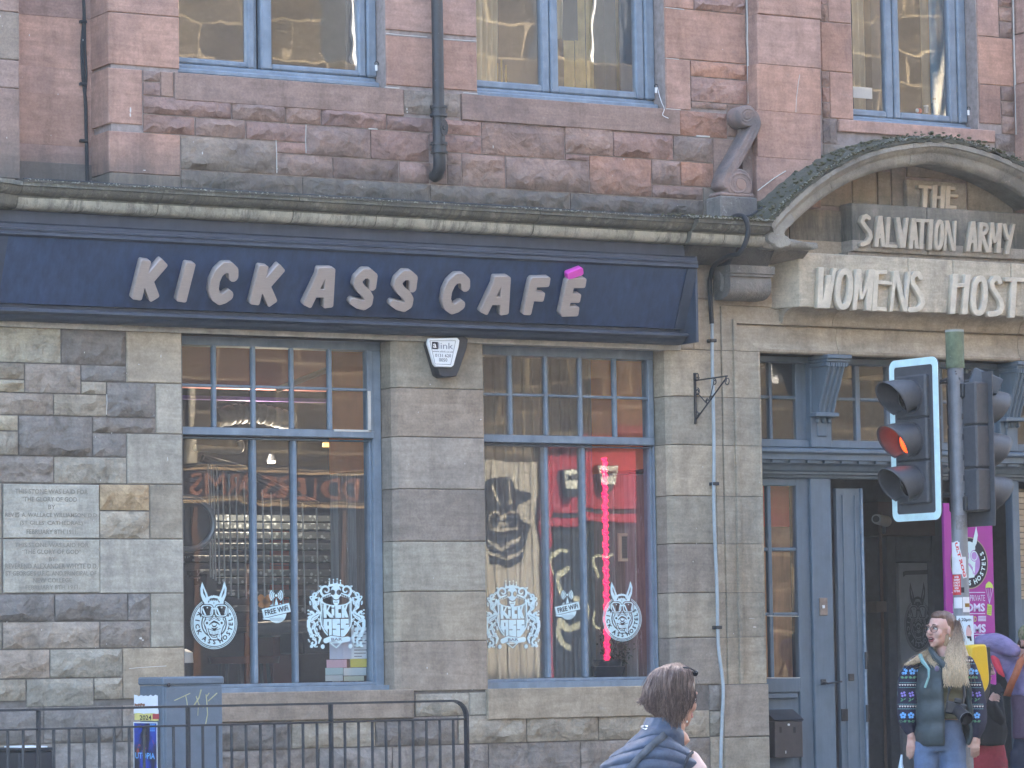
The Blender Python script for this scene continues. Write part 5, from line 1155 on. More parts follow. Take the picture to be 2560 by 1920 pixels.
# crest
def crest():
    s = Sdf(-2.0, 2.0, -2.05, 2.6, .022)
    def P5(u, v): return ((u-760)/300, (950-v)/300)
    sh = [P5(*p) for p in ((465, 600), (500, 560), (1000, 560), (1045, 600), (1040, 800), (1052, 950), (1035, 1090), (960, 1210), (860, 1320), (760, 1400), (640, 1310), (540, 1200), (478, 1080), (462, 950), (480, 800))]
    dd = s.poly(sh); s.add(np.abs(dd+.02)-.045); s.add(np.abs(dd+.12)-.014)
    X, Y = s.X, s.Y
    def R(a, b, c, d): return s.poly([P5(a, b), P5(c, b), P5(c, d), P5(a, d)])
    # KiCK / ASS block letters
    s.add(R(525, 690, 580, 940)); s.add(s.poly([P5(*p) for p in ((580, 800), (640, 690), (660, 700), (610, 810), (720, 935), (640, 935), (580, 860))])); s.add(R(675, 770, 725, 900)); s.add(R(672, 705, 728, 752))
    s.add(R(742, 695, 850, 940)); s.cut(R(800, 780, 850, 850)); s.add(R(862, 690, 915, 940)); s.add(s.poly([P5(*p) for p in ((915, 780), (960, 650), (990, 660), (945, 800), (992, 935), (930, 935), (910, 850))]))
    s.add(s.poly([P5(*p) for p in ((525, 960), (675, 960), (675, 1290), (630, 1290), (600, 1230), (525, 1120))])); s.cut(R(592, 1010, 618, 1080)); s.cut(R(597, 1140, 622, 1300))
    s.add(s.poly([P5(*p) for p in ((685, 960), (830, 960), (830, 1310), (690, 1290))])); s.cut(R(775, 1050, 832, 1066)); s.cut(R(684, 1140, 755, 1158))
    s.add(s.poly([P5(*p) for p in ((842, 960), (992, 960), (992, 1130), (900, 1260), (842, 1320))])); s.cut(R(935, 1050, 995, 1066)); s.cut(R(840, 1140, 905, 1158))
    # top: ribbon, head, crown
    s.cut(s.ell(0, 1.15, .95, .38)); s.add(np.abs(s.ell(0, 1.12, .92, .34))-.03)
    for a in (-1, 1):
        s.add(s.poly([(a*.9, 1.15), (a*.2, 1.42), (a*.2, 1.62), (a*.85, 1.42)])); s.cut(s.stroke([(a*.8, 1.25), (a*.28, 1.48)], .05))
        for k in range(5): s.add(s.stroke([(a*(.75-k*.11), 1.24+k*.045), (a*(.75-k*.11), 1.32+k*.045)], .014))
        sp = lambda cx, cy, r, t0, t1, n=18: [(a*(cx+r*(1-k/n*.8)*math.cos(R_(t0+(t1-t0)*k/n))), cy+r*(1-k/n*.8)*math.sin(R_(t0+(t1-t0)*k/n))) for k in range(n+1)]
        s.add(s.stroke(sp(.62, 1.72, .36, -60, 330), [.075-.002*k for k in range(19)])); s.add(s.stroke(sp(1.28, 1.45, .2, -120, 260), .05)); s.add(s.stroke([(a*1.08, .45), (a*1.35, .7), (a*1.42, 1.1), (a*1.2, 1.55)], [.06, .1, .07, .04]))
        s.add(s.stroke([(a*1.5, 1.25), (a*1.35, 1.0), (a*1.2, .8)], [.12, .1, .06])); s.add(s.ell(a*1.52, 1.28, .14, .1, 30*a)); s.add(s.stroke([(a*1.05, 1.25), (a*1.1, .9)], .06))
        s.add(s.stroke([(a*1.02, .35), (a*1.4, .15), (a*1.7, -.15), (a*1.72, -.5), (a*1.5, -.9)], [.08, .12, .12, .1, .05])); s.add(s.stroke(sp(1.45, -1.5, .24, 90, 400), .06))
        for (ex, ey, rr_) in ((1.5, .38, 25), (1.62, .1, -20), (1.68, -.75, 60), (1.25, -.35, 10), (1.3, -.62, 40), (1.5, -1.05, -30), (1.15, .28, 60)): s.add(s.ell(a*ex, ey, .17, .085, rr_*a))
        s.add(s.stroke([(a*1.15, -.2), (a*1.35, -.5), (a*1.25, -.85), (a*1.0, -1.2), (a*1.1, -1.5)], [.05, .09, .09, .08, .05])); s.cut(s.stroke([(a*1.1, .28), (a*1.5, .05), (a*1.62, -.3)], .015)); s.cut(s.stroke([(a*1.2, -.3), (a*1.3, -.6), (a*1.1, -1.1)], .015))
        s.add(s.ell(a*.86, -1.72, .12, .14)); s.add(s.ell(a*1.55, -2.0+.3, .1, .1)); s.add(s.ell(a*1.72, .5, .06, .05)); s.cut(s.ell(a*1.52, 1.28, .05, .04))
    for a in (-1, 1):
        for (lx, ly, ln, rt_) in ((1.22, .62, .2, 60), (1.35, .85, .17, 120), (1.18, 1.0, .16, 30), (1.6, .95, .14, 80), (1.12, 1.62, .16, 140), (.92, 1.95, .14, 20), (1.3, .02, .2, -30), (1.5, -.18, .2, 20), (1.42, -.5, .2, -60), (1.62, -.95, .16, 70), (1.2, -.98, .18, -40), (1.38, -1.2, .16, 30), (1.05, -.1, .15, 60), (1.66, .28, .13, 10), (1.02, -.55, .14, 80), (1.28, -1.72, .12, 0), (1.7, -1.35, .12, 60)):
            s.add(s.ell(a*lx, ly, ln, ln*.42, a*rt_)); s.cut(s.stroke([(a*(lx-ln*.5*math.cos(R_(rt_))), ly-ln*.5*math.sin(R_(rt_))), (a*(lx+ln*.4*math.cos(R_(rt_))), ly+ln*.4*math.sin(R_(rt_)))], .012))
    s.add(s.ell(0, 1.62, .33, .42)); s.add(s.ell(0, 1.1, .2, .3)); s.add(s.stroke([(-.42, 2.0), (0, 2.1), (.42, 2.0)], .07)); 
    for a, tp in ((-.4, 2.42), (-.15, 2.38), (.08, 2.42), (.28, 2.34)): s.add(s.poly([(a-.06, 2.05), (a*1.02, tp), (a+.06, 2.05)])); s.add(s.ell(a*1.02, tp, .045, .045))
    for a in (-.2, .18): s.cut(s.ell(a, 1.6, .14, .17))
    s.cut(s.stroke([(-.2, 1.2), (0, 1.12), (.2, 1.2)], .03)); s.cut(s.stroke([(-.12, 1.0), (.1, 1.0)], .02))
    rb = s.stroke([(-.66, -1.36), (-.3, -1.22), (0, -1.27), (.35, -1.33), (.7, -1.28)], .16); s.cut(rb-.04); s.add(rb)
    s.add(np.abs(s.poly([(-.4, -1.5), (.3, -1.5), (-.02, -1.8)]))-.03)
    me = curve_mesh('crest', s.loops(.003)); t = fit_mesh(text_mesh('BAR', 1, off=.02), .68, .17); t.transform(Matrix.Translation((0, -1.28, .01))); return join_meshes('crest', [me, t], [0, 1])
CREST = crest()
def wifi():
    s = Sdf(-1.4, 1.4, -1.3, 1.6, .02)
    s.add(s.ell(.05, -.2, .78, .8)); 
    for k in range(9): s.cut(s.stroke([(-.9, .1+k*.07), (-.35+k*.03, .1+k*.07)], .012)); s.cut(s.stroke([(-.6+k*.05, -.6-.05*k), (.6, -.6-.05*k)], .01))
    s.cut(s.poly([(-.25, .62), (.0, 1.02), (.28, .62), (.3, .1), (-.3, .1)])); s.add(s.poly([(-.2, .12), (0, .98), (.22, .2), (0, .32)])); s.add(s.ell(0, 1.15, .1, .1))
    for r in (.24, .38, .52):
        for a in (0, 180): s.add(s.stroke([(r*math.cos(R_(a+t)), 1.15+r*math.sin(R_(a+t))) for t in range(-45, 46, 9)], .045))
    bn = s.poly(rot2([(-1.15, -.36), (1.15, -.36), (1.15, .34), (-1.15, .34)], 12)); s.cut(bn-.05); s.add(bn); s.add(s.poly([(-1.1, -.7), (-.5, -.75), (-.62, -.55), (-1.1, -.62)]))
    me = curve_mesh('wifi', s.loops(.003)); t = fit_mesh(text_mesh('FREE WiFi', 1, off=.02), 1.95, .42); t.transform(Matrix.Translation((0, 0, .01)) @ Matrix.Rotation(R_(12), 4, 'Z')); return join_meshes('wifi', [me, t], [0, 1])
WIFI = wifi()
def place_mesh(src, name, x, y, z, sx, sz, mats, lab, cat, grp):
    me = src.copy(); me.name = name
    for m in mats: me.materials.append(m)
    on_wall(me, x, y, z, sx=sx, sz=sz, sy=.3); return props(link(name, me), lab, cat, grp)
for i, uc, vc, hs, lab in ((8, 1106, 695, 79.5, 'white crest sticker reading KICK ASS BAR at the left edge of the right shop window'),):
    q = Q(i, 1110, 690, GY); place_mesh(CREST, 'window_sticker', q.x, GY, q.z, .124, .112, (M_['decal'], M_['inkgrey']), lab, 'sticker', 'window stickers')
q = P(740+760*.13258, 1420+950*.13258, GY); place_mesh(CREST, 'window_sticker', q.x, GY, q.z, .124, .112, (M_['decal'], M_['inkgrey']), 'white crest sticker reading KICK ASS BAR above notices in the left shop window', 'sticker', 'window stickers')
q = Q(7, 1777, 632, GY); place_mesh(WIFI, 'window_sticker', q.x, GY, q.z, .092, .088, (M_['decal'], M_['ink']), 'free wifi sticker in the narrow middle pane of the left shop window', 'sticker', 'window stickers')
q = Q(8, 1463, 618, GY); place_mesh(WIFI, 'window_sticker', q.x, GY, q.z, .088, .082, (M_['decal'], M_['ink']), 'free wifi sticker in the narrow middle pane of the right shop window', 'sticker', 'window stickers')

# ================================================================ FOUNDATION STONES
st_m = flat('inscription stone', (.25, .23, .19), .95)  # relief shadow of the letters is put into this darker stone colour
def plaque(x0, x1, z0, z1, lines, seed):
    o = stone_block('foundation_stone', x0, x1, z0, z1, -.004, .3, 'd', (.50, .46, .375), M_['grey_d'], B, .004, seed=seed)
    for s_, u0, u1, v, h in lines:
        a, b = P(u0*.1869, 1190+v*.1869, -.006), P(u1*.1869, 1190+v*.1869, -.006); hh_ = h*.1869/370
        me = fit_mesh(text_mesh(s_, 1, off=.012), b.x-a.x, hh_); on_wall(me, (a.x+b.x)/2, -.0065, a.z); link('inscription', me, st_m, o)
plx0, plx1 = Q(4, 17, 1480).x, Q(4, 641, 1480).x; plz = (Q(4, 300, 1465).z, Q(7, 300, 172).z, Q(7, 300, 524).z)
plaque(plx0, plx1, plz[1], plz[0], [('THIS STONE WAS LAID FOR', 200, 1175, 203, 62), ('“THE GLORY OF GOD', 290, 1030, 307, 62), ('BY', 645, 740, 413, 58), ('REVᴰ A. WALLACE WILLIAMSON, D.D.', 70, 1310, 522, 72), ("(ST GILES’ CATHEDRAL)", 265, 1108, 632, 66), ('FEBRUARY 8TH 1911.', 355, 1045, 745, 62)], 41)
plaque(plx0, plx1, plz[2], plz[1], [('THIS STONE WAS LAID FOR', 200, 1185, 920, 58), ('“THE GLORY OF GOD”', 300, 1085, 1012, 60), ('BY', 655, 745, 1110, 58), ('REVEREND ALEXANDER WHYTE D.D.', 70, 1305, 1205, 66), ("ST GEORGE'S U.F.C. AND PRINCIPAL OF", 75, 1290, 1302, 60), ('NEW COLLEGE', 440, 960, 1395, 58), ('FEBRUARY 8TH 1911.', 340, 1070, 1490, 56)], 42)

# ================================================================ ALARM BOX
al = empty('alarm_box', Q(5, 650, 650, -.03), 'white and black shield shaped alarm box under the navy shop sign', 'alarm')
letter_obj('body', [('p', 5, [(548, 540), (752, 528), (775, 545), (766, 600), (718, 740), (700, 778), (622, 782), (598, 768), (540, 575)])], -.005, M_['black'], al, .10, res=.004, bevel=.004)
for o in al.children: o.data.transform(Matrix.Translation((0, -.1, 0)))
letter_obj('cover', [('p', 5, [(572, 534), (752, 530), (764, 545), (758, 585), (726, 700), (714, 712), (618, 708), (606, 694), (566, 560)])], -.125, M_['white'], al, .02, res=.003, bevel=.005)
def at_(u0, u1, v0, v1, s_, m, off=.0, Y=-.133): a, b = Q(5, u0, v0, Y), Q(5, u1, v1, Y); return flat_text(s_, a.x, b.x, b.z, a.z, Y, m, al, off=off)
a, b = Q(5, 590, 552, -.127), Q(5, 628, 600, -.127); box('logo_square', a.x, b.x, -.1325, -.130, b.z, a.z, M_['ink'], al)
at_(598, 621, 563, 591, 'a', M_['white'], .02, -.1335); at_(632, 728, 556, 599, 'link', M_['inkgrey']); at_(596, 728, 606, 622, 'www.alink.co.uk', M_['ink']); at_(612, 714, 628, 652, '0131 620', M_['ink']); at_(637, 690, 656, 680, '0050', M_['ink'])
fr_ = [Q(5, u, v, -.131) for u, v in ((578, 545), (744, 545), (712, 698), (612, 694))]
for k in range(4): tubeobj('outline', [fr_[k], fr_[(k+1) % 4]], .0013, M_['ink'], al, 4)

# ================================================================ PIPES AND CABLES
dp = empty('downpipe', Q(2, 625, 1000, -.09), 'black cast iron downpipe ending above the cornice between two upper windows', 'downpipe')
IR = M_['iron']; YP = -.09
px_ = lambda u, v, Y=YP: Q(2, u, v, Y)
top = px_(622, 0); dpx = px_(632, 600).x
tubeobj('pipe', [(dpx, YP, 8.2), (dpx, YP, px_(630, 700).z)], .041, IR, dp, 16)
def ringat(v, r, h, name='collar'): z = px_(632, v).z; tubeobj(name, [(dpx, YP, z-h/2), (dpx, YP, z+h/2)], r, IR, dp, 18)
ringat(688, .061, .016); ringat(702, .052, .03); ringat(722, .05, .03); ringat(742, .061, .022); ringat(925, .061, .018); ringat(955, .052, .05); ringat(980, .061, .016)
tubeobj('branch', [(dpx, YP, px_(632, 745).z), (dpx, YP, px_(632, 930).z)], .044, IR, dp, 16)
c_ = px_(672, 820, -.14); bm = bmesh.new(); tube(bm, [c_+Vector((-.0, .05, 0)), c_], [.03, .03], 16); bmesh.ops.scale(bm, vec=(1, 1, 1.9), verts=bm.verts, space=Matrix.Translation(-c_)); bmobj('access_door', bm, IR, dp)
bm = bmesh.new(); tube(bm, [c_, c_+Vector((0, -.008, 0))], [.019, .016], 6); bmobj('bolt', bm, IR, dp)
zs_ = px_(632, 985).z; zb_e = px_(632, 1125).z
tubeobj('shoe', [(dpx, YP, zs_), (dpx+.002, YP, zs_-.06), (dpx+.006, YP+.012, zb_e+.05), (dpx+.01, YP+.05, zb_e+.012), (dpx+.012, .02, zb_e)], [.044, .044, .045, .045, .044], IR, dp, 16)
hose = props(tubeobj('cable', catmull([Q(3, 330, 1402, -.3), Q(3, 372, 1385, -.46), Q(3, 415, 1400, -.56), Q(3, 437, 1470, -.57), Q(3, 425, 1550, -.56), Q(3, 380, 1630, -.5), Q(6, 300, 5, -.35), Q(6, 222, 60, -.15), Q(6, 196, 140, -.06), Q(6, 192, 200, -.045), Q(6, 205, 435, -.045)], 5), .018, M_['cable'], None, 10), 'thick black cable looping over the cornice beside the stone corbel', 'cable')
con = empty('conduit', Q(6, 215, 900, -.045), 'long pale metal conduit running down the wall left of the doorway', 'conduit')
tubeobj('tube', catmull([Q(6, 206, 425, -.045), Q(6, 208, 700, -.045), Q(6, 218, 1200, -.045), Q(9, 218, 0, -.045), Q(9, 238, 500, -.045), Q(9, 246, 850, -.045), Q(9, 272, 1060, -.06), Q(9, 278, 1180, -.07), Q(9, 268, 1400, -.07), Q(9, 262, 1700, -.07), (Q(9, 262, 1646, -.07).x, -.07, .0)], 4), .013, M_['conduit'], con, 10)
for i, u, v in ((6, 206, 545), (6, 222, 1465), (9, 240, 742)):
    q = Q(i, u, v, -.03); box('clip', q.x-.028, q.x+.022, -.062, .0, q.z-.012, q.z+.012, IR, con, .003)
tw = empty('wall_cables', Q(1, 545, 500, .27), 'pair of thin black cables clipped to the red stone beside the left corner', 'cable')
for pts in ([(532, -30), (538, 100), (524, 300), (530, 500), (545, 640), (552, 900), (556, 1165)], [(538, -30), (546, 100), (548, 300), (556, 480), (548, 640), (560, 900), (568, 1165)], [(540, -30), (540, 140), (534, 320), (545, 560), (556, 700), (558, 1000), (562, 1170)]):
    tubeobj('wire', catmull([Q(1, u, v, .285) for u, v in pts], 4), .0075, M_['cable'], tw, 6)
for v in (140, 540, 905): q = Q(1, 540, v, .28); box('clip', q.x-.03, q.x+.02, .27, .3, q.z-.01, q.z+.01, IR, tw, .003)
ec = props(tubeobj('ledge_cable', catmull([Q(1, 150, 1150, -.3), Q(1, 500, 1168, -.25), Q(1, 900, 1195, -.3), Q(1, 1500, 1228, -.3), Q(2, 300, 1283, -.3), Q(2, 1000, 1322, -.3), Q(2, 1800, 1372, -.3), Q(3, 200, 1395, -.3), Q(3, 420, 1392, -.3), Q(3, 520, 1340, -.25), Q(3, 640, 1240, -.2), Q(3, 800, 1105, -.2), Q(3, 1000, 1000, -.2), Q(3, 1200, 935, -.2), Q(3, 1400, 905, -.2)], 5), .008, M_['cable'], None, 6), 'thin black cable lying along the cornice ledge and up the mossy hood', 'cable')
for i, u, v, lab in ((2, 232, 410, 'small white clip on the jamb right of the upper left window'), (2, 2030, 555, 'small white clip with loose string right of the upper middle window'), (3, 1852, 700, 'small white hook right of the upper right window')):
    q = Q(i, u, v, .06 if i == 2 else .06); r_ = empty('hook', q, lab, 'hook'); tubeobj('eye', [q+Vector((.014*math.cos(a*.7), -.008, .014*math.sin(a*.7))) for a in range(9)], .004, IR, r_, 5, closed=True); box('tag', q.x-.012, q.x+.004, q.y-.012, q.y-.006, q.z-.05, q.z-.01, M_['white'], r_)
    if u == 2030: tubeobj('string', catmull([q+Vector((0, -.02, -.01)), Q(2, 2065, 650, -.03), Q(2, 2085, 700, -.03), Q(2, 2075, 740, -.03), Q(2, 2112, 760, -.03)], 4), .0022, M_['white'], r_, 4)
# wrought iron hanging bracket
hb_ = empty('sign_bracket', Q(6, 95, 900), 'empty black wrought iron hanging bracket with scrolls beside the pale conduit', 'bracket')
bxx = Q(6, 94, 900).x; zA_, zB_ = Q(6, 92, 752).z, Q(6, 98, 1080).z; zT_ = Q(6, 100, 802).z; yE = -.44
box('wall_plate', bxx-.008, bxx+.008, -.014, -.001, zB_, zA_, IR, hb_); tubeobj('arm', [(bxx, -.01, zT_), (bxx, yE, zT_-.0)], .006, IR, hb_, 6)
zD_ = Q(6, 98, 1055).z
tubeobj('stay', [(bxx, -.01, zD_), (bxx, yE*.97, zT_-.012)], .006, IR, hb_, 6)
def curl(cy, cz_c, r, a0, turns=1.3, sgn=1): tubeobj('curl', [(bxx, cy+r*(1-k/26*.6)*math.cos(R_(a0)+sgn*turns*2*math.pi*k/26), cz_c+r*(1-k/26*.6)*math.sin(R_(a0)+sgn*turns*2*math.pi*k/26)) for k in range(27)], .004, IR, hb_, 5)
curl(-.04, zT_+.03, .03, 200); curl(yE-.0, zT_-.035, .035, 90, 1.3, -1); curl(-.03, zD_+.04, .03, 160); curl(-.04, (zT_+zD_)/2+.06, .028, 100); curl(-.17, (zT_+zD_)/2-.02, .022, 0); curl(-.215, (zT_+zD_)/2+.0, .02, 180, 1.3, -1); curl(-.27, zT_-.03, .025, 40)
tubeobj('brace', [(bxx, -.04, (zT_+zD_)/2+.05), (bxx, -.17, (zT_+zD_)/2-.04)], .004, IR, hb_, 5); tubeobj('brace', [(bxx, -.19, (zT_+zD_)/2-.03), (bxx, -.26, zT_-.03)], .004, IR, hb_, 5)
# letter box on the door
lb_ = empty('letter_box', Q(9, 690, 1450, .2), 'dark steel letter box with two slots on the blue door', 'letter box')
lx0_, lx1_ = Q(9, 610, 1450, .13).x, Q(9, 790, 1450, .13).x; lz0, lz1 = Q(9, 700, 1580, .13).z, Q(9, 700, 1345, .13).z
LBm = simple('dark pewter', (.075, .078, .09), .38, .55, var=.25, sc=8)
box('body', lx0_, lx1_, .13, .26, lz0, lz1, LBm, lb_, .004); prism('lid', [(.262, lz1+.085), (.262, lz1+.001), (.125, lz1+.001), (.12, lz1+.012)], lx0_-.004, lx1_+.004, LBm, lb_, False)
for u in (640, 730): a = Q(9, u, 1395, .13); box('slot', a.x, a.x+.018, .127, .131, a.z-.028, a.z+.014, M_['ink'], lb_)
a = Q(9, 697, 1368, .13); tubeobj('lock', [(a.x, .132, a.z), (a.x, .122, a.z)], .009, M_['white'], lb_, 10)
# small white marker on the letter box
a, b = Q(9, 678, 1535, .128), Q(9, 715, 1552, .128); box('catch', a.x, a.x+.006, .126, .13, b.z, a.z, M_['white'], lb_)
# ================================================================ ROOMS BEHIND THE GLASS
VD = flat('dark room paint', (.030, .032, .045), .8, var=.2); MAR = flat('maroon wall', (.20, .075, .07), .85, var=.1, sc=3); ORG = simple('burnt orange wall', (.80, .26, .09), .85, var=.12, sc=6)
room = empty('room', (11, 3, 2), kind='structure')
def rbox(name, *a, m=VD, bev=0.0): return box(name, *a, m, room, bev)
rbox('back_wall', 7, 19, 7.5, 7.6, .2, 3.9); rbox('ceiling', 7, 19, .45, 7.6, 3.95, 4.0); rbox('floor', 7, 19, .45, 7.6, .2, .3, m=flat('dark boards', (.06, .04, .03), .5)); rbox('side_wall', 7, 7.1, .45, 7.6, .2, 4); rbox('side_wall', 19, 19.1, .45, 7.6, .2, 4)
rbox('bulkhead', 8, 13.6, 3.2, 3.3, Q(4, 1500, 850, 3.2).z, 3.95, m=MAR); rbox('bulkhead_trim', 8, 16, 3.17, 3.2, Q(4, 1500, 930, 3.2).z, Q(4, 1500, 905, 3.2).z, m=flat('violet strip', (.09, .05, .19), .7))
# splayed linings at the right of each window: orange plaster over old planks
PLK = [(.33, .32, .31), (.25, .20, .18), (.38, .37, .36), (.28, .23, .20), (.42, .41, .39), (.31, .28, .26)]
pm = NT('weathered plank'); v_ = pm.coords((9, 9, .8)); oc = pm.n('ObjectInfo').outputs['Color']; c_ = pm.mix(1, oc, pm.ramp(pm.noise(v_, 3, 5, .7, .6), [(.3, .6), (.7, 1.35)]), 'MULTIPLY'); c_ = pm.mix(pm.ramp(pm.noise(pm.coords((4, 4, 1.2)), 4, 5, .8), [(.6, 0), (.66, .75)]), c_, (.42, .44, .46))
M_['plank'] = pm.set(Base_Color=c_, Roughness=.9)
for xw, yd, zcut, nm in ((XPa+.03, 1.05, Q(5, 120, 1375, .5).z, 0), (XRa-.0, 1.1, Q(5, 1930, 1375, .5).z, 1)):
    rbox('window_lining', xw, xw+.3, .35, yd, zcut, 3.95, m=ORG)
    n = 5; w_ = (yd-.35)/n
    for k in range(n):
        o = rbox('plank', xw-.006*(k % 2), xw+.3, .35+k*w_+.002, .35+(k+1)*w_-.002, .3, zcut-.002-(.05*(n-1-k)/n), m=M_['plank'], bev=.003); o.color = (*PLK[(k+nm) % 6], 1)
# stair of chequered steel treads behind the left window
tread_m = NT('chequer plate'); v_ = tread_m.coords((1, 1, 1), rnd=False); vo = tread_m.n('TexVoronoi'); vo.inputs['Scale'].default_value = 26; tread_m.l(v_, vo.inputs['Vector'])
ck = tread_m.ramp(vo.outputs['Distance'], [(.25, 1), (.4, 0)]); tread_m.set(Base_Color=tread_m.mix(ck, (.07, .08, .085), (.34, .37, .38)), Roughness=.5, Metallic=.3)
stair = empty('staircase', Q(7, 1700, 500, 2.4), 'open steel staircase with chequered treads and rods behind the left shop window', 'staircase')
sxa, sxb = Q(7, 1390, 400, 2.6).x, Q(5, 60, 1600, 2.6).x+.45
for k, (v, dy) in enumerate(((600, 0), (500, .25), (420, .5), (370, .75), (280, 1.0), (200, 1.25), (130, 1.5), (70, 1.75), (20, 2.0))):
    Yt = 2.4+dy*.7; z = Q(7, 1700, v, Yt).z; box('tread', sxa-.06+dy*.1, sxb, Yt, Yt+.24, z-.05, z, tread_m.m, stair, .004)
    if k: box('riser', Q(7, 1755, v+60, Yt+.2).x, Q(7, 1875, v+60, Yt+.2).x, Yt+.25, Yt+.26, z-.16, z-.07, flat('red riser', (.42, .07, .035), .7), stair)
rod = flat('pale steel rod', (.42, .45, .47), .4)
for k, (u, vt, vb_) in enumerate(((1345, 1330, 420), (1362, 1340, 430), (1380, 1345, 440), (1405, 1350, 460), (1440, 1380, 500), (1482, 1400, 540), (1528, 1420, 560), (1580, 1450, 560), (1640, 1480, 570), (1700, 1500, 600), (1755, 1520, 620), (1820, 1560, 640), (1960, 1590, 650), (2050, 1600, 600))):
    a = Q(4, u-6, vt, 2.2); b = Q(7, u+2, vb_, 2.2); tubeobj('rod', [(a.x, 2.2+k*.002, a.z), (a.x+.01, 2.2+k*.002, b.z)], .0065, rod, stair, 5)
tubeobj('handrail', [Q(4, 1300, 1300, 2.15), Q(4, 1560, 1370, 2.15), Q(4, 1800, 1500, 2.15), Q(4, 2040, 1600, 2.15)], .03, flat('dark handrail', (.05, .06, .07), .5), stair, 8)
box('newel', Q(7, 1330, 700, 2.3).x, Q(7, 1395, 700, 2.3).x, 2.3, 2.4, Q(7, 1360, 700, 2.3).z, Q(7, 1360, 400, 2.3).z, flat('dark handrail', (0, 0, 0)), stair)
tubeobj('cross_tube', [Q(7, 1610, 760, 1.9), Q(7, 2090, 735, 1.9)], .06, flat('grey tube', (.08, .09, .10), .4), stair, 10)
duct = empty('ceiling_duct', Q(4, 1600, 1040, 3.0), 'crinkled pale duct hanging under the dark ceiling behind the left window', 'duct')
cpts = [Q(4, u, v, 3.0) for u, v in ((1390, 1045), (1500, 1020), (1560, 1015), (1640, 1008), (1720, 1025), (1800, 1045), (1880, 1065))]
cp = catmull(cpts, 5); tubeobj('hose', cp, [.075*(1+.09*math.sin(k*2.2)) for k in range(len(cp))], flat('foil duct', (.25, .26, .27), .5, var=.3), duct, 12)
cp = catmull([Q(4, u, v, 2.6) for u, v in ((1250, 1235), (1330, 1240), (1450, 1252), (1530, 1250), (1550, 1225), (1540, 1190))], 5); tubeobj('pipe', cp, .028, flat('grey tube2', (.22, .23, .24), .5), duct, 10)
tubeobj('arm', [Q(4, 1780, 860, 2.0), Q(4, 2210, 690, 2.0)], .022, flat('grey tube2', (0, 0, 0)), duct, 8)
for u, v, r, lab in ((1550, 1058, .028, 'left of two small warm ceiling spots in the left shop window'), (1582, 1058, .028, 'right of two small warm ceiling spots in the left shop window'), (1745, 1330, .03, 'single small warm pendant spot low in the left shop window')):
    q = Q(4, u, v, 3.4); r_ = empty('spot_lamp', q, lab, 'lamp', 'ceiling spots in the café'); tubeobj('bulb', [q+Vector((0, 0, .012)), q], r, emit('warm bulb', (1, .75, .4), 4) if 'wb' not in M_ else M_['wb'], r_, 12); M_['wb'] = r_.children[0].data.materials[0]; lp = D.lights.new('spot glow', 'POINT'); lp.energy = 6; lp.color = (1, .82, .62); lp.shadow_soft_size = .05; lo = D.objects.new('glow', lp); COL.objects.link(lo); put(lo, r_); lo.location = q-Vector((0, .05, .06)); tubeobj('shade', [q+Vector((0, 0, .014)), q+Vector((0, 0, .07))], [r+.01, r*.6], M_['black'], r_, 12)
for u0, u1 in ((2080, 2125), (2140, 2190)):
    a, b = Q(4, u0, 1200, 3.0), Q(4, u1, 1228, 3.0); props(box('lit_sign', a.x, b.x, 3.0, 3.02, b.z, a.z, emit('amber sign', (.75, .42, .12), .5) if u0 < 2100 else M_['amber'], None), 'small square amber light behind the left shop window, ' + ('left of the pair' if u0 < 2100 else 'right of the pair'), 'light', 'amber lights behind the window')
    if u0 < 2100: M_['amber'] = D.objects['lit_sign'].data.materials[0]
rs = empty('round_sign', Q(4, 1270, 1640, 1.2), 'dark round wall sign with pale metal rim at the left of the left window', 'sign')
q = P(466, 1308, 1.2); rp = [Vector((q.x+.21*math.cos(a*2*math.pi/36), 1.2, q.z+.185*math.sin(a*2*math.pi/36))) for a in range(36)]
tubeobj('rim', rp, .022, flat('dull metal rim', (.2, .21, .22), .4, metal=.5), rs, 8, closed=True)
bm = bmesh.new(); bm.faces.new([bm.verts.new(p+Vector((0, .01, 0))) for p in rp]); bmobj('disc', bm, flat('black sign face', (.02, .025, .03), .5), rs)
def wing(pts, name): letter_obj(name, [('s', 7, smp(pts), 14)], 1.0, flat('orange paper', (.75, .32, .10), .7), bf, .004, res=.008)
bf = empty('paper_butterfly', Q(7, 1700, 570, 1.0), 'orange paper butterfly left of the wifi sticker in the left window', 'decoration')
wing([(1700, 570), (1680, 545), (1672, 560), (1700, 572)], 'wing'); wing([(1700, 572), (1676, 595), (1688, 600), (1702, 575)], 'wing'); wing([(1704, 572), (1730, 545), (1728, 565), (1706, 574)], 'wing'); wing([(1704, 574), (1724, 592), (1712, 600), (1703, 578)], 'wing')
ds = empty('dispenser', Q(7, 1215, 980, .5), 'white capped dispenser behind the glass beside the grey street cabinet', 'dispenser')
q0, q1 = Q(7, 1150, 1045, .5), Q(7, 1240, 970, .5)
tubeobj('body', [(q1.x-.09, .5, q0.z-.1), (q1.x-.09, .5, q1.z)], .085, M_['black'], ds, 16); tubeobj('cap', [(q1.x-.09, .5, q1.z), (q1.x-.09, .5, q1.z+.07), (q1.x-.09, .5, q1.z+.095)], [.087, .083, .04], M_['white'], ds, 16)
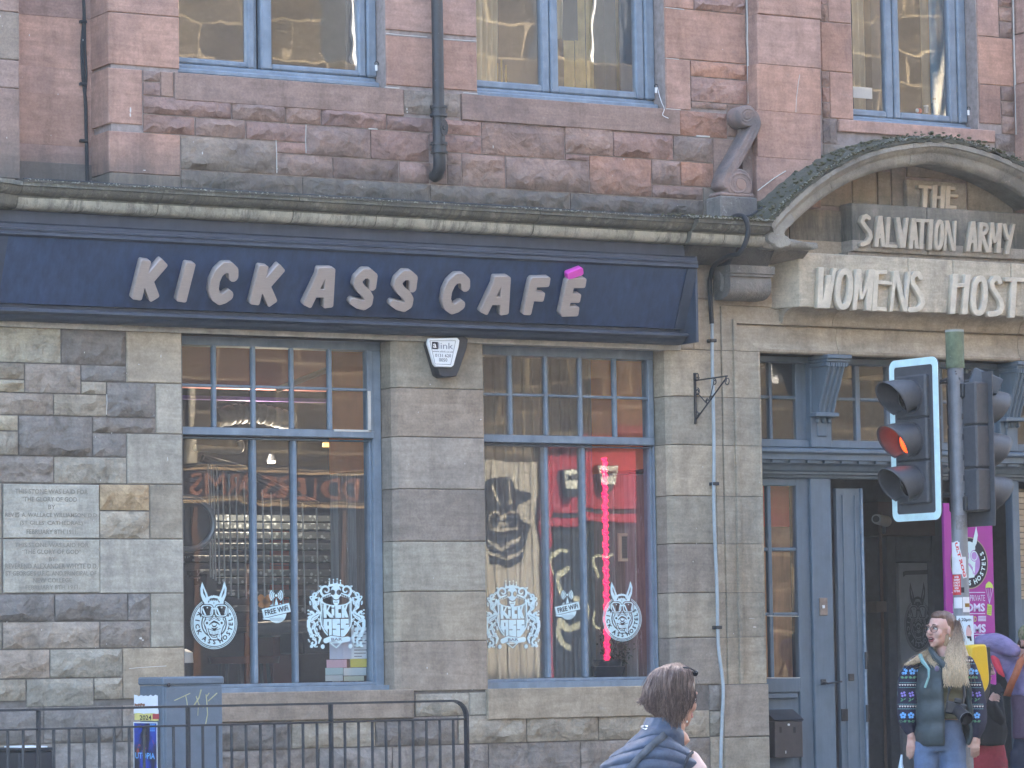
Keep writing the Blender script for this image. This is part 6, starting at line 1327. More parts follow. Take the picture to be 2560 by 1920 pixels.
for u, v, w_, tl in ((1640, 1000, .5, 'dark bar stool behind the middle pane of the left window'), (1500, 980, .45, 'dark bar stool behind the left pane of the left window')):
    q = Q(7, u, 930, 1.6); r_ = empty('bar_stool', (q.x, 1.6, .3), tl, 'stool', 'bar stools behind the left window'); tubeobj('seat', [(q.x, 1.6, q.z-.05), (q.x, 1.6, q.z)], [.17, .18], flat('oxblood leather', (.075, .028, .026), .4), r_, 16)
    for a in range(4): tubeobj('leg', [(q.x+.1*math.cos(a*1.57+.7), 1.6+.1*math.sin(a*1.57+.7), q.z-.05), (q.x+.2*math.cos(a*1.57+.7), 1.6+.2*math.sin(a*1.57+.7), .3)], .014, M_['black'], r_, 6)
tb = empty('table', Q(7, 1800, 760, 1.9), 'red fronted counter under the stair behind the left shop window', 'counter'); a, b = Q(7, 1755, 770, 2.0), Q(7, 1890, 1100, 2.0)
box('front', a.x, b.x, 2.0, 2.5, .3, a.z, flat('red counter', (.13, .03, .022), .6), tb); box('top', a.x-.1, b.x+.5, 1.95, 2.6, a.z, a.z+.04, M_['black'], tb, .005)
bm_ = empty('side_table', Q(7, 2000, 850, 1.5), 'dark box table with metal post behind the crest sticker of the left window', 'table'); a, b = Q(7, 1950, 770, 1.5), Q(7, 2060, 910, 1.5)
box('box', a.x, b.x+.2, 1.5, 1.9, b.z, a.z, flat('charcoal box', (.05, .055, .06), .4), bm_, .01); tubeobj('post', [(a.x+.1, 1.55, a.z), (a.x+.1, 1.55, a.z+.3)], .02, M_['galv'], bm_, 8)
for (u0, u1, v0, v1, col, lab) in ((2078, 2212+97-850/.38879*0, 745, 945, None, None),): pass
nb_ = [(8, 72, 207, 742, 942, (.80, .86, .92), 'white printed notice taped right of the crest sticker in the left window'), (7, 2118, 2262, 805, 945, (.55, .62, .78), 'pale blue sheet half behind the crest sticker in the left window'), (8, 66, 188, 945, 997, (.72, .62, .12), 'yellow strip notice in the corner of the left window'), (8, 22, 170, 1003, 1050, (.55, .66, .70), 'pale strip notice under the yellow one in the left window'), (8, 24, 155, 1056, 1085, (.5, .55, .45), 'lowest strip notice in the corner of the left window'), (7, 2100, 2230, 950, 1000, (.66, .45, .55), 'pink notice with dark figures under the blue sheet'), (7, 2092, 2206, 1003, 1046, (.45, .60, .64), 'pale green notice left of the pale strip'), (7, 2092, 2206, 1050, 1086, (.55, .6, .62), 'small white notice at the foot of the left window')]
for k, (i, u0, u1, v0, v1, col, lab) in enumerate(nb_):
    a, b = Q(i, u0, v0, .292+.002*k), Q(i, u1, v1, .292+.002*k); o = box('paper_notice', a.x, b.x, .292+.002*k, .293+.002*k, b.z, a.z, flat('paper %d' % k, col, .8, var=.05)); props(o, lab, 'notice', 'notices in the left window')
    if k == 0:
        for j in range(9): box('print_line', a.x+.02, b.x-.02-.03*(j % 3), .2902, .2909, a.z-.03-j*(a.z-b.z)/10, a.z-.024-j*(a.z-b.z)/10, M_['inkgrey'], o)
# right window: corrugated wall, planks, pink light strip, plant
cor = NT('blue grey corrugated sheet'); cor.set(Base_Color=cor.mix(1, (.30, .35, .40), cor.ramp(cor.noise(cor.coords(rnd=False), 3, 4, .6), [(.3, .75), (.7, 1.2)]), 'MULTIPLY'), Roughness=.45, Metallic=.4)
cs = empty('corrugated_wall', (13.5, 2.4, 2), kind='structure')
bm = bmesh.new(); xa, xb = 12.2, 15.8; n = 260; A = []; Bv = []
for k in range(n+1):
    x = xa+(xb-xa)*k/n; y = 2.4+.022*math.sin(x*2*math.pi/.085); A.append(bm.verts.new((x, y, .3))); Bv.append(bm.verts.new((x, y, 3.9)))
for k in range(n): bm.faces.new((A[k], A[k+1], Bv[k+1], Bv[k]))
bmobj('sheet', bm, cor.m, cs, smooth=True)
led = empty('light_strip', Q(8, 1715, 400, .45), 'glowing pink rope light hanging in the right shop window', 'light')
LE = emit('pink rope light', (1.0, .012, .09), .34); a = Q(5, 1700, 1300, .45); b = Q(8, 1718, 955, .45); rl = []
for k in range(330):
    f = k/329; rl.append(Vector((a.x+(b.x-a.x)*f+.018*math.cos(k*.62), .45+.018*math.sin(k*.62), a.z+(b.z-a.z)*f+.012*math.sin(k*.31))))
tubeobj('rope', rl, .0085, LE, led, 5); tubeobj('core', [a, b], .016, emit('pink core', (1, .02, .12), .22), led, 6)
pl = empty('potted_plant', Q(8, 1730, 1030, .6), 'small trailing plant in a black bucket at the foot of the pink light', 'plant'); q = Q(8, 1722, 1055, .55)
tubeobj('bucket', [(q.x, .55, q.z-.02), (q.x, .55, q.z+.07), (q.x, .55, q.z+.072), (q.x, .55, q.z+.12)], [.10, .125, .10, .11], flat('black bucket', (.03, .035, .045), .35), pl, 20)
rr = random.Random(11); bm = bmesh.new()
for k in range(420):
    f = rr.random(); ang_ = rr.uniform(0, 6.28); rad = .03+.13*abs(math.sin(f*3))*rr.random(); c = Vector((q.x+.05+rad*math.cos(ang_)+.05*(1-f), .55+rad*math.sin(ang_)*.6, q.z+.05+f*.38))
    d1 = Vector((rr.uniform(-1, 1), rr.uniform(-1, 1), rr.uniform(-1, 1))).normalized()*.018; d2_ = d1.cross(Vector((rr.uniform(-1, 1), rr.uniform(-1, 1), 1))).normalized()*.008
    bm.faces.new([bm.verts.new(c+p) for p in (-d1, d2_, d1, -d2_)])
o = bmobj('foliage', bm, flat('dark leaves', (.04, .06, .035), .6, var=.5), pl); o['kind'] = 'stuff'
for k in range(9): tubeobj('stem', [(q.x, .55, q.z+.1), (q.x+rr.uniform(-.06, .1), .55+rr.uniform(-.05, .05), q.z+.25), (q.x+rr.uniform(-.08, .12), .55+rr.uniform(-.08, .08), q.z+rr.uniform(.3, .45))], .0035, flat('brown stem', (.12, .08, .05), .8), pl, 4)
pf = empty('picture_frame', Q(8, 1870, 228, .6), 'small cream framed picture on the planks beside the pink light', 'picture'); a, b = Q(8, 1787, 137, .62), Q(8, 1953, 318, .62)
CRM = flat('cream frame', (.62, .55, .36), .6); t_ = .022
for bx in ((a.x, b.x, a.z-t_, a.z), (a.x, b.x, b.z, b.z+t_), (a.x, a.x+t_, b.z+t_, a.z-t_), (b.x-t_, b.x, b.z+t_, a.z-t_)): box('frame', bx[0], bx[1], .6, .63, bx[2], bx[3], CRM, pf, .003)
box('mesh_panel', a.x+t_, b.x-t_, .615, .625, b.z+t_, a.z-t_, flat('grey mesh', (.19, .18, .16), .7), pf)
for k in range(14): z = b.z+t_+(a.z-b.z-2*t_)*k/14; box('slat', a.x+t_, b.x-t_, .609, .614, z, z+.003, flat('dark slat', (.08, .08, .08), .6), pf)
tl_ = empty('timber_post', Q(8, 1900, 600, .7), 'tall weathered plank post inside the right edge of the right window', 'post')
for k in range(4):
    a, b = Q(5, 1880+k*34, 1380, .75), Q(5, 1880+(k+1)*34, 1380, .75); o = box('plank', a.x+.001, b.x-.001, .72+.006*(k % 2), .8, .3, a.z-.02*(k % 3), M_['plank'], tl_, .003); o.color = (*PLK[(k*2+1) % 6], 1)
# painted crescent mural and letters on the corrugated wall
# upper rooms
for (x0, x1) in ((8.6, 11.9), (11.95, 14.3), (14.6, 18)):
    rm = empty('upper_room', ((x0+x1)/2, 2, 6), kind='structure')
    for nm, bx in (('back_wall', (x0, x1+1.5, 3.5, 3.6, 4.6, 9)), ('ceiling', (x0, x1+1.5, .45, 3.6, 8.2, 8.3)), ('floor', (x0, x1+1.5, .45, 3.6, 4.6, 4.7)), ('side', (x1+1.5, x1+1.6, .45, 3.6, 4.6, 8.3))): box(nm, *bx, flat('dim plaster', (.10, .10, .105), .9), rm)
def drape(name, lab, x0, x1, z0, z1, y, m, folds=7, amp=.02, bulge=0.0, cat='curtain'):
    bm = bmesh.new(); n = folds*8; rows = 10; g = []
    for j in range(rows+1):
        f = j/rows; r = []
        for k in range(n+1):
            a = k/n; xx = x0+(x1-x0)*a+bulge*math.sin(f*5)*(.4+.6*a); r.append(bm.verts.new((xx, y+amp*math.sin(a*folds*2*math.pi+f*.7), z0+(z1-z0)*f)))
        g.append(r)
    for j in range(rows):
        for k in range(n): bm.faces.new((g[j][k], g[j][k+1], g[j+1][k+1], g[j+1][k]))
    return props(bmobj(name, bm, m, None, True), lab, cat)
CU = flat('cream curtain cloth', (.50, .44, .32), .9, var=.15, sc=3); 
drape('curtain', 'gathered cream curtain at the left of the upper middle window', Q(2, 870, 300, .45).x, Q(2, 990, 300, .45).x, 5.35, 7.8, .45, CU, 4, .03, .03)
drape('curtain', 'thin cream curtain behind the middle bar of the upper middle window', Q(2, 1385, 300, .45).x, Q(2, 1425, 300, .45).x, 5.9, 7.8, .45, CU, 2, .02, .02)
vb2 = empty('vertical_blind', Q(2, 1600, 300, .6), 'golden vertical blind strips in the upper middle window', 'blind')
VB = flat('gold blind strip', (.46, .33, .13), .6, var=.2)
for k in range(15):
    u = 1440+k*24; a = Q(2, u, 300, .6); zt_k = 7.8 if k > 3 else Q(2, u, 260, .6).z; box('strip', a.x, a.x+.028, .6+.004*(k % 3), .606+.004*(k % 3), Q(2, u, 600, .6).z-.1, zt_k, VB, vb2)
for k in range(7): u = 905+k*28; a = Q(2, u, 500, .6); box('strip', a.x, a.x+.012, .62, .625, Q(2, u, 560, .6).z-.1, Q(2, u, 375+(k*37) % 60, .6).z, VB, vb2)
drape('curtain', 'dark blue grey curtain edge at the right of the upper middle window', Q(2, 1800, 300, .36).x, Q(2, 1915, 300, .36).x, 5.3, 7.8, .36, flat('slate curtain', (.10, .145, .20), .9), 1, .004)
drape('curtain', 'light blue curtain hanging in the upper right window', Q(3, 1608, 400, .36).x, Q(3, 1730, 400, .36).x, 5.1, 7.8, .36, flat('light blue curtain', (.24, .42, .55), .9), 2, .008)
for k, (u, w_) in enumerate(((1130, .05), (1175, .045), (1205, .03), (1290, .04))): drape('curtain', ('leftmost', 'second from the left', 'third from the left', 'rightmost')[k]+' of the cream curtain folds in the upper right window', Q(3, u, 400, .5).x-w_/2, Q(3, u, 400, .5).x+w_/2, 5.15, 7.8, .5+.02*k, CU, 1, .02, .012)
drape('curtain', 'cream curtain left of the blue one in the upper right window', Q(3, 1570, 400, .5).x-.03, Q(3, 1580, 400, .5).x+.03, 5.4, 7.8, .5, CU, 1, .02, .012)
drape('curtain', 'dark sheet standing in for shade at the right of the upper left window', Q(2, 38, 300, .3).x, Q(2, 120, 300, .3).x, 5.3, 7.8, .3, flat('dark shade sheet', (.045, .055, .065), .9), 1, .004)  # flat dark sheet put in for the shaded strip inside the glass
a, b = Q(3, 1113, 555, .23), Q(3, 1237, 637, .23); props(box('paper_notice', a.x, b.x, .23, .232, b.z, a.z, M_['paper']), 'blank white sheet taped inside the upper right window', 'notice')
def sill_thing(name, u, v, h, r, m, lab, cat, prof):
    q = Q(3, u, v, .24); e_ = empty(name, q, lab, cat); return q, e_
q, e_ = sill_thing('water_bottle', 1638, 738, .1, .02, None, 'small blue water bottle on the sill of the upper right window', 'bottle', None)
WB_ = flat('blue bottle plastic', (.12, .30, .42), .2); tubeobj('body', [q, q+Vector((0, 0, .085)), q+Vector((0, 0, .10))], [.026, .026, .012], WB_, e_, 12); tubeobj('neck', [q+Vector((0, 0, .10)), q+Vector((0, 0, .115))], .010, WB_, e_, 10); tubeobj('cap', [q+Vector((0, 0, .115)), q+Vector((0, 0, .13))], .012, flat('dark green cap', (.03, .08, .07), .5), e_, 10)
q, e_ = sill_thing('snack_packet', 1535, 725, .1, .02, None, 'crumpled red and white packet on the sill beside the water bottle', 'packet', None)
box('wrapper', q.x-.03, q.x+.03, .225, .25, q.z-.005, q.z+.035, flat('red foil', (.55, .06, .05), .4), e_, .012); box('flap', q.x-.035, q.x-.005, .222, .24, q.z, q.z+.03, M_['paper'], e_, .008)
q, e_ = sill_thing('glass_jar', 1583, 728, .1, .02, None, 'small clear jar between the packet and the bottle', 'jar', None); tubeobj('jar', [q, q+Vector((0, 0, .05))], .018, flat('pale jar', (.4, .43, .44), .2), e_, 12); tubeobj('lid', [q+Vector((0, 0, .05)), q+Vector((0, 0, .06))], .019, M_['white'], e_, 12)

# ================================================================ ACROSS THE STREET (seen in the panes)
YO = -13.5
op = empty('opposite_building', (20, YO, 0), 'sunlit sandstone tenement across the street mirrored in the windows', 'building')
t = NT('coursed sandstone'); tc2 = t.n('TexCoord'); mp = t.n('Mapping'); mp.inputs['Rotation'].default_value = (R_(90), 0, 0); t.l(tc2.outputs['Object'], mp.inputs[0]); br = t.n('TexBrick'); br.inputs['Scale'].default_value = 1; br.inputs['Brick Width'].default_value = .9; br.inputs['Row Height'].default_value = .42; br.inputs['Mortar Size'].default_value = .016
br.inputs['Color1'].default_value = (.13, .105, .068, 1); br.inputs['Color2'].default_value = (.065, .053, .036, 1); br.inputs['Mortar'].default_value = (.27, .22, .14, 1); t.l(mp.outputs[0], br.inputs['Vector'])
nzz = t.noise(t.coords(rnd=False), 1.4, 5, .7); t.set(Base_Color=t.mix(1, br.outputs['Color'], t.ramp(nzz, [(.3, .5), (.7, 1.15)]), 'MULTIPLY'), Roughness=.95)
def VP(i, u, v, yreal=YO+.05, yg=.24):
    px_, py_ = G(i, u, v); p = P(px_, py_, 2*yg-yreal); return p.x, p.z
holes = [(14.2+3.3*k, 15.3+3.3*k, z, z+1.9) for k in range(6) for z in (5.0, 8.4)]
ow = wall_mesh('wall', [(8.2, 46, 0, 12.5)], holes, YO-.5, YO, t.m, op)
ow.data.update()
for a, b, c, d in holes:
    w_ = box('window', a, b, YO-.28, YO-.25, c, d, flat('dark far glass', (.03, .035, .04), .1), op); box('sash', a, b, YO-.25, YO-.2, (c+d)/2-.03, (c+d)/2+.03, M_['white'], w_); box('sash', (a+b)/2-.02, (a+b)/2+.02, YO-.249, YO-.2, c, d, M_['white'], w_)
for x in (16.1, 19.2, 22.4, 26.5): tubeobj('drainpipe', [(x, YO+.08, 3.6), (x, YO+.08, 12)], .06, flat('cream pipe', (.55, .5, .38), .6), op, 10)
# red shopfront with two alarm boxes
rx0, rz1 = VP(5, 1300, 1225); rx1, rz0 = VP(5, 2010, 1640)
rs_ = empty('red_shopfront', (rx0, YO, 2), 'crimson shopfront across the street mirrored in the right shop window', 'shopfront')
RDM = flat('crimson paint', (.42, .03, .055), .6, var=.15); rxe = rx1+.6
box('fascia', rx0, rxe, YO+.0, YO+.05, rz0, rz1, RDM, rs_); box('panel', rx0-.0, rx0+.09, YO+.0, YO+.06, .3, rz0, RDM, rs_); box('dark_front', rx0+.1, rxe, YO, YO+.03, .3, rz0-.02, flat('dark shop glass', (.02, .025, .035), .2), rs_); box('cornice', rx0-.05, rxe, YO, YO+.14, rz1, rz1+.1, flat('dark red trim', (.18, .03, .04), .6), rs_); box('rail', rx0, rxe, YO, YO+.08, rz0-.16, rz0-.06, RDM, rs_)
cs_ = Sdf(rx0-.3, rxe+.2, .2, rz0, .014)
def vps(pts, smo=True): return [VP(8, a, b) for a, b in (smp(pts) if smo else pts)]
for pts, r in (([(1475, 335), (1440, 350), (1405, 430), (1440, 540)], [4]+[17]*16+[8, 4]), ([(1475, 235), (1400, 235), (1365, 300), (1378, 390)], [3]+[14]*16+[8, 3]), ([(1500, 520), (1560, 580), (1570, 680), (1480, 740), (1420, 690)], [10]+[22]*19+[26]*5), ([(1500, 858), (1440, 830), (1405, 760), (1420, 700)], [3]+[18]*18), ([(1745, 290), (1640, 285), (1610, 330), (1640, 430)], [3]+[9]*18), ([(1625, 640), (1620, 730), (1690, 770), (1720, 765)], [8]*19)):
    q_ = vps(pts); cs_.add(cs_.stroke(q_, [(r[min(k, len(r)-1)])*.0017 for k in range(len(q_))]))
me = curve_mesh('painted_crescent', cs_.loops(.008)); on_wall(me, 0, YO+.034, 0); link('painted_crescent', me, flat('cream sign paint', (.55, .57, .40), .6), rs_)
for (ua, ub, lab) in ((1385, 1525, 'left of two cream alarm boxes on the crimson shopfront across the street'), (1590, 1740, 'right of two cream alarm boxes on the crimson shopfront across the street')):
    (xa, za), (xb, zb3_) = VP(5, ua+20, 1362), VP(5, ub, 1485); (_, zc3) = VP(5, ub, 1535)
    ab_ = empty('alarm_box', (xa, YO+.1, za), lab, 'alarm', 'alarm boxes across the street')
    for nm, pts, y0, y1, m in (('body', [(xa-.02, za+.01), (xb+.01, za+.01), (xb-.04, zb3_), ((xa+xb)/2+.04, zc3), ((xa+xb)/2-.04, zc3), (xa+.03, zb3_)], YO+.05, YO+.16, M_['black']), ('cover', [(xa, za), (xb, za), (xb-.035, zb3_), (xa+.035, zb3_)], YO+.161, YO+.18, flat('cream plastic', (.75, .78, .66), .4))):
        bm = bmesh.new(); A = [bm.verts.new((x, y0, z)) for x, z in pts]; Bv = [bm.verts.new((x, y1, z)) for x, z in pts]; n = len(pts)
        for k in range(n): bm.faces.new((A[k], A[(k+1) % n], Bv[(k+1) % n], Bv[k]))
        bm.faces.new(A[::-1]); bm.faces.new(Bv); bmesh.ops.recalc_face_normals(bm, faces=bm.faces); bmobj(nm, bm, m, ab_)
    BACK = Matrix(((-1, 0, 0, 0), (0, 0, 1, 0), (0, 1, 0, 0), (0, 0, 0, 1)))
    me = fit_mesh(text_mesh('TIMMS', 1, off=.03), (xb-xa)*.85, .085); on_wall(me, (xa+xb)/2, YO+.182, za-.09, M=BACK); link('lettering', me, M_['ink'], ab_)
# cream panel with dark drawing
cx_0, cz_1 = VP(5, 900, 1330); cx_1, cz_0 = VP(8, 1300, 1000)
cp_ = empty('cream_shutter', (cx_0, YO, 2), 'cream panelled shutter with dark graffiti mirrored in the right window', 'shutter')
for k in range(14):
    xa = cx_0-.4+(cx_1-cx_0+.4)*k/14; box('slat', xa, xa+(cx_1-cx_0+.4)/14-.008, YO, YO+.03+.012*(k % 2), .2, cz_1, flat('cream shutter paint', (.50, .47, .38), .7, var=.12), cp_)
gp = []
def vpl(pts): return [VP(*p) for p in pts]
gs = Sdf(cx_0-.6, cx_1+.2, .6, cz_1+.1, .02); 
for pts in ([(5, 985, 1435), (5, 1110, 1430), (5, 1115, 1500), (5, 1240, 1530), (5, 1245, 1560), (5, 1150, 1610), (5, 1120, 1646), (8, 1240, 90), (8, 1220, 160), (8, 1180, 300), (8, 1100, 370), (8, 960, 330), (8, 930, 100), (5, 930, 1480)],): gs.add(gs.poly(vpl(pts)))
for pts, r in (([(5, 1000, 1480), (5, 1040, 1600)], .02), ([(5, 1090, 1450), (5, 1080, 1600)], .02), ([(8, 960, 180), (8, 1040, 240), (8, 1150, 180)], .025), ([(8, 990, 120), (8, 1130, 120)], .015), ([(8, 950, 260), (8, 1080, 310), (8, 1180, 250)], .02)): gs.cut(gs.stroke(vpl(pts), r))
for uv in ((8, 1010, 60), (8, 1090, 60)): x, z = VP(*uv); gs.cut(gs.ell(x, z, .09, .12)); gs.add(gs.ell(x, z, .065, .095))
me = curve_mesh('graffiti', gs.loops(.01)); on_wall(me, 0, YO+.046, 0); link('graffiti', me, flat('black spray', (.02, .022, .03), .7), cp_)
# dark pub front with gold lines
fx0, fz1 = VP(4, 1225, 1385); fx1, fz0 = VP(5, 150, 1585)
pb = empty('pub_front', (fx0, YO, 2), 'black pub front with gold lines reading FIDDLERS ARMS mirrored in the left window', 'shopfront')
box('fascia', fx0-.3, fx1+.5, YO, YO+.06, fz0-.05, fz1+.1, flat('pub black', (.012, .016, .025), .5), pb); GOLD = flat('gold paint', (.40, .29, .16), .5)
for z in (fz0-.02, fz1+.02): box('gold_line', fx0-.28, fx1+.25, YO+.062, YO+.07, z, z+.03, GOLD, pb); box('gold_line', fx0-.28, fx1+.25, YO+.062, YO+.07, z+.045, z+.055, GOLD, pb)
me = fit_mesh(text_mesh('FIDDLERS ARMS', 1, off=.01), fx1-fx0+.3, .26); on_wall(me, (fx0+fx1)/2+.12, YO+.064, (fz0+fz1)/2+.02, M=BACK); link('lettering', me, flat('dull red gold', (.26, .12, .08), .5), pb)
box('front', fx0-.3, fx1+.5, YO, YO+.04, .2, fz0-.06, flat('pub black', (0, 0, 0)), pb)
for k in range(5): xx = fx0+(fx1-fx0+.4)*k/4; box('pilaster', xx, xx+.06, YO+.04, YO+.08, .2, fz0-.06, flat('pub brown', (.13, .065, .035), .6), pb)

# ================================================================ RAILING
YR = -2.1
rl_ = empty('railing', Q(7, 400, 1400, YR), 'black tubular pedestrian guard railing with upright bars along the kerb', 'railing')
zr = Q(7, 800, 1262, YR).z; zr2 = Q(7, 800, 1383, YR).z; zr = 1.125 if abs(zr-1.125) < .04 else zr
RB = simple('flaked black railing paint', (.03, .034, .042), .4, var=.3, sc=30, bump=.5, spec=.5, scratch=(.10, .105, .12))
xe = Q(8, 815, 1500, YR).x; rc = .10
bm = bmesh.new(); rp_ = [Vector((5.0, YR, zr)), Vector((xe-rc, YR, zr))]+[Vector((xe-rc+rc*math.sin(R_(a)), YR, zr-rc+rc*math.cos(R_(a)))) for a in (15, 30, 45, 60, 75, 90)]+[Vector((xe, YR, 0))]; rg_ = []
for k, p in enumerate(rp_):
    t_ = (rp_[min(k+1, len(rp_)-1)]-rp_[max(k-1, 0)]).normalized(); nn = Vector((-t_.z, 0, t_.x)); rg_.append([bm.verts.new(p+nn*a+Vector((0, b, 0))) for a, b in ((.007, -.0225), (.007, .0225), (-.007, .0225), (-.007, -.0225))])
for k in range(len(rg_)-1):
    for q in range(4): bm.faces.new((rg_[k][q], rg_[k][(q+1) % 4], rg_[k+1][(q+1) % 4], rg_[k+1][q]))
bmesh.ops.recalc_face_normals(bm, faces=bm.faces); autosmooth(bmobj('top_rail', bm, RB, rl_), 40)
box('mid_rail', 5.0, xe, YR-.015, YR+.015, zr2-.006, zr2+.006, RB, rl_, .002); tubeobj('bottom_rail', [(6.0, YR, .12), (xe, YR, .12)], .0125, RB, rl_, 8)
posts = [Q(7, 248, 1450, YR).x, Q(7, 1210, 1450, YR).x, Q(7, 2129, 1450, YR).x]; posts = [posts[0]-(posts[1]-posts[0])]+posts
for x in posts: box('post', x-.007, x+.007, YR-.0225, YR+.0225, 0, zr-.007, RB, rl_, .002)
ends = posts+[xe]
for a, b in zip(ends[:-1], ends[1:]):
    n = 10
    for k in range(1, n): x = a+(b-a)*k/n; tubeobj('bar', [(x, YR, .12), (x, YR, zr2)], .0095, RB, rl_, 8)

# ================================================================ STREET CABINET
YC = -1.05
cabm = simple('grey cabinet paint', (.125, .16, .20), .5, var=.12, sc=12, bump=.7, scratch=(.2, .23, .26))
fx_a, fx_b = Q(7, 1046, 1400, YC).x, Q(7, 1440, 1400, YC).x; zc_ = Q(7, 1240, 1058, YC).z; ya_ = YC+.37
cab = empty('street_cabinet', ((fx_a+fx_b)/2, YC, 0), 'grey metal street cabinet with torn posters and scrawled tag behind the railing', 'cabinet')
box('body', fx_a+.006, fx_b-.006, YC+.006, ya_, 0, zc_-.055, cabm, cab, .006); box('lid', fx_a-.004, fx_b+.004, YC-.006, ya_+.01, zc_-.052, zc_, cabm, cab, .01); box('door', fx_a+.02, fx_b-.012, YC-.004, YC+.006, .06, zc_-.065, cabm, cab, .004)
q = Q(7, 1083, 1112, YC); tubeobj('lock', [(q.x, YC-.001, q.z), (q.x, YC-.010, q.z)], .012, M_['ink'], cab, 12); q = Q(7, 1083, 1615, YC); tubeobj('lock', [(q.x, YC-.001, q.z), (q.x, YC-.010, q.z)], .014, cabm, cab, 12)
TAG = flat('yellowed paint pen', (.42, .42, .26), .7, var=.3)
def seg(pts, r): return ('s', 7, pts, r)
letter_obj('graffiti', [seg([(1122, 1212), (1160, 1195), (1222, 1166)], 2.6), seg([(1195, 1185), (1202, 1215), (1205, 1250)], 2.4), seg([(1293, 1145), (1280, 1195), (1250, 1240)], 4), seg([(1262, 1185), (1280, 1240), (1308, 1256)], 2.5), seg([(1325, 1175), (1330, 1215), (1335, 1300), (1322, 1368)], 2.8), seg([(1395, 1165), (1340, 1215)], 3), seg([(1345, 1165), (1330, 1185)], 2.6), seg([(1275, 1255), (1272, 1310)], 1.6)], YC-.0075, TAG, cab, .0015, res=.003, bevel=0)
# left side of the cabinet carries posters (the side faces -X)
XF = fx_a+.0025
def side_pt(u, v):      # pixel ray meets the cabinet side plane
    px_, py_ = G(7, u, v); d = ray(px_, py_); return CAM+d*((XF-CAM.x)/d.x)
def side_sheet(name, u0, u1, v0, v1, m, off, lab=None, cat=None, parent=None, ragged=0.0, grp=None):
    a, b = side_pt(u0, v0), side_pt(u1, v1); rg = random.Random(int(u0+v0)); bm = bmesh.new(); n = 10
    top_ = [(a.y+(b.y-a.y)*k/n, a.z+rg.uniform(-ragged, ragged)) for k in range(n+1)]; bot = [(a.y+(b.y-a.y)*k/n, b.z+rg.uniform(-ragged, ragged)) for k in range(n, -1, -1)]
    bm.faces.new([bm.verts.new((XF-off, y, z)) for y, z in top_+bot]); o = bmobj(name, bm, m, parent); so_ = o.modifiers.new('s', 'SOLIDIFY'); so_.thickness = .0008; return props(o, lab, cat, grp) if lab else o
s1 = side_sheet('torn_poster', 864, 1018, 1180, 1285, M_['paper'], .002, 'torn blank white poster on the cabinet side above the 2024 scrap', 'poster', ragged=.006)
side_sheet('print_streak', 868, 935, 1232, 1248, flat('brown ink', (.25, .12, .07), .8), .003, parent=s1, ragged=.004)
s2 = side_sheet('torn_poster', 868, 1022, 1292, 1342, flat('yellow scrap', (.70, .62, .22), .8), .0025, 'torn yellow and red poster scrap reading 2024 on the cabinet side', 'poster', ragged=.003)
side_sheet('red_patch', 985, 1026, 1298, 1332, flat('red scrap', (.45, .07, .08), .8), .0035, parent=s2); side_sheet('white_band', 864, 1024, 1268, 1296, M_['paper'], .004, parent=s2, ragged=.003)
SIDE = Matrix(((0, 0, -1, 0), (-1, 0, 0, 0), (0, 1, 0, 0), (0, 0, 0, 1)))
def side_text(s, u0, u1, v0, v1, m, off, parent):
    a, b = side_pt(u0, v0), side_pt(u1, v1); me = fit_mesh(text_mesh(s, 1, off=.02), abs(a.y-b.y), a.z-b.z); on_wall(me, XF-off, (a.y+b.y)/2, (a.z+b.z)/2, M=SIDE); return link('lettering', me, m, parent)
side_text('2024', 902, 978, 1306, 1338, M_['ink'], .0045, s2)
t = NT('dark concert poster'); v_ = t.coords(rnd=False); n1 = t.noise(v_, 5.5, 3, .5, .8); n2 = t.noise(v_, 9, 3, .5, 1.2)
c_ = t.mix(t.ramp(n1, [(.46, 0), (.62, 1)]), (.018, .02, .035), (.015, .06, .42)); c_ = t.mix(t.ramp(n2, [(.64, 0), (.70, 1)]), c_, (.55, .07, .04)); t.set(Base_Color=c_, Roughness=.35); UT = t.m
s3b = side_sheet('concert_poster', 861, 1018, 1350, 1720, M_['paper'], .0025, 'dark blue and red concert poster with the word UTOPIA on the cabinet side', 'poster')
side_sheet('print', 866, 1012, 1356, 1715, UT, .0035, parent=s3b)
side_text('UTOPIA', 874, 1000, 1545, 1590, flat('cyan print', (.15, .45, .85), .5), .0045, s3b)
for k in range(3): side_text(('LIVE', 'TOUR', 'DATES')[k] if False else '≡≡≡', 968, 1000, 1362+k*18, 1374+k*18, flat('cyan print', (0, 0, 0)), .0045, s3b)
side_text('EVIL', 880, 1020, 1105, 1165, flat('faint marker', (.26, .30, .35), .6), .0012, cab) if False else None
# bin behind the railing at the far left
bn_ = empty('refuse_box', Q(7, 235, 1560, -.6), 'black box with white paper on its lid low behind the railing', 'box'); a, b = Q(7, 120, 1540, -.6), Q(7, 340, 1646, -.6)
box('body', a.x, b.x, -.6, -.2, 0, a.z, M_['black'], bn_, .01); box('lid', a.x-.01, b.x+.01, -.61, -.19, a.z, a.z+.02, M_['black'], bn_, .006); box('paper', a.x+.02, b.x-.04, -.612, -.3, a.z+.021, a.z+.03, M_['paper'], bn_, .002)

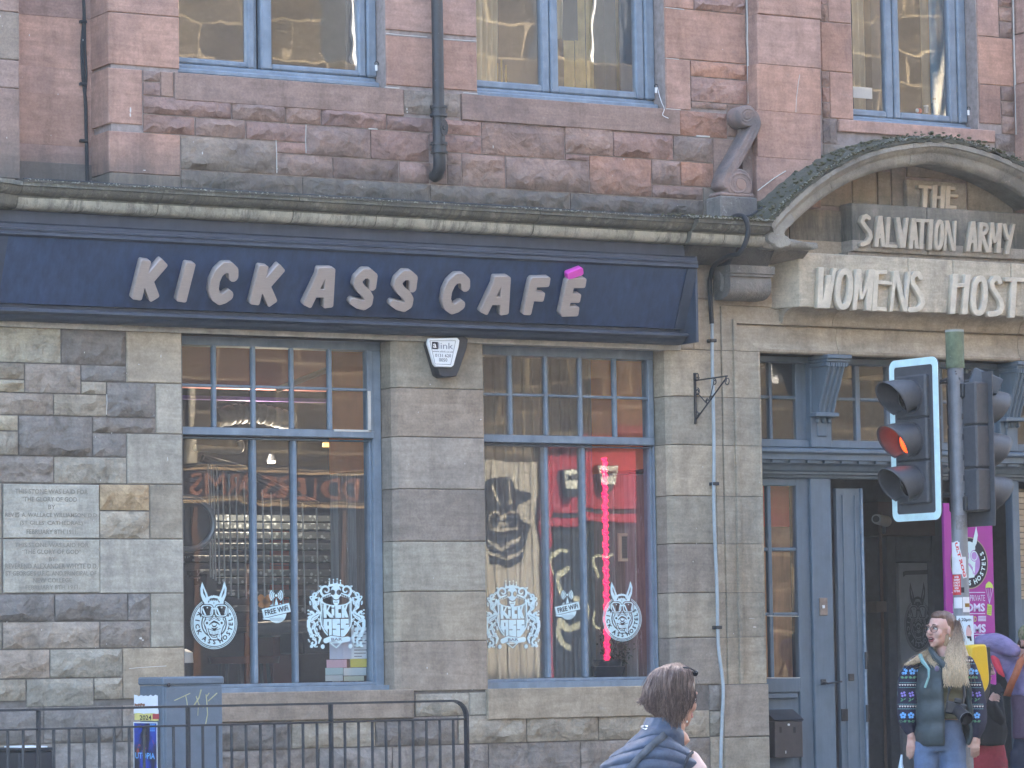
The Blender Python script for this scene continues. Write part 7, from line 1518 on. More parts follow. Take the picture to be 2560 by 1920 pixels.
# ================================================================ TRAFFIC SIGNAL
YPL = -1.45
pp = Q(6, 1764, 480, YPL); ppx = Q(6, 1790, 1500, YPL).x; ppx = (pp.x+Q(6, 1765, 500, YPL).x)/2
ts = empty('traffic_signal', (ppx, YPL, 0), 'grey signal pole with two black three-lamp heads, amber glowing, and mossy top', 'traffic light')
zt_p = pp.z; zsl_ = Q(6, 1764, 722, YPL).z
def cyl(name, z0, z1, r, m, parent=ts, x=None, y=None, n=24): x = ppx if x is None else x; y = YPL if y is None else y; return tubeobj(name, [(x, y, z0), (x, y, z1)], r, m, parent, n)
cyl('pole', 0, zsl_+.05, .0575, M_['galv']); cyl('sleeve', zsl_, zt_p, .0655, M_['green']); cyl('cap', zt_p-.012, zt_p+.004, .0675, flat('grey cap', (.3, .33, .3), .7))
cyl('base_flange', 0, .04, .11, M_['galv'])
HB = simple('black signal housing', (.06, .066, .078), .5, var=.15, sc=30); WBD = flat('white reflective border', (.62, .84, .86), .35)
def signal_head(cx, cy, cz, az, lit, board=True):
    """az: direction the lamps face (compass style, degrees from +Y towards +X)"""
    f = Vector((math.sin(R_(az)), math.cos(R_(az)), 0)); s = Vector((f.y, -f.x, 0)); Mx = Matrix(((s.x, f.x, 0, cx), (s.y, f.y, 0, cy), (0, 0, 1, cz), (0, 0, 0, 1)))   # local x across, y out of the face
    hd = empty('signal_head', (0, 0, 0), parent=ts)
    def add(name, bm, m): bm.transform(Mx) if False else bmesh.ops.transform(bm, matrix=Mx, verts=bm.verts); bmesh.ops.recalc_face_normals(bm, faces=bm.faces); return autosmooth(bmobj(name, bm, m, hd), 35)
    H = .305
    for k in range(3):
        zc = (1-k)*H; bm = bmesh.new(); mbox(bm, -.155, .155, -.14, .02, zc-H/2+.002, zc+H/2-.002, .012); add('housing', bm, HB)
        bm = bmesh.new(); tube(bm, [(0, .015, zc), (0, .035, zc)], [.125, .122], 32); add('lens_ring', bm, HB)
        bm = bmesh.new(); rg = []
        for (r, y) in ((.1, .036), (.09, .040), (.06, .048), (.03, .051)): rg.append([bm.verts.new((r*math.cos(a*math.pi/14), y, zc+r*math.sin(a*math.pi/14))) for a in range(28)])
        for i_ in range(3):
            for a in range(28): bm.faces.new((rg[i_][a], rg[i_][(a+1) % 28], rg[i_+1][(a+1) % 28], rg[i_+1][a]))
        bm.faces.new(rg[-1]); add('lens', bm, (lit if k == 1 and lit else flat('dark lens', (.02, .015, .015), .15)))
        # cowl: a tube open underneath, cut on the slant
        bm = bmesh.new(); n = 30; L0 = .02; rows = []
        for j in range(9):
            fj = j/8; row = []
            for a in range(n+1):
                th = R_(-58+296*a/n); up = (math.sin(th)+1)/2; Lmax = .075+.20*up**.8; r = .118+.004*fj; y = L0+Lmax*fj; row.append(bm.verts.new((r*math.cos(th), y, zc+r*math.sin(th)-.05*fj*fj*0.6)))
            rows.append(row)
        for j in range(8):
            for a in range(n): bm.faces.new((rows[j][a], rows[j][a+1], rows[j+1][a+1], rows[j+1][a]))
        o = add('visor', bm, HB); so_ = o.modifiers.new('s', 'SOLIDIFY'); so_.thickness = .004
        for zz_ in (-.1, .1):
            bm = bmesh.new(); mbox(bm, .157, .178, -.02, .01, zc+zz_-.018, zc+zz_+.018, .003); add('hinge', bm, HB)
    if board:
        W2_, H2_, rc_ = .245, .575, .06
        def rr_(w_, h, r): return [(cx_+r*math.cos(R_(a)), cz_+r*math.sin(R_(a))) for cx_, cz_, a0 in ((w_-r, h-r, 0), (-w_+r, h-r, 90), (-w_+r, -h+r, 180), (w_-r, -h+r, 270)) for a in range(a0, a0+91, 15)]
        bm = bmesh.new(); A = [bm.verts.new((x, -.02, z)) for x, z in rr_(W2_, H2_, rc_)]; Bv = [bm.verts.new((x, -.03, z)) for x, z in rr_(W2_, H2_, rc_)]; n = len(A)
        for k in range(n): bm.faces.new((A[k], A[(k+1) % n], Bv[(k+1) % n], Bv[k]))
        bm.faces.new(A); bm.faces.new(Bv[::-1]); add('backing_board', bm, HB)
        bm = bmesh.new(); A = [bm.verts.new((x, -.014, z)) for x, z in rr_(W2_, H2_, rc_)]; Bv = [bm.verts.new((x, -.014, z)) for x, z in rr_(W2_-.052, H2_-.052, .02)]; C2 = [bm.verts.new((x, -.0195, z)) for x, z in rr_(W2_, H2_, rc_)]
        for k in range(n): bm.faces.new((A[k], A[(k+1) % n], Bv[(k+1) % n], Bv[k])); bm.faces.new((A[k], C2[k], C2[(k+1) % n], A[(k+1) % n]))
        add('white_border', bm, WBD)
    for zz_ in (.40, -.40):
        p0 = Mx @ Vector((0, -.13, zz_)); tubeobj('mounting_arm', [p0, p0*.5+Vector((ppx, YPL, p0.z))*.5+Vector((0, 0, .01)), Vector((ppx, YPL, p0.z))], .018, M_['iron'], hd, 8)
        bm = bmesh.new(); mbox(bm, -.05, .05, -.16, -.12, zz_-.05, zz_+.05, .006); add('bracket', bm, M_['iron'])
    return hd, Mx
AMB = emit('glowing amber lens', (1.0, .07, .008), .42)
hc = Q(6, 1500, 1180, YPL+.16); 
signal_head(hc.x, YPL+.16, hc.z, 262, AMB)
hc2 = Q(6, 1905, 1250, YPL-.02)
hd2, M2x = signal_head(hc2.x, YPL-.02, hc2.z+.02, 84, None, False)
for k in range(6):
    z = .36-k*.145; p0 = M2x @ Vector((.0, -.141, z)); p1 = M2x @ Vector((.0, -.150, z)); tubeobj('vent_disc', [p0, p1], .03, HB, hd2, 14)
bm = bmesh.new(); mbox(bm, -.2, .2, -.02, -.012, -.56, .53, .0); bmesh.ops.transform(bm, matrix=M2x, verts=bm.verts); bmobj('backing_board', bm, HB, hd2)
q0 = Q(6, 1855, 800, YPL-.05); dt = empty('detector', q0, parent=ts)
bm = bmesh.new(); mbox(bm, -.06, .10, -.07, .07, -.06, .06, .006); bmesh.ops.transform(bm, matrix=Matrix.Translation(Q(6, 1935, 800, YPL-.05)) @ Matrix.Rotation(R_(-28), 4, 'Z') @ Matrix.Rotation(R_(24), 4, 'Y') @ Matrix.Diagonal((1.35, 1.15, 1.0, 1)), verts=bm.verts); bmobj('detector_box', bm, simple('slate detector case', (.07, .09, .115), .5, var=.1), dt)
tubeobj('detector_arm', [(ppx, YPL, q0.z-.03), Q(6, 1860, 800, YPL-.05)], .012, M_['iron'], dt, 6)
tubeobj('loop_cable', catmull([Q(6, 1715, 790, YPL-.02), Q(6, 1660, 830, YPL), Q(6, 1640, 900, YPL+.05), Q(6, 1645, 960, YPL+.1)], 5), .010, M_['cable'], dt, 6)
for k, (u, v) in enumerate(((1770, 742), (1774, 758), (1802, 785), (1806, 825), (1828, 1530))): q = Q(6, u, v, YPL-.062); bm = bmesh.new(); tube(bm, [q, q+Vector((0, -.008, 0))], .011 if k in (2,) else .004, 8); bmobj('bolt', bm, M_['galv'] if k == 2 else M_['ink'], ts)
# wrap-round stickers
def wrap(name, u0, u1, v0, v1, m, lab, cat='sticker', r=.0585, tilt=0.0, grp='stickers on the signal pole', parent=None, out=0.0):
    """flat pixel box wrapped on the pole surface"""
    z1_, z0_ = Q(9, u0, v0, YPL).z, Q(9, u0, v1, YPL).z; xa, xb = Q(9, u0, (v0+v1)/2, YPL-.04), Q(9, u1, (v0+v1)/2, YPL-.04); bm = bmesh.new(); n = 10
    va = math.atan2(ppx-CAM.x, YPL-CAM.y)      # the direction the camera looks at the pole
    def ang_of(u, v):
        px_, py_ = G(9, u, v); c_px = CXP+FPX*((Vector((ppx, YPL, z0_))-CAM).dot(AR))/((Vector((ppx, YPL, z0_))-CAM).dot(AF)); dd = (px_-c_px)/FPX*25.0; return math.asin(max(-.97, min(.97, dd/r)))
    a0, a1 = ang_of(u0, v0), ang_of(u1, v0); g = []
    for k in range(n+1):
        a = a0+(a1-a0)*k/n; d = va+math.pi-a; p = Vector((ppx+(r+out)*math.sin(d), YPL+(r+out)*math.cos(d), 0)); sl = tilt*(k/n-.5); g.append((bm.verts.new((p.x, p.y, z1_+sl)), bm.verts.new((p.x, p.y, z0_+sl))))
    for k in range(n): bm.faces.new((g[k][1], g[k+1][1], g[k+1][0], g[k][0]))
    o = bmobj(name, bm, m, parent, True); return props(o, lab, cat, grp) if lab else o
wrap('sticker', 1775, 1832, 22, 115, flat('faded grey sticker', (.20, .20, .21), .7, var=.4, sc=40), 'faded dark square sticker high on the signal pole')
wrap('sticker', 1745, 1800, 195, 300, M_['paper'], 'white skater print sticker on the left of the signal pole', out=.0006)
wrap('sticker', 1752, 1840, 290, 400, flat('white sticker', (.70, .72, .75), .6), 'plain white sticker under the red lettered strip on the pole', out=.0008)
so1 = wrap('sticker', 1742, 1808, 404, 534, flat('red sticker', (.62, .045, .05), .5), 'square red sticker with white capitals on the signal pole', out=.0012)
wrap('sticker', 1764, 1816, 550, 620, flat('white sticker', (0, 0, 0)), 'crinkled white sticker under the red square one', out=.0008); wrap('sticker', 1820, 1866, 548, 645, flat('white sticker', (0, 0, 0)), 'white sticker with a brown block right on the pole', out=.0008); wrap('sticker_block', 1832, 1862, 588, 612, flat('brown block', (.30, .16, .03), .6), None, out=.0014, parent=D.objects['sticker'])
wrap('sticker', 1800, 1828, 485, 520, M_['ink'], 'tiny black sticker on the signal pole', out=.001)
wrap('sticker', 1795, 1835, 860, 915, flat('white sticker', (0, 0, 0)), 'small white sticker just under the 6.20pm poster', out=.001)
# diagonal strip with red capitals, set on the pole front
va = math.atan2(ppx-CAM.x, YPL-CAM.y); PM = Matrix.Translation((ppx, YPL, 0)) @ Matrix.Rotation(-va, 4, 'Z')    # local -y faces the camera
def pole_local(u, v):
    z = Q(9, u, v, YPL).z; px_, py_ = G(9, u, v); c_ = Vector((ppx, YPL, z))-CAM; cpx = CXP+FPX*c_.dot(AR)/c_.dot(AF); return (px_-cpx)/FPX*25.0, z
def on_pole(me, r=.060):
    for v in me.vertices:
        a = max(-1.5, min(1.5, v.co.x/r)); v.co.x, v.co.y = r*math.sin(a), -r*math.cos(a)+v.co.y
    me.transform(PM); return me
(xa, za), (xb, zb4) = pole_local(1772, 190), pole_local(1835, 425); L_ = math.hypot(xb-xa, zb4-za); th_ = math.atan2(zb4-za, xb-xa)
bm = bmesh.new(); bmesh.ops.create_grid(bm, x_segments=16, y_segments=6, size=.5); bmesh.ops.transform(bm, matrix=Matrix.Diagonal((L_, .034, 1, 1)), verts=bm.verts); me = D.meshes.new('strip'); bm.to_mesh(me); bm.free(); ZX = Matrix(((1, 0, 0, 0), (0, 0, -1, 0), (0, 1, 0, 0), (0, 0, 0, 1)))
me.transform(Matrix.Translation(((xa+xb)/2, 0, (za+zb4)/2)) @ ZX @ Matrix.Rotation(th_, 4, 'Z')); st_ = props(link('sticker', on_pole(me, .0612), flat('white sticker', (0, 0, 0))), 'diagonal white strip sticker with red block capitals on the pole', 'sticker', 'stickers on the signal pole')
me = fit_mesh(text_mesh('ULT ROG', 1, off=.05), L_*.94, .022); me.transform(Matrix.Translation(((xa+xb)/2, 0, (za+zb4)/2)) @ ZX @ Matrix.Rotation(th_, 4, 'Z')); link('lettering', on_pole(me, .0620), flat('red sticker', (0, 0, 0)), st_)
for k, s_txt in enumerate(('BOB', 'GRANNY', 'IS NOT', 'DOING A', 'SHOW', 'THIS YEAR')):
    (x0_, z0_), (x1_, z1_) = pole_local(1750, 412+k*18), pole_local(1802, 426+k*18); me = fit_mesh(text_mesh(s_txt, 1, off=.03), (x1_-x0_)*(.6 if k in (0, 4) else .95), z0_-z1_); me.transform(Matrix.Translation(((x0_+x1_)/2, 0, (z0_+z1_)/2)) @ ZX); link('lettering', on_pole(me, .0606), M_['paper'], so1)
# the 6.20pm poster
(x0_, z1_), (x1_, z0_) = pole_local(1778, 668), pole_local(1890, 858)
po_ = empty('poster', (ppx, YPL, (z0_+z1_)/2), 'pale blue poster reading 6.20pm taped to the signal pole', 'poster')
bm = bmesh.new(); bmesh.ops.create_grid(bm, x_segments=10, y_segments=10, size=.5); bmesh.ops.transform(bm, matrix=Matrix.Translation(((x0_+x1_)/2, 0, (z0_+z1_)/2)) @ ZX @ Matrix.Diagonal((x1_-x0_, z1_-z0_, 1, 1)), verts=bm.verts)
for v in bm.verts: v.co.y = -.066+.5*max(0, abs(v.co.x)-.05)**2*8
bmesh.ops.transform(bm, matrix=PM, verts=bm.verts); bmobj('sheet', bm, flat('pale blue paper', (.62, .72, .80), .8), po_, True)
def ptx(s_, u0, u1, v0, v1, m, off=.01):
    (a, b), (c, d) = pole_local(u0, v0), pole_local(u1, v1); me = fit_mesh(text_mesh(s_, 1, off=off), c-a, b-d); me.transform(PM @ Matrix.Translation(((a+c)/2, -.069, (b+d)/2)) @ ZX); link('lettering', me, m, po_)
ptx('6.20pm', 1790, 1872, 682, 708, M_['ink'])
def pshape(pts, m, name='drawing'):
    loc = [pole_local(*p) for p in pts]; bm = bmesh.new(); bm.faces.new([bm.verts.new((a, -.0695, b)) for a, b in loc]); bmesh.ops.transform(bm, matrix=PM, verts=bm.verts); bmobj(name, bm, m, po_)
pshape([(1845, 735), (1858, 728), (1866, 740), (1876, 775), (1870, 800), (1840, 795), (1838, 765)], flat('pink print', (.6, .38, .38), .7)); pshape([(1842, 798), (1872, 800), (1876, 830), (1866, 830), (1860, 812), (1850, 815), (1845, 805)], M_['ink']); pshape([(1850, 728), (1862, 726), (1868, 745), (1858, 742)], flat('brown print', (.1, .05, .04), .7)); pshape([(1800, 825), (1815, 812), (1832, 815), (1835, 832), (1815, 838)], flat('blue print', (.2, .42, .62), .7))
# push button unit
pbx = Q(9, 1925, 1040, YPL-.03); pu = empty('push_button_unit', (pbx.x, YPL-.03, pbx.z), 'yellow and black pedestrian push button box clamped to the signal pole', 'push button')
YEL = simple('yellow plastic', (.72, .48, .02), .38, var=.05); BKB = M_['black']
letter_obj('front_shell', [('p', 9, smp([(1872, 885), (1885, 868), (1950, 862), (1962, 880), (1972, 980), (1978, 1080), (1965, 1130), (1940, 1165), (1926, 1222), (1910, 1222), (1905, 1160), (1885, 1080), (1876, 980), (1872, 885)], 3))], YPL-.20, YEL, pu, .11, res=.004, bevel=.012)
letter_obj('housing', [('p', 9, [(1935, 872), (1990, 872), (1996, 1010), (1990, 1150), (1965, 1230), (1925, 1225), (1945, 1150), (1960, 1000)])], YPL-.17, BKB, pu, .16, res=.006, bevel=.006)
box('clamp', ppx, pbx.x+.05, YPL-.04, YPL+.04, pbx.z-.03, pbx.z+.03, BKB, pu, .004)
# ================================================================ PEOPLE
class Fig:
    """helper: local frame with x = to the right as seen from the street, y = away, z = up"""
    def __init__(s, region, u, v, Y, name, label):
        s.base = Q(region, u, v, Y); s.reg = region; va = math.atan2(s.base.x-CAM.x, s.base.y-CAM.y)
        s.r = Vector((math.cos(va), -math.sin(va), 0)); s.t = Vector((math.sin(va), math.cos(va), 0)); s.x0 = Vector((s.base.x, s.base.y, 0))
        s.M = Matrix(((s.r.x, s.t.x, 0, s.x0.x), (s.r.y, s.t.y, 0, s.x0.y), (0, 0, 1, 0), (0, 0, 0, 1)))
        s.root = empty(name, s.x0, label, 'person')
    def p(s, u, v, d=0.0, reg=None):
        px_, py_ = (G(reg or s.reg, u, v) if not callable(reg) else reg(u, v)); dr = ray(px_, py_); n = s.t
        k = ((s.x0+s.t*d)-CAM).dot(n)/dr.dot(n); w_ = CAM+dr*k; q = w_-s.x0; return Vector((q.dot(s.r), q.dot(s.t), w_.z))
def ell_bm(bm, c, r, rot=None, seg=16):
    g = bmesh.ops.create_uvsphere(bm, u_segments=seg, v_segments=max(8, seg*2//3), radius=1); R3_ = Matrix.Rotation(rot[1], 4, rot[0]) if rot else Matrix.Identity(4)
    bmesh.ops.transform(bm, matrix=Matrix.Translation(c) @ R3_ @ Matrix.Diagonal((r[0], r[1], r[2], 1)), verts=g['verts'])
def limb(bm, pts, rad, n=12):
    tube(bm, pts, rad, n)
    for p, r in ((pts[0], rad[0]), (pts[-1], rad[-1])): ell_bm(bm, p, (r, r, r), seg=n)
def remesh(name, bm, m, parent, M, voxel=.01, smooth=3, after=None):
    me = D.meshes.new(name); bmesh.ops.recalc_face_normals(bm, faces=bm.faces); bm.to_mesh(me); bm.free(); o = D.objects.new(name, me); COL.objects.link(o)
    a = o.modifiers.new('r', 'REMESH'); a.mode = 'VOXEL'; a.voxel_size = voxel; a.use_smooth_shade = True
    if smooth: b = o.modifiers.new('s', 'SMOOTH'); b.iterations = smooth; b.factor = .5
    dg = bpy.context.evaluated_depsgraph_get(); out = D.meshes.new_from_object(o.evaluated_get(dg)); D.objects.remove(o); D.meshes.remove(me)
    if after:
        for v in out.vertices: v.co = after(v.co)
    out.transform(M); out.polygons.foreach_set('use_smooth', [True]*len(out.polygons)); out.materials.clear(); out.materials.append(m); out.name = name
    return link(name, out, None, parent)
def head_bm(bm, HM):
    b = bmesh.new()
    ell_bm(b, (0, .012, .028), (.074, .093, .095), seg=24); ell_bm(b, (0, -.020, -.035), (.058, .068, .080), seg=24); ell_bm(b, (0, -.066, -.098), (.024, .020, .018)); ell_bm(b, (0, -.05, -.075), (.042, .04, .035))
    tube(b, [(0, -.088, .022), (0, -.098, .004), (0, -.112, -.020), (0, -.100, -.030)], [.007, .008, .012, .009], 10); ell_bm(b, (0, -.105, -.022), (.015, .012, .010), seg=10)
    for a in (-1, 1):
        ell_bm(b, (a*.030, -.080, .030), (.024, .012, .009), seg=10); ell_bm(b, (a*.038, -.058, -.025), (.026, .028, .030), seg=12); ell_bm(b, (a*.074, .012, -.006), (.008, .017, .030), ('Z', a*.3), seg=10)
        ell_bm(b, (a*.012, -.100, -.026), (.008, .009, .007), seg=8)
    bmesh.ops.transform(b, matrix=HM, verts=b.verts); me = D.meshes.new('t'); b.to_mesh(me); b.free(); bm.from_mesh(me); D.meshes.remove(me)
SKIN = NT('skin'); v_ = SKIN.coords(rnd=False); SKIN = SKIN.set(Base_Color=SKIN.mix(SKIN.ramp(SKIN.noise(v_, 18, 3, .5), [(.4, 0), (.65, .5)]), (.56, .36, .30), (.58, .30, .25)), Roughness=.5, Subsurface_Weight=.08, Subsurface_Radius=(.01, .004, .002))
def face(F, HM, mouth_open=.0, lip=(.42, .12, .12), glasses=False, brow=(.09, .055, .04), beard=None):
    W_ = F.M @ HM
    def o(name, bm, m): bmesh.ops.transform(bm, matrix=W_, verts=bm.verts); bmesh.ops.recalc_face_normals(bm, faces=bm.faces); return bmobj(name, bm, m, F.root, True)
    for a in (-1, 1):
        bm = bmesh.new(); ell_bm(bm, (a*.030, -.079, .008), (.0125, .0115, .0095), seg=14); o('eye', bm, flat('eye white', (.62, .60, .58), .3))
        bm = bmesh.new(); ell_bm(bm, (a*.030-.003, -.0895, .008), (.0055, .003, .0055), seg=10); o('iris', bm, flat('iris', (.05, .06, .06), .2))
        bm = bmesh.new(); tube(bm, [(a*.016, -.087, .011), (a*.024, -.093, .018), (a*.034, -.092, .0175), (a*.045, -.080, .011)], .0022, 6); o('eyelid', bm, flat('lash', (.05, .03, .025), .7))
        bm = bmesh.new(); tube(bm, [(a*.014, -.094, .030), (a*.028, -.095, .037), (a*.046, -.082, .031)], [.0028, .003, .0015], 6); o('eyebrow', bm, flat('brow %g' % brow[0], brow, .8))
    bm = bmesh.new(); ell_bm(bm, (0, -.083, -.062), (.022, .012, .006+mouth_open), seg=14); o('mouth', bm, flat('mouth inside', (.10, .025, .025), .5))
    LM = flat('lips %g' % lip[0], lip, .4)
    for dz, r in ((.006+mouth_open, .0045), (-.007-mouth_open, .0055)):
        bm = bmesh.new(); tube(bm, [(-.025, -.080, -.062), (-.012, -.093, -.062+dz), (0, -.096, -.062+dz*.9), (.012, -.093, -.062+dz), (.025, -.080, -.062)], [.002, r, r*.9, r, .002], 8); o('lip', bm, LM)
    if mouth_open > .003: bm = bmesh.new(); ell_bm(bm, (0, -.089, -.062+mouth_open*.6), (.015, .006, .003), seg=10); o('teeth', bm, flat('teeth', (.7, .68, .62), .3))
    if glasses:
        for a in (-1, 1):
            pts = [(a*.034+.027*math.copysign(abs(math.cos(t))**.8, math.cos(t)), -.104+.012*abs(a*.034+.027*math.cos(t))/.06, .004+.021*math.sin(t)) for t in [2*math.pi*k/20 for k in range(20)]]
            bm = bmesh.new(); tube(bm, pts, .0019, 6, closed=True); o('glasses_rim', bm, flat('tortoise rim', (.05, .035, .04), .3)); bm = bmesh.new(); tube(bm, [(a*.060, -.094, .012), (a*.072, -.02, .010), (a*.076, .015, .005)], .0017, 6); o('glasses_arm', bm, flat('gold arm', (.5, .33, .22), .3))
        bm = bmesh.new(); tube(bm, [(-.008, -.108, .008), (0, -.112, .011), (.008, -.108, .008)], .0016, 6); o('glasses_bridge', bm, flat('gold arm', (0, 0, 0)))
def hand(bm, wrist, tip, side, spread=Vector((1, 0, 0)), curl_=.35, k=1.0):
    """palm and five fingers from the wrist towards tip; side: thumb direction; spread: across the palm"""
    d = (tip-wrist).normalized(); nrm = d.cross(spread).normalized(); L0 = (tip-wrist).length
    pc = wrist+d*L0*.28; limb(bm, [wrist-d*.02, wrist+d*.02], [.024*k, .026*k]); 
    for a in (-.022, -.007, .008, .023): limb(bm, [wrist+d*.01+spread*a*.5*k, wrist+d*L0*.5+spread*a*k], [.014*k, .012*k], 8)
    for q, (a, ln) in enumerate(((-.027, .40), (-.009, .50), (.010, .47), (.028, .38))):
        s0 = wrist+d*L0*.48+spread*a*k; s1 = s0+d*L0*ln*.42-nrm*curl_*.010; s2 = s1+d*L0*ln*.33-nrm*curl_*.028; s3 = s2+d*L0*ln*.22-nrm*curl_*.035
        limb(bm, [s0, s1, s2, s3], [.0088*k, .0082*k, .0076*k, .0068*k], 8)
    t0 = wrist+d*L0*.12+side*.022*k; t1 = t0+side*.022*k+d*L0*.16-nrm*.008; t2 = t1+d*L0*.17+side*.004; limb(bm, [t0, t1, t2], [.013*k, .0105*k, .0085*k], 8)
def body(F, J, HM, k=1.0, tor=1.0, hands=None, skin=None, voxel=.0058, bare=()):
    """J: dict of joints in the local frame"""
    bm = bmesh.new(); head_bm(bm, HM)
    limb(bm, [J['neck'], J['head']+Vector((0, .02, -.05))], [.052*k, .050*k], 16)
    c = J['chest']; pv = J['pelvis']
    loft(bm, [(J['neck']+Vector((0, 0, -.03)), .06*k, .05*k, (1, 0, 0), (0, 1, 0)), (J['neck']+Vector((0, 0, -.06)), .13*k*tor, .08*k*tor, (1, 0, 0), (0, 1, 0)), (c, .155*k*tor, .10*k*tor, (1, 0, 0), (0, 1, 0)), ((c+pv)/2, .125*k, .09*k, (1, 0, 0), (0, 1, 0)), (pv, .155*k, .105*k, (1, 0, 0), (0, 1, 0)), (pv-Vector((0, 0, .09)), .14*k, .09*k, (1, 0, 0), (0, 1, 0))], 20)
    for s_ in ('l', 'r'):
        limb(bm, [J['sh_'+s_], J['el_'+s_], J['wr_'+s_]], [.048*k, .038*k, .026*k], 12)
        limb(bm, [J['hip_'+s_], J['kn_'+s_], J['an_'+s_]], [.082*k, .056*k, .04*k], 14); a = J['an_'+s_]; limb(bm, [a-Vector((0, -.03, .03)), a+Vector((0, -.15, -.045))], [.04, .03], 10)
        if hands and s_ in hands: hand(bm, J['wr_'+s_], *hands[s_], k=k)
    return remesh('body', bm, skin or SKIN, F.root, F.M, voxel, 2)
def sleeve(F, name, pts, rad, m, fold=.006, freq=55, voxel=.009, seed=0):
    bm = bmesh.new(); pp_ = catmull(pts, 6); rr_ = []
    n = len(pts)-1
    for i in range(len(pp_)): f = i/6; a = min(int(f), n-1); rr_.append(rad[a]+(rad[min(a+1, n)]-rad[a])*(f-a))
    limb(bm, pp_, rr_, 16)
    return remesh(name, bm, m, F.root, F.M, voxel, 2, after=lambda c: c+(noise.noise_vector(Vector(c)*14+Vector((seed, 0, 0)))*fold)+noise.noise_vector(Vector((c.x*9, c.y*9, c.z*30+seed)))*fold*.7)
def cloth_mat(name, col, rough=.85, sc=40, var=.18, bump=.3): return flat(name, col, rough, var=var, sc=sc, bump=bump)
def shoes(F, J, m):
    for s_ in ('l', 'r'): a = J['an_'+s_]; bm = bmesh.new(); limb(bm, [a+Vector((0, .03, -.02)), a+Vector((0, -.06, -.045)), a+Vector((0, -.17, -.052))], [.052, .048, .040], 12); remesh('shoe', bm, m, F.root, F.M, .01, 1, after=lambda c: Vector((c.x, c.y, max(c.z, .004+F.zg))))
def trousers(F, J, m, r=(.098, .078, .066), seed=1):
    bm = bmesh.new(); pv = J['pelvis']; loft(bm, [(pv+Vector((0, 0, .11)), .150, .105, (1, 0, 0), (0, 1, 0)), (pv, .168, .115, (1, 0, 0), (0, 1, 0)), (pv-Vector((0, 0, .10)), .165, .11, (1, 0, 0), (0, 1, 0))], 20)
    for s_ in ('l', 'r'): limb(bm, [J['hip_'+s_], J['kn_'+s_], J['an_'+s_]+Vector((0, 0, -.0))], list(r), 14)
    return remesh('jeans', bm, m, F.root, F.M, .011, 2, after=lambda c: c+noise.noise_vector(Vector((c.x*8, c.y*8, c.z*16+seed)))*.007)
def std_legs(J, pv, zg=0.0, w_=.09):
    for s_, a in (('l', -1), ('r', 1)): J['hip_'+s_] = pv+Vector((a*w_, 0, -.06)); J['kn_'+s_] = Vector((pv.x+a*(w_+.01), pv.y-.02, zg+(pv.z-zg)*.52)); J['an_'+s_] = Vector((pv.x+a*(w_+.01), pv.y, zg+.085))
def strands(F, name, paths, m, n=900, r0=.0035, spread=.02, seed=1, wav=.008):
    """hair: many thin tapering locks following guide paths (local coordinates)"""
    rg = random.Random(seed); bm = bmesh.new()
    for k in range(n):
        g = paths[rg.randrange(len(paths))]; off = Vector((rg.gauss(0, spread), rg.gauss(0, spread), rg.gauss(0, spread*.5))); ph = rg.uniform(0, 6); e_ = rg.uniform(.82, 1.04); N = len(g); pts = []
        for i, p in enumerate(g):
            f = i/(N-1)
            if f > e_: break
            pts.append(p+off*(.35+.8*f)+Vector((math.sin(ph+f*11), math.cos(ph*1.7+f*9), 0))*wav*f)
        if len(pts) > 2: tube(bm, pts, [r0*(1-.75*(i/(len(pts)-1))) for i in range(len(pts))], 4, caps=False)
    bmesh.ops.transform(bm, matrix=F.M, verts=bm.verts); o = bmobj(name, bm, m, F.root, True); return o

# ---------------- the woman with long fair hair
FA = Fig(9, 1672, 760, -1.95, 'person', 'long haired woman in glasses, dark padded vest and floral sleeves beside the signal pole'); FA.zg = 0
V3 = Vector; pA = FA.p
hc_ = pA(1672, 762); HMa = Matrix.Translation(hc_) @ Matrix.Rotation(R_(-42), 4, 'Z') @ Matrix.Rotation(R_(-3), 4, 'X') @ Matrix.Diagonal((1.02, 1.02, 1.02, 1))
JA = dict(head=hc_, neck=pA(1700, 905, .01), chest=pA(1680, 1040, .02), pelvis=pA(1668, 1440, .02), sh_l=pA(1520, 985, .03), el_l=pA(1468, 1190, .03), wr_l=pA(1484, 1425, -.02), sh_r=pA(1850, 985, .03), el_r=pA(1905, 1200, .04), wr_r=pA(1900, 1450, -.02))
std_legs(JA, JA['pelvis'], 0, .085)
body(FA, JA, HMa, .92, .95, {'l': (pA(1484, 1592, -.03), V3((1, 0, 0)), V3((1, 0, 0)), .5), 'r': (pA(1895, 1580, -.03), V3((-1, -.2, 0)), V3((1, 0, 0)), 1.2)})
face(FA, HMa, .007, glasses=True, brow=(.10, .06, .05), lip=(.34, .12, .12))
trousers(FA, JA, simple('washed blue denim', (.10, .155, .27), .85, var=.3, sc=9, bump=.4)); shoes(FA, JA, cloth_mat('brown shoe', (.08, .05, .04)))
TEE = cloth_mat('olive t shirt', (.115, .11, .065)); bm = bmesh.new()
loft(bm, [(pA(1690, v, .01), rx, .118-.0*v, (1, 0, 0), (0, 1, 0)) for v, rx in ((930, .07), (960, .13), (1050, .150), (1200, .14), (1330, .150))], 20)
remesh('shirt', bm, TEE, FA.root, FA.M, .01, 2, after=lambda c: c+Vector((0, -.006*math.sin(c.z*95+c.x*9), 0)))
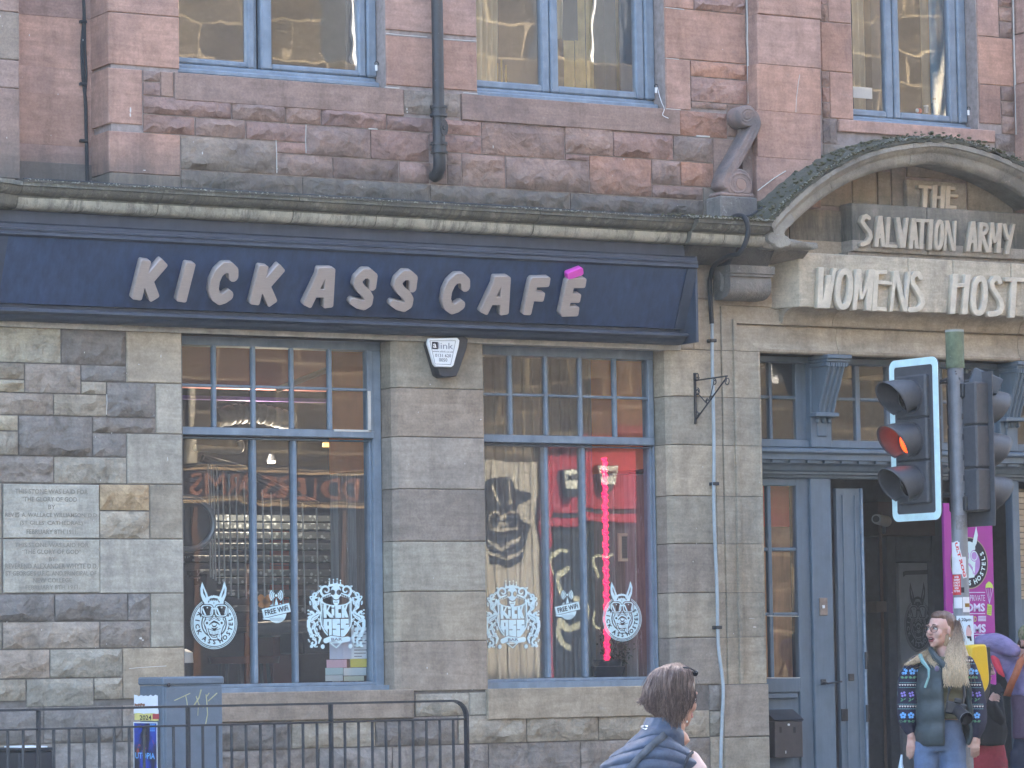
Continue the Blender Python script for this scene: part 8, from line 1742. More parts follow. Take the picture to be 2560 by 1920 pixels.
# floral knitted sleeves: real little flowers stitched on navy wool
NAVY = cloth_mat('navy knit', (.018, .020, .045), sc=60); 
sl_l = sleeve(FA, 'sleeve', [JA['sh_l']+V3((.01, 0, .01)), pA(1478, 1060, .03), JA['el_l']+V3((0, 0, 0)), pA(1462, 1330, .0), pA(1476, 1395, -.01)], [.062, .074, .080, .070, .045], NAVY, .004)
sl_r = sleeve(FA, 'sleeve', [JA['sh_r']+V3((-.01, 0, .01)), pA(1880, 1080, .04), JA['el_r'], pA(1915, 1340, .01), pA(1902, 1425, -.01)], [.058, .064, .066, .062, .042], NAVY, .004)
from mathutils.bvhtree import BVHTree
def stick(F, target, items, m, name, lift=.0025, thick=.002):
    """items: lists of polygons in photo measurements, projected on to the garment from the street side"""
    bvh = BVHTree.FromPolygons([v.co for v in target.data.vertices], [p.vertices[:] for p in target.data.polygons]); bm = bmesh.new()
    for poly in items:
        vs = []
        for (u, v) in poly:
            px_, py_ = G(9, u, v); d = ray(px_, py_).normalized(); h = bvh.ray_cast(CAM, d)
            if h[0] is None: vs = None; break
            vs.append(bm.verts.new(h[0]-d*lift))
        if vs and len(vs) > 2:
            try: bm.faces.new(vs)
            except ValueError: pass
    return bmobj(name, bm, m, target.parent)
def flower(u, v, r, n=5, a0=90): return [[(u+r*.30*math.cos(R_(a0+k*360/n-38)), v-r*.30*math.sin(R_(a0+k*360/n-38))), (u+r*.95*math.cos(R_(a0+k*360/n-26)), v-r*.95*math.sin(R_(a0+k*360/n-26))), (u+r*1.05*math.cos(R_(a0+k*360/n+10)), v-r*1.05*math.sin(R_(a0+k*360/n+10))), (u+r*.8*math.cos(R_(a0+k*360/n+34)), v-r*.8*math.sin(R_(a0+k*360/n+34))), (u+r*.25*math.cos(R_(a0+k*360/n+30)), v-r*.25*math.sin(R_(a0+k*360/n+30)))] for k in range(n)]
def leaf(u, v, a, l=26, w_=9): c_, s_ = math.cos(R_(a)), math.sin(R_(a)); return [(u, v), (u+l*.5*c_-w_*s_, v-l*.5*s_-w_*c_), (u+l*c_, v-l*s_), (u+l*.5*c_+w_*s_, v-l*.5*s_+w_*c_)]
SKYB = flat('sky blue wool', (.16, .42, .80), .8); VIO = flat('violet wool', (.25, .20, .60), .8); GRN = flat('leaf green wool', (.10, .26, .15), .8); CRW = flat('cream wool', (.55, .52, .50), .8); TEAL = flat('teal wool', (.15, .34, .36), .8)
for tgt, xs_, dx in ((sl_l, (1442, 1494, 1542), 0), (sl_r, (1872, 1918), 20)):
    fl = [q for x in xs_ for q in flower(x, 1025, 22)]+[q for x in xs_ for q in flower(x-8, 1308, 21)]; stick(FA, tgt, fl, SKYB, 'flower')
    stick(FA, tgt, [q for x in xs_ for q in flower(x-6+dx/3, 1172, 19, 4, 60)], VIO, 'flower'); stick(FA, tgt, [leaf(x, 1068, a) for x in xs_ for a in (20, 160)]+[leaf(x-8, 1350, a) for x in xs_ for a in (20, 160)]+[leaf(x-6, 1210, a, 22, 4) for x in xs_ for a in (40, 140, 200)], GRN, 'leaf')
    lo, hi = min(xs_)-45, max(xs_)+30; hearts = [[(x, v+7), (x-7, v-2), (x-4, v-7), (x, v-3), (x+4, v-7), (x+7, v-2)] for v in (955, 1112, 1250) for x in range(lo, hi, 17)]; stick(FA, tgt, hearts, CRW, 'heart')
    lines_ = [[(x, v), (x+12, v-1.5), (x+12, v+1.5), (x, v+3)] for v in (975, 1095, 1128, 1235, 1265) for x in range(lo, hi, 14)]; stick(FA, tgt, lines_, TEAL, 'stitch_line')
# gilet: open shell with quilting
def shell(F, name, secs, a0, a1, m, n=40, scal=.006, pitch=.11, thick=.02, z_phase=0.0, seed=0, per=None):
    """secs: (centre, rx, ry) top to bottom; angle 0 = right, 90 = towards the street"""
    cen = [s_[0] for s_ in secs]; pts = catmull(cen, 8); rx = []; ry = []
    for i in range(len(pts)): f = i/8; a = min(int(f), len(secs)-2); t_ = f-a; rx.append(secs[a][1]+(secs[a+1][1]-secs[a][1])*t_); ry.append(secs[a][2]+(secs[a+1][2]-secs[a][2])*t_)
    bm = bmesh.new(); g = []
    for i, c in enumerate(pts):
        q = abs(math.sin(math.pi*(c.z+z_phase)/pitch)); row = []
        for k in range(n+1):
            th = R_(a0+(a1-a0)*k/n); s_ = scal*(q**.6-.5); ww = noise.noise(Vector((k*.35, c.z*12, seed)))*.006
            row.append(bm.verts.new((c.x+(rx[i]+s_+ww)*math.cos(th), c.y-(ry[i]+s_+ww)*math.sin(th), c.z+noise.noise(Vector((k*.2, c.z*3, 5+seed)))*.008)))
        g.append(row)
    for i in range(len(g)-1):
        for k in range(n): bm.faces.new((g[i][k], g[i][k+1], g[i+1][k+1], g[i+1][k]))
    bmesh.ops.transform(bm, matrix=F.M, verts=bm.verts); bmesh.ops.recalc_face_normals(bm, faces=bm.faces); o = bmobj(name, bm, m, F.root, True); s2_ = o.modifiers.new('s', 'SOLIDIFY'); s2_.thickness = thick; s2_.offset = -1; return o
GIL = cloth_mat('dark teal padded nylon', (.040, .060, .070), .5)
secs = [(pA(1690, 930, .03), .10, .08), (pA(1690, 965, .03), .165, .115), (pA(1690, 1080, .02), .185, .15), (pA(1700, 1250, .02), .195, .16), (pA(1700, 1400, .02), .20, .165), (pA(1700, 1500, .02), .19, .16)]
shell(FA, 'padded_vest', secs, 75-0, 75+270, GIL, n=60, scal=.009, pitch=.155, thick=.03) if False else None
shell(FA, 'padded_vest', secs, 90, 385, GIL, n=60, scal=.020, pitch=.15, thick=.028)
tubeobj('collar', [FA.M @ p for p in (pA(1610, 880, -.03), pA(1640, 930, -.09), pA(1700, 985, -.13), pA(1735, 1080, -.15), pA(1730, 1150, -.15))], [.018, .024, .022, .016, .008], GIL, FA.root, 8)
tubeobj('collar', [FA.M @ p for p in (pA(1790, 900, .0), pA(1800, 960, -.06), pA(1805, 1060, -.11))], [.02, .028, .02], GIL, FA.root, 8)
# pack strap, patch and buckle
STR = flat('mint webbing', (.20, .38, .38), .7)
tubeobj('pack_strap', [FA.M @ p for p in (pA(1545, 925, -.02), pA(1560, 960, -.10), pA(1600, 1010, -.14), pA(1600, 1060, -.15), pA(1575, 1130, -.155))], [.018, .016, .010, .008, .009], STR, FA.root, 6)
tubeobj('pack_strap', [FA.M @ p for p in (pA(1408, 1080, .02), pA(1404, 1160, .03), pA(1402, 1230, .03))], .008, STR, FA.root, 6)
bm = bmesh.new(); c_ = FA.M @ pA(1652, 1008, -.165); ell_bm(bm, c_, (.02, .006, .02)); bmobj('badge', bm, flat('purple badge', (.16, .15, .24), .6), FA.root)
# camera on its strap
cam_ = empty('camera', FA.M @ pA(1790, 1270, -.2), 'black camera with a long lens hanging at the waist of the woman in glasses', 'camera')
CB = simple('black camera body', (.022, .024, .03), .4, var=.2); cc_ = FA.M @ pA(1775, 1262, -.19); rz = Matrix.Rotation(-math.atan2(FA.t.x, FA.t.y), 4, 'Z')
bm = bmesh.new(); mbox(bm, -.07, .07, -.03, .03, -.045, .04, .01); mbox(bm, -.022, .03, -.035, .025, .035, .07, .008); bmesh.ops.transform(bm, matrix=Matrix.Translation(cc_) @ rz @ Matrix.Rotation(R_(12), 4, 'Y'), verts=bm.verts); bmobj('body', bm, CB, cam_)
l0, l1 = FA.M @ pA(1785, 1275, -.21), FA.M @ pA(1842, 1330, -.33); tubeobj('lens', [l0, l0+(l1-l0)*.45, l0+(l1-l0)*.46, l1], [.038, .040, .043, .046], CB, cam_, 20); tubeobj('lens_ring', [l1-(l1-l0)*.04, l1], .0475, flat('grey ring', (.16, .17, .19), .4), cam_, 20); tubeobj('front_glass', [l1, l1+(l1-l0)*.015], .0455, simple('black lens glass', (.01, .011, .015), .1), cam_, 20)
for k in range(4): tubeobj('dial', [cc_+FA.r*(-.055+.022*k)+Vector((0, 0, .035)), cc_+FA.r*(-.055+.022*k)+Vector((0, 0, .046))], .008, flat('grey ring', (0, 0, 0)), cam_, 8)
tubeobj('strap', [FA.M @ p for p in (pA(1800, 900, -.02), pA(1822, 1100, -.16), pA(1830, 1180, -.18), pA(1812, 1255, -.19))], .009, CB, cam_, 6); tubeobj('strap', [FA.M @ p for p in (pA(1760, 1080, -.15), pA(1722, 1180, -.17), pA(1715, 1250, -.18))], .006, CB, cam_, 6)
# hair: cap plus long locks down both sides
HBR = NT('fair hair with darker roots'); v_ = HBR.coords(rnd=False); geo = HBR.n('NewGeometry'); sz_ = HBR.n('SeparateXYZ'); HBR.l(geo.outputs['Position'], sz_.inputs[0]); mr_ = HBR.n('MapRange'); mr_.inputs[1].default_value = hc_.z+.05; mr_.inputs[2].default_value = hc_.z-.22; HBR.l(sz_.outputs[2], mr_.inputs[0])
c_ = HBR.mix(mr_.outputs[0], (.13, .075, .055), (.66, .52, .34)); st2 = HBR.noise(HBR.coords((60, 60, 4), rnd=False), 2.5, 3, .6); HBR.set(Base_Color=HBR.mix(1, c_, HBR.ramp(st2, [(.3, .55), (.7, 1.35)]), 'MULTIPLY'), Roughness=.45)
bm = bmesh.new(); b2 = bmesh.new(); ell_bm(b2, (0, .036, .044), (.082, .090, .092), seg=28); ell_bm(b2, (0, .04, -.04), (.078, .075, .10), seg=20); ell_bm(b2, (.0, -.005, .093), (.060, .066, .040), seg=16)
bmesh.ops.transform(b2, matrix=HMa, verts=b2.verts); me = D.meshes.new('t'); b2.to_mesh(me); b2.free(); bm.from_mesh(me); limb(bm, [pA(1770, 860, .05), pA(1800, 960, .05), pA(1800, 1060, .0)], [.065, .07, .04])
remesh('hair', bm, HBR.m, FA.root, FA.M, .008, 3, after=lambda c: c+noise.noise_vector(Vector((c.x*30, c.y*30, c.z*6)))*.006)
gl1 = [catmull([pA(a+18, 700, .02), pA(b+18, 790, -.01), pA(c, 900, -.07), pA(d, 1010, -.14), pA(e, 1120, -.165)], 4) for a, b, c, d, e in ((1760, 1775, 1790, 1800, 1815), (1750, 1765, 1770, 1765, 1770), (1765, 1785, 1820, 1835, 1840), (1745, 1760, 1755, 1740, 1745), (1770, 1790, 1815, 1820, 1800))]
strands(FA, 'hair_locks', [[q+Vector((-.022, 0, 0)) for q in g] for g in gl1], HBR.m, 1100, .0038, .011, 3, .016)
gl2 = [catmull([pA(1700, 800, .09), pA(1665, 862, .075), pA(a+25, 900, .03), pA(b, 952, -.06), pA(c, d, -.1)], 4) for a, b, c, d in ((1560, 1510, 1450, 985), (1580, 1540, 1480, 975), (1590, 1610, 1650, 1000), (1600, 1620, 1660, 980), (1570, 1540, 1520, 960))]
strands(FA, 'hair_locks', gl2, HBR.m, 420, .0034, .009, 4, .010)
strands(FA, 'hair_locks', gl1+gl2, HBR.m, 260, .0012, .022, 18, .018)
bm = bmesh.new(); c_ = HMa @ Vector((.078, .01, -.055)); ell_bm(bm, FA.M @ c_, (.004, .004, .009)); bmobj('earring', bm, flat('pearl', (.7, .68, .62), .3), FA.root)
# strap of a pale carrier bag at the lower left
cbg = empty('carrier_bag', FA.M @ pA(1400, 1640, .05), 'pale blue carrier bag low beside the left hand of the long haired woman', 'bag'); a, b, c = FA.M @ pA(1425, 1560, .05), FA.M @ pA(1392, 1646, .05), FA.M @ pA(1445, 1646, .05)
bm = bmesh.new(); loft(bm, [(a, .006, .006, FA.r, FA.t), ((a+b+c)/3, .014, .03, FA.r, FA.t), ((b+c)/2-Vector((0, 0, .2)), .06, .08, FA.r, FA.t), ((b+c)/2-Vector((0, 0, .35)), .05, .07, FA.r, FA.t)], 12); bmobj('bag', bm, flat('pale blue plastic', (.55, .68, .78), .5), cbg, True)

# ---------------- the woman in the quilted vest, seen from behind in the road
Z6 = lambda u, v: (1460+u*.18085, 1620+v*.18085)
FB = Fig(9, 60, 1100, -9.0, 'person', 'short haired woman in a blue quilted vest seen from behind with a crossing shoulder strap'); FB.zg = -.12
FB.x0 = Vector((P(1680, 1740, -9.0).x, -9.0, 0)); FB.M = Matrix(((FB.r.x, FB.t.x, 0, FB.x0.x), (FB.r.y, FB.t.y, 0, FB.x0.y), (0, 0, 1, 0), (0, 0, 0, 1))); FB.root.location = FB.x0
pB = lambda u, v, d=0.0: FB.p(u, v, d, Z6)
hB = pB(1255, 690, -.0); HMb = Matrix.Translation(hB) @ Matrix.Rotation(R_(132), 4, 'Z') @ Matrix.Rotation(R_(8), 4, 'X') @ Matrix.Diagonal((1.0, 1.0, 1.0, 1))
JB = dict(head=hB, neck=pB(1235, 1090, .0), chest=pB(930, 1560, .02), sh_l=pB(540, 1640, .02), el_l=pB(420, 2300, 0), wr_l=pB(430, 2950, -.1), sh_r=pB(1440, 1600, .0), el_r=pB(1640, 2200, .05), wr_r=pB(1600, 2900, .15))
JB['pelvis'] = pB(920, 2900, .02); std_legs(JB, JB['pelvis'], -.12, .09)
SKB = simple('tanned skin', (.50, .27, .19), .5, var=.15, sc=20)
body(FB, JB, HMb, .98, .55, {'l': (JB['wr_l']+V3((0, -.02, -.17)), V3((1, 0, 0)), V3((0, 1, 0)), .5), 'r': (JB['wr_r']+V3((0, .02, -.17)), V3((-1, 0, 0)), V3((0, 1, 0)), .5)}, skin=SKB, voxel=.007)
face(FB, HMb); trousers(FB, JB, cloth_mat('charcoal trousers', (.03, .032, .04))); shoes(FB, JB, cloth_mat('black trainer', (.03, .03, .03)))
VST = NT('blue grey quilted nylon'); v_ = VST.coords(rnd=False); VST = VST.set(Base_Color=VST.mix(1, (.052, .072, .115), VST.ramp(VST.noise(v_, 60, 4, .6), [(.3, .8), (.7, 1.2)]), 'MULTIPLY'), Roughness=.5, Normal=VST.bump(VST.noise(v_, 35, 4, .6), .3, .006), Specular_IOR_Level=.45)
secB = [(pB(1105, 955, .0), .074, .072), (pB(1065, 1070, .0), .092, .085), (pB(965, 1190, .0), .135, .105), (pB(940, 1320, .0), .180, .13), (pB(925, 1440, .0), .210, .145), (pB(880, 1680, .0), .212, .155), (pB(910, 2100, .0), .22, .15), (pB(905, 2700, .0), .205, .145)]
def shell2(F, name, secs, m, pitch, scal, n=56, seed=0):
    cen = [s_[0] for s_ in secs]; S8 = 22; pts = catmull(cen, S8); bm = bmesh.new(); g = []
    for i, c in enumerate(pts):
        f = i/S8; a = min(int(f), len(secs)-2); t_ = f-a; rx = secs[a][1]+(secs[a+1][1]-secs[a][1])*t_; ry = secs[a][2]+(secs[a+1][2]-secs[a][2])*t_; row = []
        for k in range(n):
            th = 2*math.pi*k/n; droop = -.055*abs(math.cos(th))**1.5*min(1, f/2); zz = c.z; ph = (zz+noise.noise(Vector((math.cos(th)*1.2, math.sin(th)*1.2, zz*2)))*.012)/pitch
            s_ = scal*(abs(math.sin(math.pi*ph))**.55-.6) if f > .9 else 0; w_ = noise.noise(Vector((math.cos(th)*5, math.sin(th)*5, zz*16+seed)))*.006
            row.append(bm.verts.new((c.x+(rx+s_+w_)*math.cos(th), c.y-(ry+s_+w_)*math.sin(th), zz+droop)))
        g.append(row)
    for i in range(len(g)-1):
        for k in range(n): bm.faces.new((g[i][k], g[i][(k+1) % n], g[i+1][(k+1) % n], g[i+1][k]))
    bmesh.ops.transform(bm, matrix=F.M, verts=bm.verts); bmesh.ops.recalc_face_normals(bm, faces=bm.faces); return bmobj(name, bm, m, F.root, True)
vb_o = shell2(FB, 'quilted_vest', secB, VST, .05, .013)
tubeobj('armhole_trim', [FB.M @ pB(*q) for q in ((1500, 1440, -.055), (1440, 1500, -.10), (1400, 1600, -.13), (1385, 1700, -.13))], .007, flat('dark vest trim', (.02, .025, .035), .7), FB.root, 8)
bm = bmesh.new(); limb(bm, [pB(1470, 1560, -.02), pB(1540, 1680, -.04), pB(1640, 2200, .0)], [.045, .052, .045]); remesh('upper_arm', bm, simple('pale skin', (.60, .42, .36), .5, var=.1), FB.root, FB.M, .009, 2)
bvh = BVHTree.FromPolygons([v.co for v in vb_o.data.vertices], [p.vertices[:] for p in vb_o.data.polygons])
def on_back(u, v, lift=.006, b_=None):
    d = ray(*Z6(u, v)).normalized(); h = bvh.ray_cast(CAM, d); return (h[0] if h[0] else FB.M @ pB(u, v, -.15))-d*lift
bag_s = empty('shoulder_strap', on_back(900, 1500), 'grey webbing strap running across the back of the quilted vest', 'strap')
bm = bmesh.new(); e0 = catmull([Vector((*q, 0)) for q in ((1130, 1190), (1000, 1290), (880, 1400), (760, 1520), (640, 1660), (480, 1900))], 6); L_a = []; L_b = []
for i, q in enumerate(e0):
    t_ = (e0[min(i+1, len(e0)-1)]-e0[max(i-1, 0)]).normalized(); n_ = Vector((-t_.y, t_.x, 0))*48; L_a.append(bm.verts.new(on_back(q.x+n_.x, q.y+n_.y, .010))); L_b.append(bm.verts.new(on_back(q.x-n_.x, q.y-n_.y, .010)))
for i in range(len(e0)-1): bm.faces.new((L_a[i], L_a[i+1], L_b[i+1], L_b[i]))
o = bmobj('webbing', bm, cloth_mat('grey webbing', (.06, .07, .085), .8), bag_s, True); s2_ = o.modifiers.new('s', 'SOLIDIFY'); s2_.thickness = .004
# small white maker mark below the collar
WM = M_['white']; bm = bmesh.new()
for pg in ([(780, 1078), (815, 1066), (838, 1070), (830, 1092), (790, 1100)], [(845, 1068), (885, 1070), (880, 1092), (850, 1088)], [(775, 1100), (812, 1096), (840, 1112), (872, 1100), (875, 1120), (850, 1130), (810, 1112)]): bm.faces.new([bm.verts.new(on_back(u, v, .008)) for u, v in pg])
bmobj('chest_mark', bm, WM, FB.root)
HB2 = NT('brown hair with lighter streaks'); v_ = HB2.coords((70, 70, 5), rnd=False); HB2.set(Base_Color=HB2.mix(HB2.ramp(HB2.noise(v_, 1.6, 4, .6), [(.42, 0), (.66, 1)]), (.075, .048, .045), (.27, .185, .15)), Roughness=.42)
bm = bmesh.new(); ell_bm(bm, pB(1215, 545, .0), (.100, .100, .098), seg=28); ell_bm(bm, pB(1060, 640, -.005), (.076, .088, .078), seg=20); ell_bm(bm, pB(1245, 830, .0), (.050, .080, .060), seg=20); ell_bm(bm, pB(960, 790, .0), (.042, .06, .036)); ell_bm(bm, pB(1110, 850, .0), (.058, .066, .046)); ell_bm(bm, pB(1380, 560, .0), (.05, .08, .06))
remesh('hair', bm, HB2.m, FB.root, FB.M, .008, 4, after=lambda c: c+noise.noise_vector(Vector((c.x*26, c.y*26, c.z*7)))*.007)
def hair_guides(pts_list, n=4): return [catmull([pB(*q) for q in pts], n) for pts in pts_list]
g3 = []; rg = random.Random(9)
for k in range(34):
    a = k/33; u0 = 1160+180*a; x1 = 900+600*a; 
    dp = -.105*math.sin(math.pi*min(1, a*.94+.05)); ve = 780+300*min(1, a*1.6) if a < .72 else 1080-900*(a-.72)
    g3.append(catmull([pB(u0, 215+70*abs(a-.6), -.02), pB((u0+x1)/2+(-50 if a < .45 else 40*a), 300+60*abs(a-.5), dp*.9-.02), pB(x1-(30 if a < .3 else 0), 520, dp-.018), pB(x1+(-60 if a < .3 else 10), 700, dp*.95-.012), pB(x1+(-110+200*a if a < .5 else 10-60*a), ve+rg.uniform(-40, 40), dp*.8)], 4))
strands(FB, 'hair_locks', g3, HB2.m, 1700, .0030, .007, 6, .004)
g4 = [catmull([pB(900, 640, -.03), pB(830, 720, -.04), pB(775+r_, 740+q_, -.04)], 4) for r_, q_ in ((0, 0), (10, -30), (-5, 25), (20, 50))]
strands(FB, 'hair_locks', g4, HB2.m, 160, .0028, .008, 7, .002); strands(FB, 'hair_locks', g3+g4, HB2.m, 260, .0010, .016, 17, .010)
sg = empty('sunglasses', FB.M @ pB(1530, 340, -.05), 'black sunglasses pushed up on the short haired woman head', 'sunglasses')
tubeobj('arm', [FB.M @ pB(*q) for q in ((1370, 268, -.075), (1450, 275, -.08), (1545, 318, -.06))], .0035, CB, sg, 6); bm = bmesh.new(); ell_bm(bm, FB.M @ pB(1535, 345, -.03), (.010, .02, .014)); bmobj('lens', bm, simple('dark lens', (.012, .014, .02), .08), sg, True)
bm = bmesh.new(); ell_bm(bm, FB.M @ pB(1425, 1018, -.06), (.0035, .0035, .005)); bmobj('earring', bm, flat('pearl', (0, 0, 0)), FB.root)

# ---------------- the man in the lilac jacket, hand behind his neck
FC = Fig(9, 2265, 830, -1.2, 'person', 'bearded man in a lilac jacket and camouflage cap with one elbow raised'); FC.zg = 0; pC = FC.p
hC = pC(2262, 838); HMc = Matrix.Translation(hC) @ Matrix.Rotation(R_(35), 4, 'Z') @ Matrix.Rotation(R_(6), 4, 'X') @ Matrix.Diagonal((1.04, 1.04, 1.04, 1))
JC = dict(head=hC, neck=pC(2262, 970, .02), chest=pC(2290, 1110, .02), pelvis=pC(2290, 1520, .02), sh_l=pC(2150, 985, .04), el_l=pC(1935, 842, .0), wr_l=pC(2140, 885, -.08), sh_r=pC(2430, 990, .03), el_r=pC(2490, 1240, .02), wr_r=pC(2450, 1480, -.08))
std_legs(JC, JC['pelvis'], 0, .095)
body(FC, JC, HMc, 1.02, 1, {'l': (pC(2225, 925, -.07), V3((0, .3, .9)), V3((.1, -.2, -.95)).normalized(), 1.0), 'r': (JC['wr_r']+V3((0, 0, -.18)), V3((-1, 0, 0)), V3((0, 1, 0)), .5)})
face(FC, HMc, brow=(.06, .04, .03)); trousers(FC, JC, cloth_mat('navy trousers', (.02, .03, .06))); shoes(FC, JC, cloth_mat('black boot', (.03, .03, .03)))
LILc = NT('lilac nylon'); v_ = LILc.coords(rnd=False); LILc = LILc.set(Base_Color=LILc.mix(1, (.20, .17, .34), LILc.ramp(LILc.noise(v_, 12, 4, .6), [(.3, .8), (.7, 1.25)]), 'MULTIPLY'), Roughness=.55, Normal=LILc.bump(LILc.noise(LILc.coords((3, 3, 9), rnd=False), 6, 4, .6), .5, .02))
PLM = cloth_mat('plum nylon', (.095, .06, .105), .6)
sleeve(FC, 'sleeve', [JC['el_l']+V3((.0, 0, .0)), pC(2030, 842, -.03), pC(2105, 868, -.07), pC(2150, 895, -.09)], [.060, .072, .066, .048], LILc, .007, seed=3); sleeve(FC, 'sleeve', [JC['el_l']+V3((.01, .02, -.005)), pC(2030, 905, .04), pC(2110, 985, .06), pC(2190, 1010, .04)], [.056, .075, .088, .085], LILc, .007, seed=6)
sleeve(FC, 'sleeve', [JC['sh_r'], JC['el_r'], JC['wr_r']], [.085, .07, .05], LILc, .006, seed=8)
bm = bmesh.new(); loft(bm, [(pC(2262, 930, .02), .075, .07, (1, 0, 0), (0, 1, 0)), (pC(2270, 975, .02), .17, .11, (1, 0, 0), (0, 1, 0)), (pC(2290, 1090, .02), .205, .15, (1, 0, 0), (0, 1, 0)), (pC(2295, 1180, .02), .195, .155, (1, 0, 0), (0, 1, 0))], 24); limb(bm, [pC(2080, 960, .06), pC(2200, 1110, .03)], [.05, .09])
remesh('jacket', bm, LILc, FC.root, FC.M, .010, 2, after=lambda c: c+noise.noise_vector(Vector((c.x*10+c.z*8, c.y*9, c.z*7)))*.012)
bm = bmesh.new(); loft(bm, [(pC(2295, 1165, .02), .188, .150, (1, 0, 0), (0, 1, 0)), (pC(2298, 1300, .02), .182, .15, (1, 0, 0), (0, 1, 0)), (pC(2300, 1455, .02), .180, .15, (1, 0, 0), (0, 1, 0))], 24)
remesh('jacket_hem', bm, PLM, FC.root, FC.M, .010, 2, after=lambda c: c+noise.noise_vector(Vector((c.x*9+c.z*5, c.y*9, c.z*6)))*.012)
tubeobj('lining', [FC.M @ pC(*q) for q in ((2002, 905, -.01), (2030, 960, -.02), (2062, 1030, -.01), (2085, 1060, .0))], [.012, .030, .022, .006], flat('coral lining', (.80, .07, .12), .5), FC.root, 8)
bs = empty('bag_strap', FC.M @ pC(2150, 1060, -.1), 'rust orange bag strap over the shoulder of the man in lilac', 'strap')
bm = bmesh.new(); A = []
for u, v, d in ((2235, 905, -.10), (2190, 960, -.135), (2160, 1040, -.17), (2128, 1110, -.15), (2102, 1185, -.10)): A.append((bm.verts.new(FC.M @ pC(u-24, v-3, d)), bm.verts.new(FC.M @ pC(u+24, v+3, d))))
for i in range(4): bm.faces.new((A[i][0], A[i+1][0], A[i+1][1], A[i][1]))
o = bmobj('webbing', bm, cloth_mat('rust webbing', (.36, .12, .06), .7), bs, True); s2_ = o.modifiers.new('s', 'SOLIDIFY'); s2_.thickness = .005
CAMO = NT('camouflage cap'); v_ = CAMO.coords(rnd=False); CAMO.set(Base_Color=CAMO.mix(CAMO.ramp(CAMO.noise(v_, 28, 2, .5), [(.48, 0), (.52, 1)]), (.14, .17, .08), (.27, .24, .15)), Roughness=.9)
bm = bmesh.new(); b2 = bmesh.new(); ell_bm(b2, (0, .008, .055), (.088, .104, .078), seg=24); ell_bm(b2, (0, -.11, .045), (.062, .05, .008), seg=20); bmesh.ops.transform(b2, matrix=HMc, verts=b2.verts); me = D.meshes.new('t'); b2.to_mesh(me); b2.free(); bm.from_mesh(me); remesh('cap', bm, CAMO.m, FC.root, FC.M, .006, 1)
bm = bmesh.new(); b2 = bmesh.new(); ell_bm(b2, (0, -.045, -.080), (.056, .056, .045), seg=20); ell_bm(b2, (.0, -.02, -.045), (.068, .045, .04)); ell_bm(b2, (0, .05, -.02), (.075, .06, .07)); bmesh.ops.transform(b2, matrix=HMc, verts=b2.verts); me = D.meshes.new('t'); b2.to_mesh(me); b2.free(); bm.from_mesh(me)
remesh('beard_and_hair', bm, cloth_mat('dark beard', (.055, .035, .028), .8, sc=90, var=.4), FC.root, FC.M, .006, 1, after=lambda c: c+noise.noise_vector(Vector(c)*60)*.004)

# ---------------- somebody in black behind the pole with a phone
FD = Fig(9, 1945, 1010, -.75, 'person', 'person in black behind the yellow push button box holding a phone'); FD.zg = 0; pD = FD.p
hD = pD(1938, 1000); HMd = Matrix.Translation(hD) @ Matrix.Rotation(R_(70), 4, 'Z') @ Matrix.Rotation(R_(15), 4, 'X') @ Matrix.Diagonal((.95, .95, .95, 1))
JD = dict(head=hD, neck=pD(1935, 1130, .02), chest=pD(1940, 1250, .02), pelvis=pD(1950, 1560, .02), sh_l=pD(1850, 1165, .02), el_l=pD(1840, 1350, .0), wr_l=pD(1900, 1420, -.1), sh_r=pD(2000, 1165, .0), el_r=pD(2005, 1330, -.02), wr_r=pD(1990, 1225, -.14))
std_legs(JD, JD['pelvis'], 0, .08); BLK = cloth_mat('black wool', (.014, .015, .02), .9)
body(FD, JD, HMd, .9, 1, {'r': (pD(2045, 1165, -.16), V3((0, -.2, 1)), V3((0, .5, -.8)).normalized(), .8), 'l': (JD['wr_l']+V3((.05, -.05, -.1)), V3((1, 0, 0)), V3((0, 1, 0)), .6)})
face(FD, HMd); trousers(FD, JD, cloth_mat('crimson trousers', (.30, .03, .05))); shoes(FD, JD, cloth_mat('black trainer', (0, 0, 0)))
bm = bmesh.new(); loft(bm, [(pD(1935, 1105, .02), .08, .08, (1, 0, 0), (0, 1, 0)), (pD(1940, 1150, .02), .14, .11, (1, 0, 0), (0, 1, 0)), (pD(1950, 1280, .02), .155, .14, (1, 0, 0), (0, 1, 0)), (pD(1962, 1400, .02), .165, .15, (1, 0, 0), (0, 1, 0)), (pD(1955, 1500, .02), .15, .14, (1, 0, 0), (0, 1, 0))], 20)
remesh('coat', bm, BLK, FD.root, FD.M, .01, 2, after=lambda c: c+noise.noise_vector(Vector(c)*9)*.01); sleeve(FD, 'sleeve', [JD['sh_r'], pD(2040, 1335, -.03), pD(1995, 1235, -.13)], [.07, .065, .045], BLK, .005); sleeve(FD, 'sleeve', [JD['sh_l'], JD['el_l'], JD['wr_l']], [.065, .055, .04], BLK, .005)
bm = bmesh.new(); b2 = bmesh.new(); ell_bm(b2, (0, .02, .03), (.085, .1, .1), seg=20); ell_bm(b2, (0, .05, -.05), (.08, .07, .1)); bmesh.ops.transform(b2, matrix=HMd, verts=b2.verts); me = D.meshes.new('t'); b2.to_mesh(me); b2.free(); bm.from_mesh(me); remesh('hood', bm, BLK, FD.root, FD.M, .009, 2)
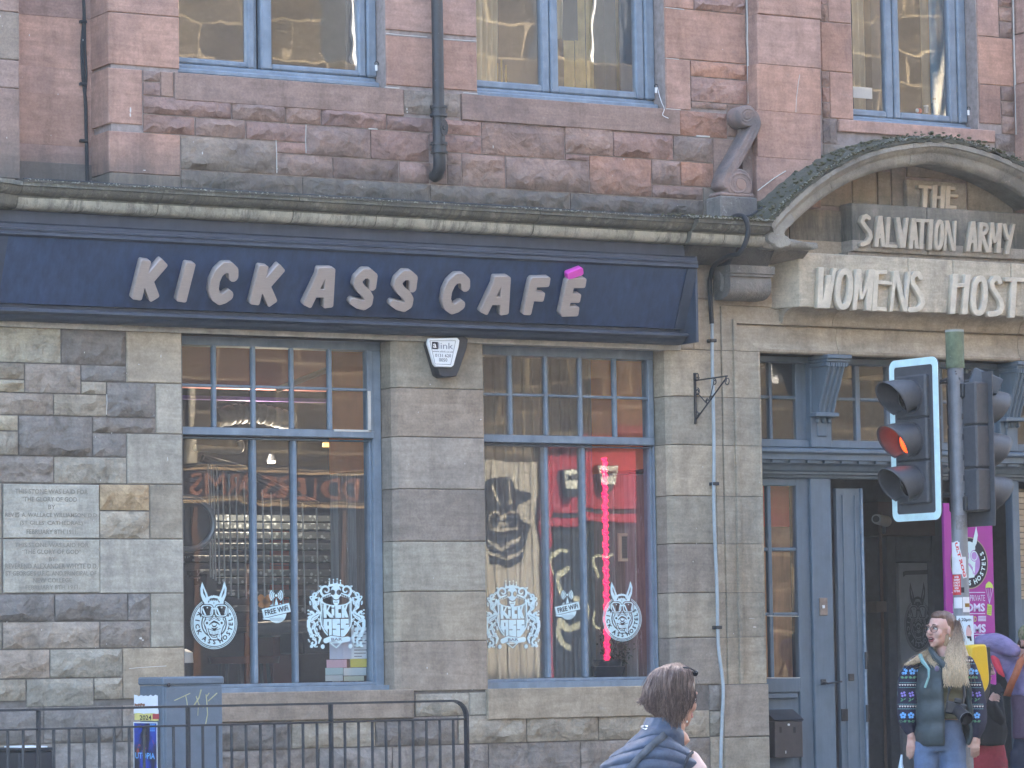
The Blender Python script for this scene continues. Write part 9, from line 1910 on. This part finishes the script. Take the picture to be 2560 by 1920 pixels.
ph_ = empty('phone', FD.M @ pD(2040, 1140, -.2), 'dark phone held out to the right by the person in black', 'phone'); bm = bmesh.new(); mbox(bm, -.035, .035, -.004, .004, -.075, .075, .003); bmesh.ops.transform(bm, matrix=Matrix.Translation(FD.M @ pD(2042, 1140, -.19)) @ rz @ Matrix.Rotation(R_(62), 4, 'Y') @ Matrix.Rotation(R_(60), 4, 'X'), verts=bm.verts); bmobj('case', bm, flat('dark phone', (.05, .055, .065), .25), ph_)
# ================================================================ THIN SUMMER HAZE
hz = box('haze', -68, 108, -88, 88, -2.2, 13.2); hz.data.materials.clear(); hm = D.materials.new('haze'); hm.use_nodes = True; hn = hm.node_tree; hn.nodes.clear()
pv_ = hn.nodes.new('ShaderNodeVolumePrincipled'); pv_.inputs['Color'].default_value = (.80, .89, 1.0, 1); pv_.inputs['Density'].default_value = .00055; pv_.inputs['Anisotropy'].default_value = .2
ho = hn.nodes.new('ShaderNodeOutputMaterial'); hn.links.new(pv_.outputs[0], ho.inputs['Volume']); hz.data.materials.append(hm); props(hz, kind='stuff')
# ================================================================ SMALL MARKS AND GROWTH
CK = M_['caulk']
def pointing(i, pts, r, Y=-.004, parent=None, m=None, name='pointing'):
    return tubeobj(name, [Q(i, u, v, Y) for u, v in pts], r, m or CK, parent or wall, 5)
pointing(3, [(428, -60), (430, 60), (434, 160), (432, 260), (437, 380), (436, 470), (441, 560), (441, 668)], .0065); pointing(3, [(2141, -60), (2146, 200), (2152, 420), (2158, 640), (2163, 880)], .007, Y=-.006)
for i, pts, r in ((2, [(296, 214), (380, 224), (560, 238)], .004), (2, [(665, 250), (760, 258), (878, 264)], .004), (2, [(288, 560), (380, 568)], .005), (2, [(792, 597), (884, 604)], .005), (2, [(2092, 48), (2212, 62)], .005), (2, [(2095, 374), (2180, 382)], .004), (2, [(2098, 700), (2190, 706)], .005), (1, [(1775, 900), (1779, 1000), (1780, 1112)], .005), (1, [(1968, 800), (1966, 890), (1968, 985)], .004), (2, [(183, 828), (240, 832)], .007),
                  (3, [(745, 722), (748, 640), (760, 540), (770, 480)], .003), (3, [(105, 876), (190, 880)], .010), (4, [(686, 890), (688, 940), (684, 1020)], .0045), (7, [(830, 1008), (900, 1000), (1070, 990)], .003), (3, [(500, 1225), (560, 1180), (600, 1150), (680, 1100)], .006)):
    pointing(i, pts, r*.7, Y=PY-.004 if i == 3 and pts[0][0] in (745, 500) else -.001)
for pts in ([(0, 1), (0, 0)],): pass
for (i, u0, u1, v0, v1, Y) in ((5, 180, 200, 868, 1130, .152), (4, 2150, 2212+80, 1117, 1129, .152)):
    if i == 4: a, b = Q(4, 2150, v0, Y), Q(5, 200, 1130, Y); box('putty', a.x, b.x, .150, .164, b.z-.003, b.z+.012, CK, wall)
    else: a, b = Q(i, u0, v0, Y), Q(i, u1, v1, Y); box('putty', a.x, b.x, .150, .164, b.z, a.z, CK, wall)
for pts in ([(560, 668), (700, 670), (768, 671)], [(769, 672), (773, 860), (777, 1064)], [(560, 1066), (700, 1067), (777, 1065)]): pointing(9, pts, .003, Y=.266, parent=dl, name='putty')
rgm = random.Random(21)
def clumps(name, pts, n, smin, smax, m, jit, parent):
    bm = bmesh.new()
    for k in range(n):
        f = rgm.random()*(len(pts)-1); i = int(f); p = pts[i].lerp(pts[min(i+1, len(pts)-1)], f-i)+Vector((rgm.uniform(-1, 1)*jit[0], rgm.uniform(-1, 1)*jit[1], rgm.uniform(-.3, 1)*jit[2])); s_ = rgm.uniform(smin, smax)
        g = bmesh.ops.create_icosphere(bm, subdivisions=1, radius=s_); bmesh.ops.transform(bm, matrix=Matrix.Translation(p) @ Matrix.Rotation(rgm.uniform(0, 6), 4, 'Z') @ Matrix.Diagonal((rgm.uniform(.8, 1.8), 1, rgm.uniform(.4, .8), 1)), verts=g['verts'])
    o = bmobj(name, bm, m, parent); o['kind'] = 'stuff'; return o
hpth = []
for i in range(2, len(path)-2):
    t_ = (path[i+1]-path[i-1]).normalized(); nn = Vector((-t_.z, 0, t_.x)); nn = nn if nn.z > 0 else -nn
    hpth.append(path[i]+nn*.03+Vector((0, HY+.0, 0)))
MS = soot_variant('moss clump', (.075, .08, .04), (.11, .10, .055), 14, (.30, .31, .25)); LI = soot_variant('pale lichen', (.42, .42, .36), (.30, .30, .25), 20)
clumps('moss_clumps', hpth, 520, .004, .013, MS, (.01, .02, .012), hood); clumps('lichen', hpth, 420, .003, .008, LI, (.012, .012, .014), hood)
hp2 = [p+Vector((0, .2, .03)) for p in hpth]; clumps('moss_clumps', hp2, 420, .006, .018, MS, (.02, .18, .02), hood)
ldg = [Vector((XC0+(xr1-XC0)*k/12, CF-.015, c_top+.004)) for k in range(13)]
clumps('lichen', ldg, 260, .003, .0075, LI, (.1, .008, .008), corn); clumps('moss_clumps', [Vector((XC1-.3, CF-.05, c_top+.012)), Vector((xr1, CF-.06, c_top+.02))], 150, .004, .011, MS, (.02, .03, .012), corn)
clumps('lichen', [Vector((XC1-.1, CF-.065, c_top+.008)), Vector((xr1, CF-.065, c_top+.012))], 130, .004, .010, LI, (.02, .01, .008), corn)
# droppings, chips and paint flecks on the stone
bm = bmesh.new(); fl_ = [(1, 840, 705, 5, 22), (1, 838, 740, 4, 14), (1, 1302, 985, 3, 10), (1, 930, 1095, 9, 3), (1, 890, 1202, 8, 3), (4, 1035, 645, 4, 10), (4, 893, 697, 4, 3), (4, 485, 1187, 7, 8), (4, 1078, 1305, 3, 14), (7, 905, 812, 8, 7), (7, 918, 824, 7, 5), (5, 580, 825, 4, 4), (5, 905, 1052, 5, 4), (8, 560, 1002, 3, 9), (8, 690, 1040, 3, 6), (2, 430, 700, 4, 9), (2, 432, 720, 4, 6), (2, 985, 945, 3, 12), (2, 1825, 1025, 4, 7), (2, 325, 912, 3, 4), (6, 320, 1255, 8, 3), (6, 500, 1330, 16, 2.5), (9, 510, 155, 12, 4), (9, 480, 740, 12, 5), (9, 340, 1370, 3, 8), (9, 460, 685, 22, 1.8), (3, 770, 500, 4, 12), (5, 1118, 545, 10, 2)]
for i, u, v, a, b in fl_:
    c = Q(i, u, v, -.045 if i in (1, 7) else -.012); n = 7; bm.faces.new([bm.verts.new(c+Vector((a*.0013*math.cos(k*6.283/n)*rgm.uniform(.7, 1.2), 0, b*.0011*math.sin(k*6.283/n)*rgm.uniform(.7, 1.2)))) for k in range(n)])
for k in range(170):
    u, v = rgm.uniform(0, 1900), rgm.uniform(0, 1750); q = P(u, v, -.03)
    if any(a-.02 < q.x < b+.02 and c-.05 < q.z < d+.05 for a, b, c, d in (W1, W2, U1, U2, U3, DOOR)) or 3.6 < q.z < 4.6 or q.x < 8.2: continue
    s_ = rgm.uniform(.0015, .0035); n = 5; bm.faces.new([bm.verts.new(q+Vector((s_*math.cos(j*6.283/n), 0, s_*rgm.uniform(1, 2.5)*math.sin(j*6.283/n)))) for j in range(n)])
o = bmobj('white_flecks', bm, M_['caulk'], B); o['kind'] = 'stuff'
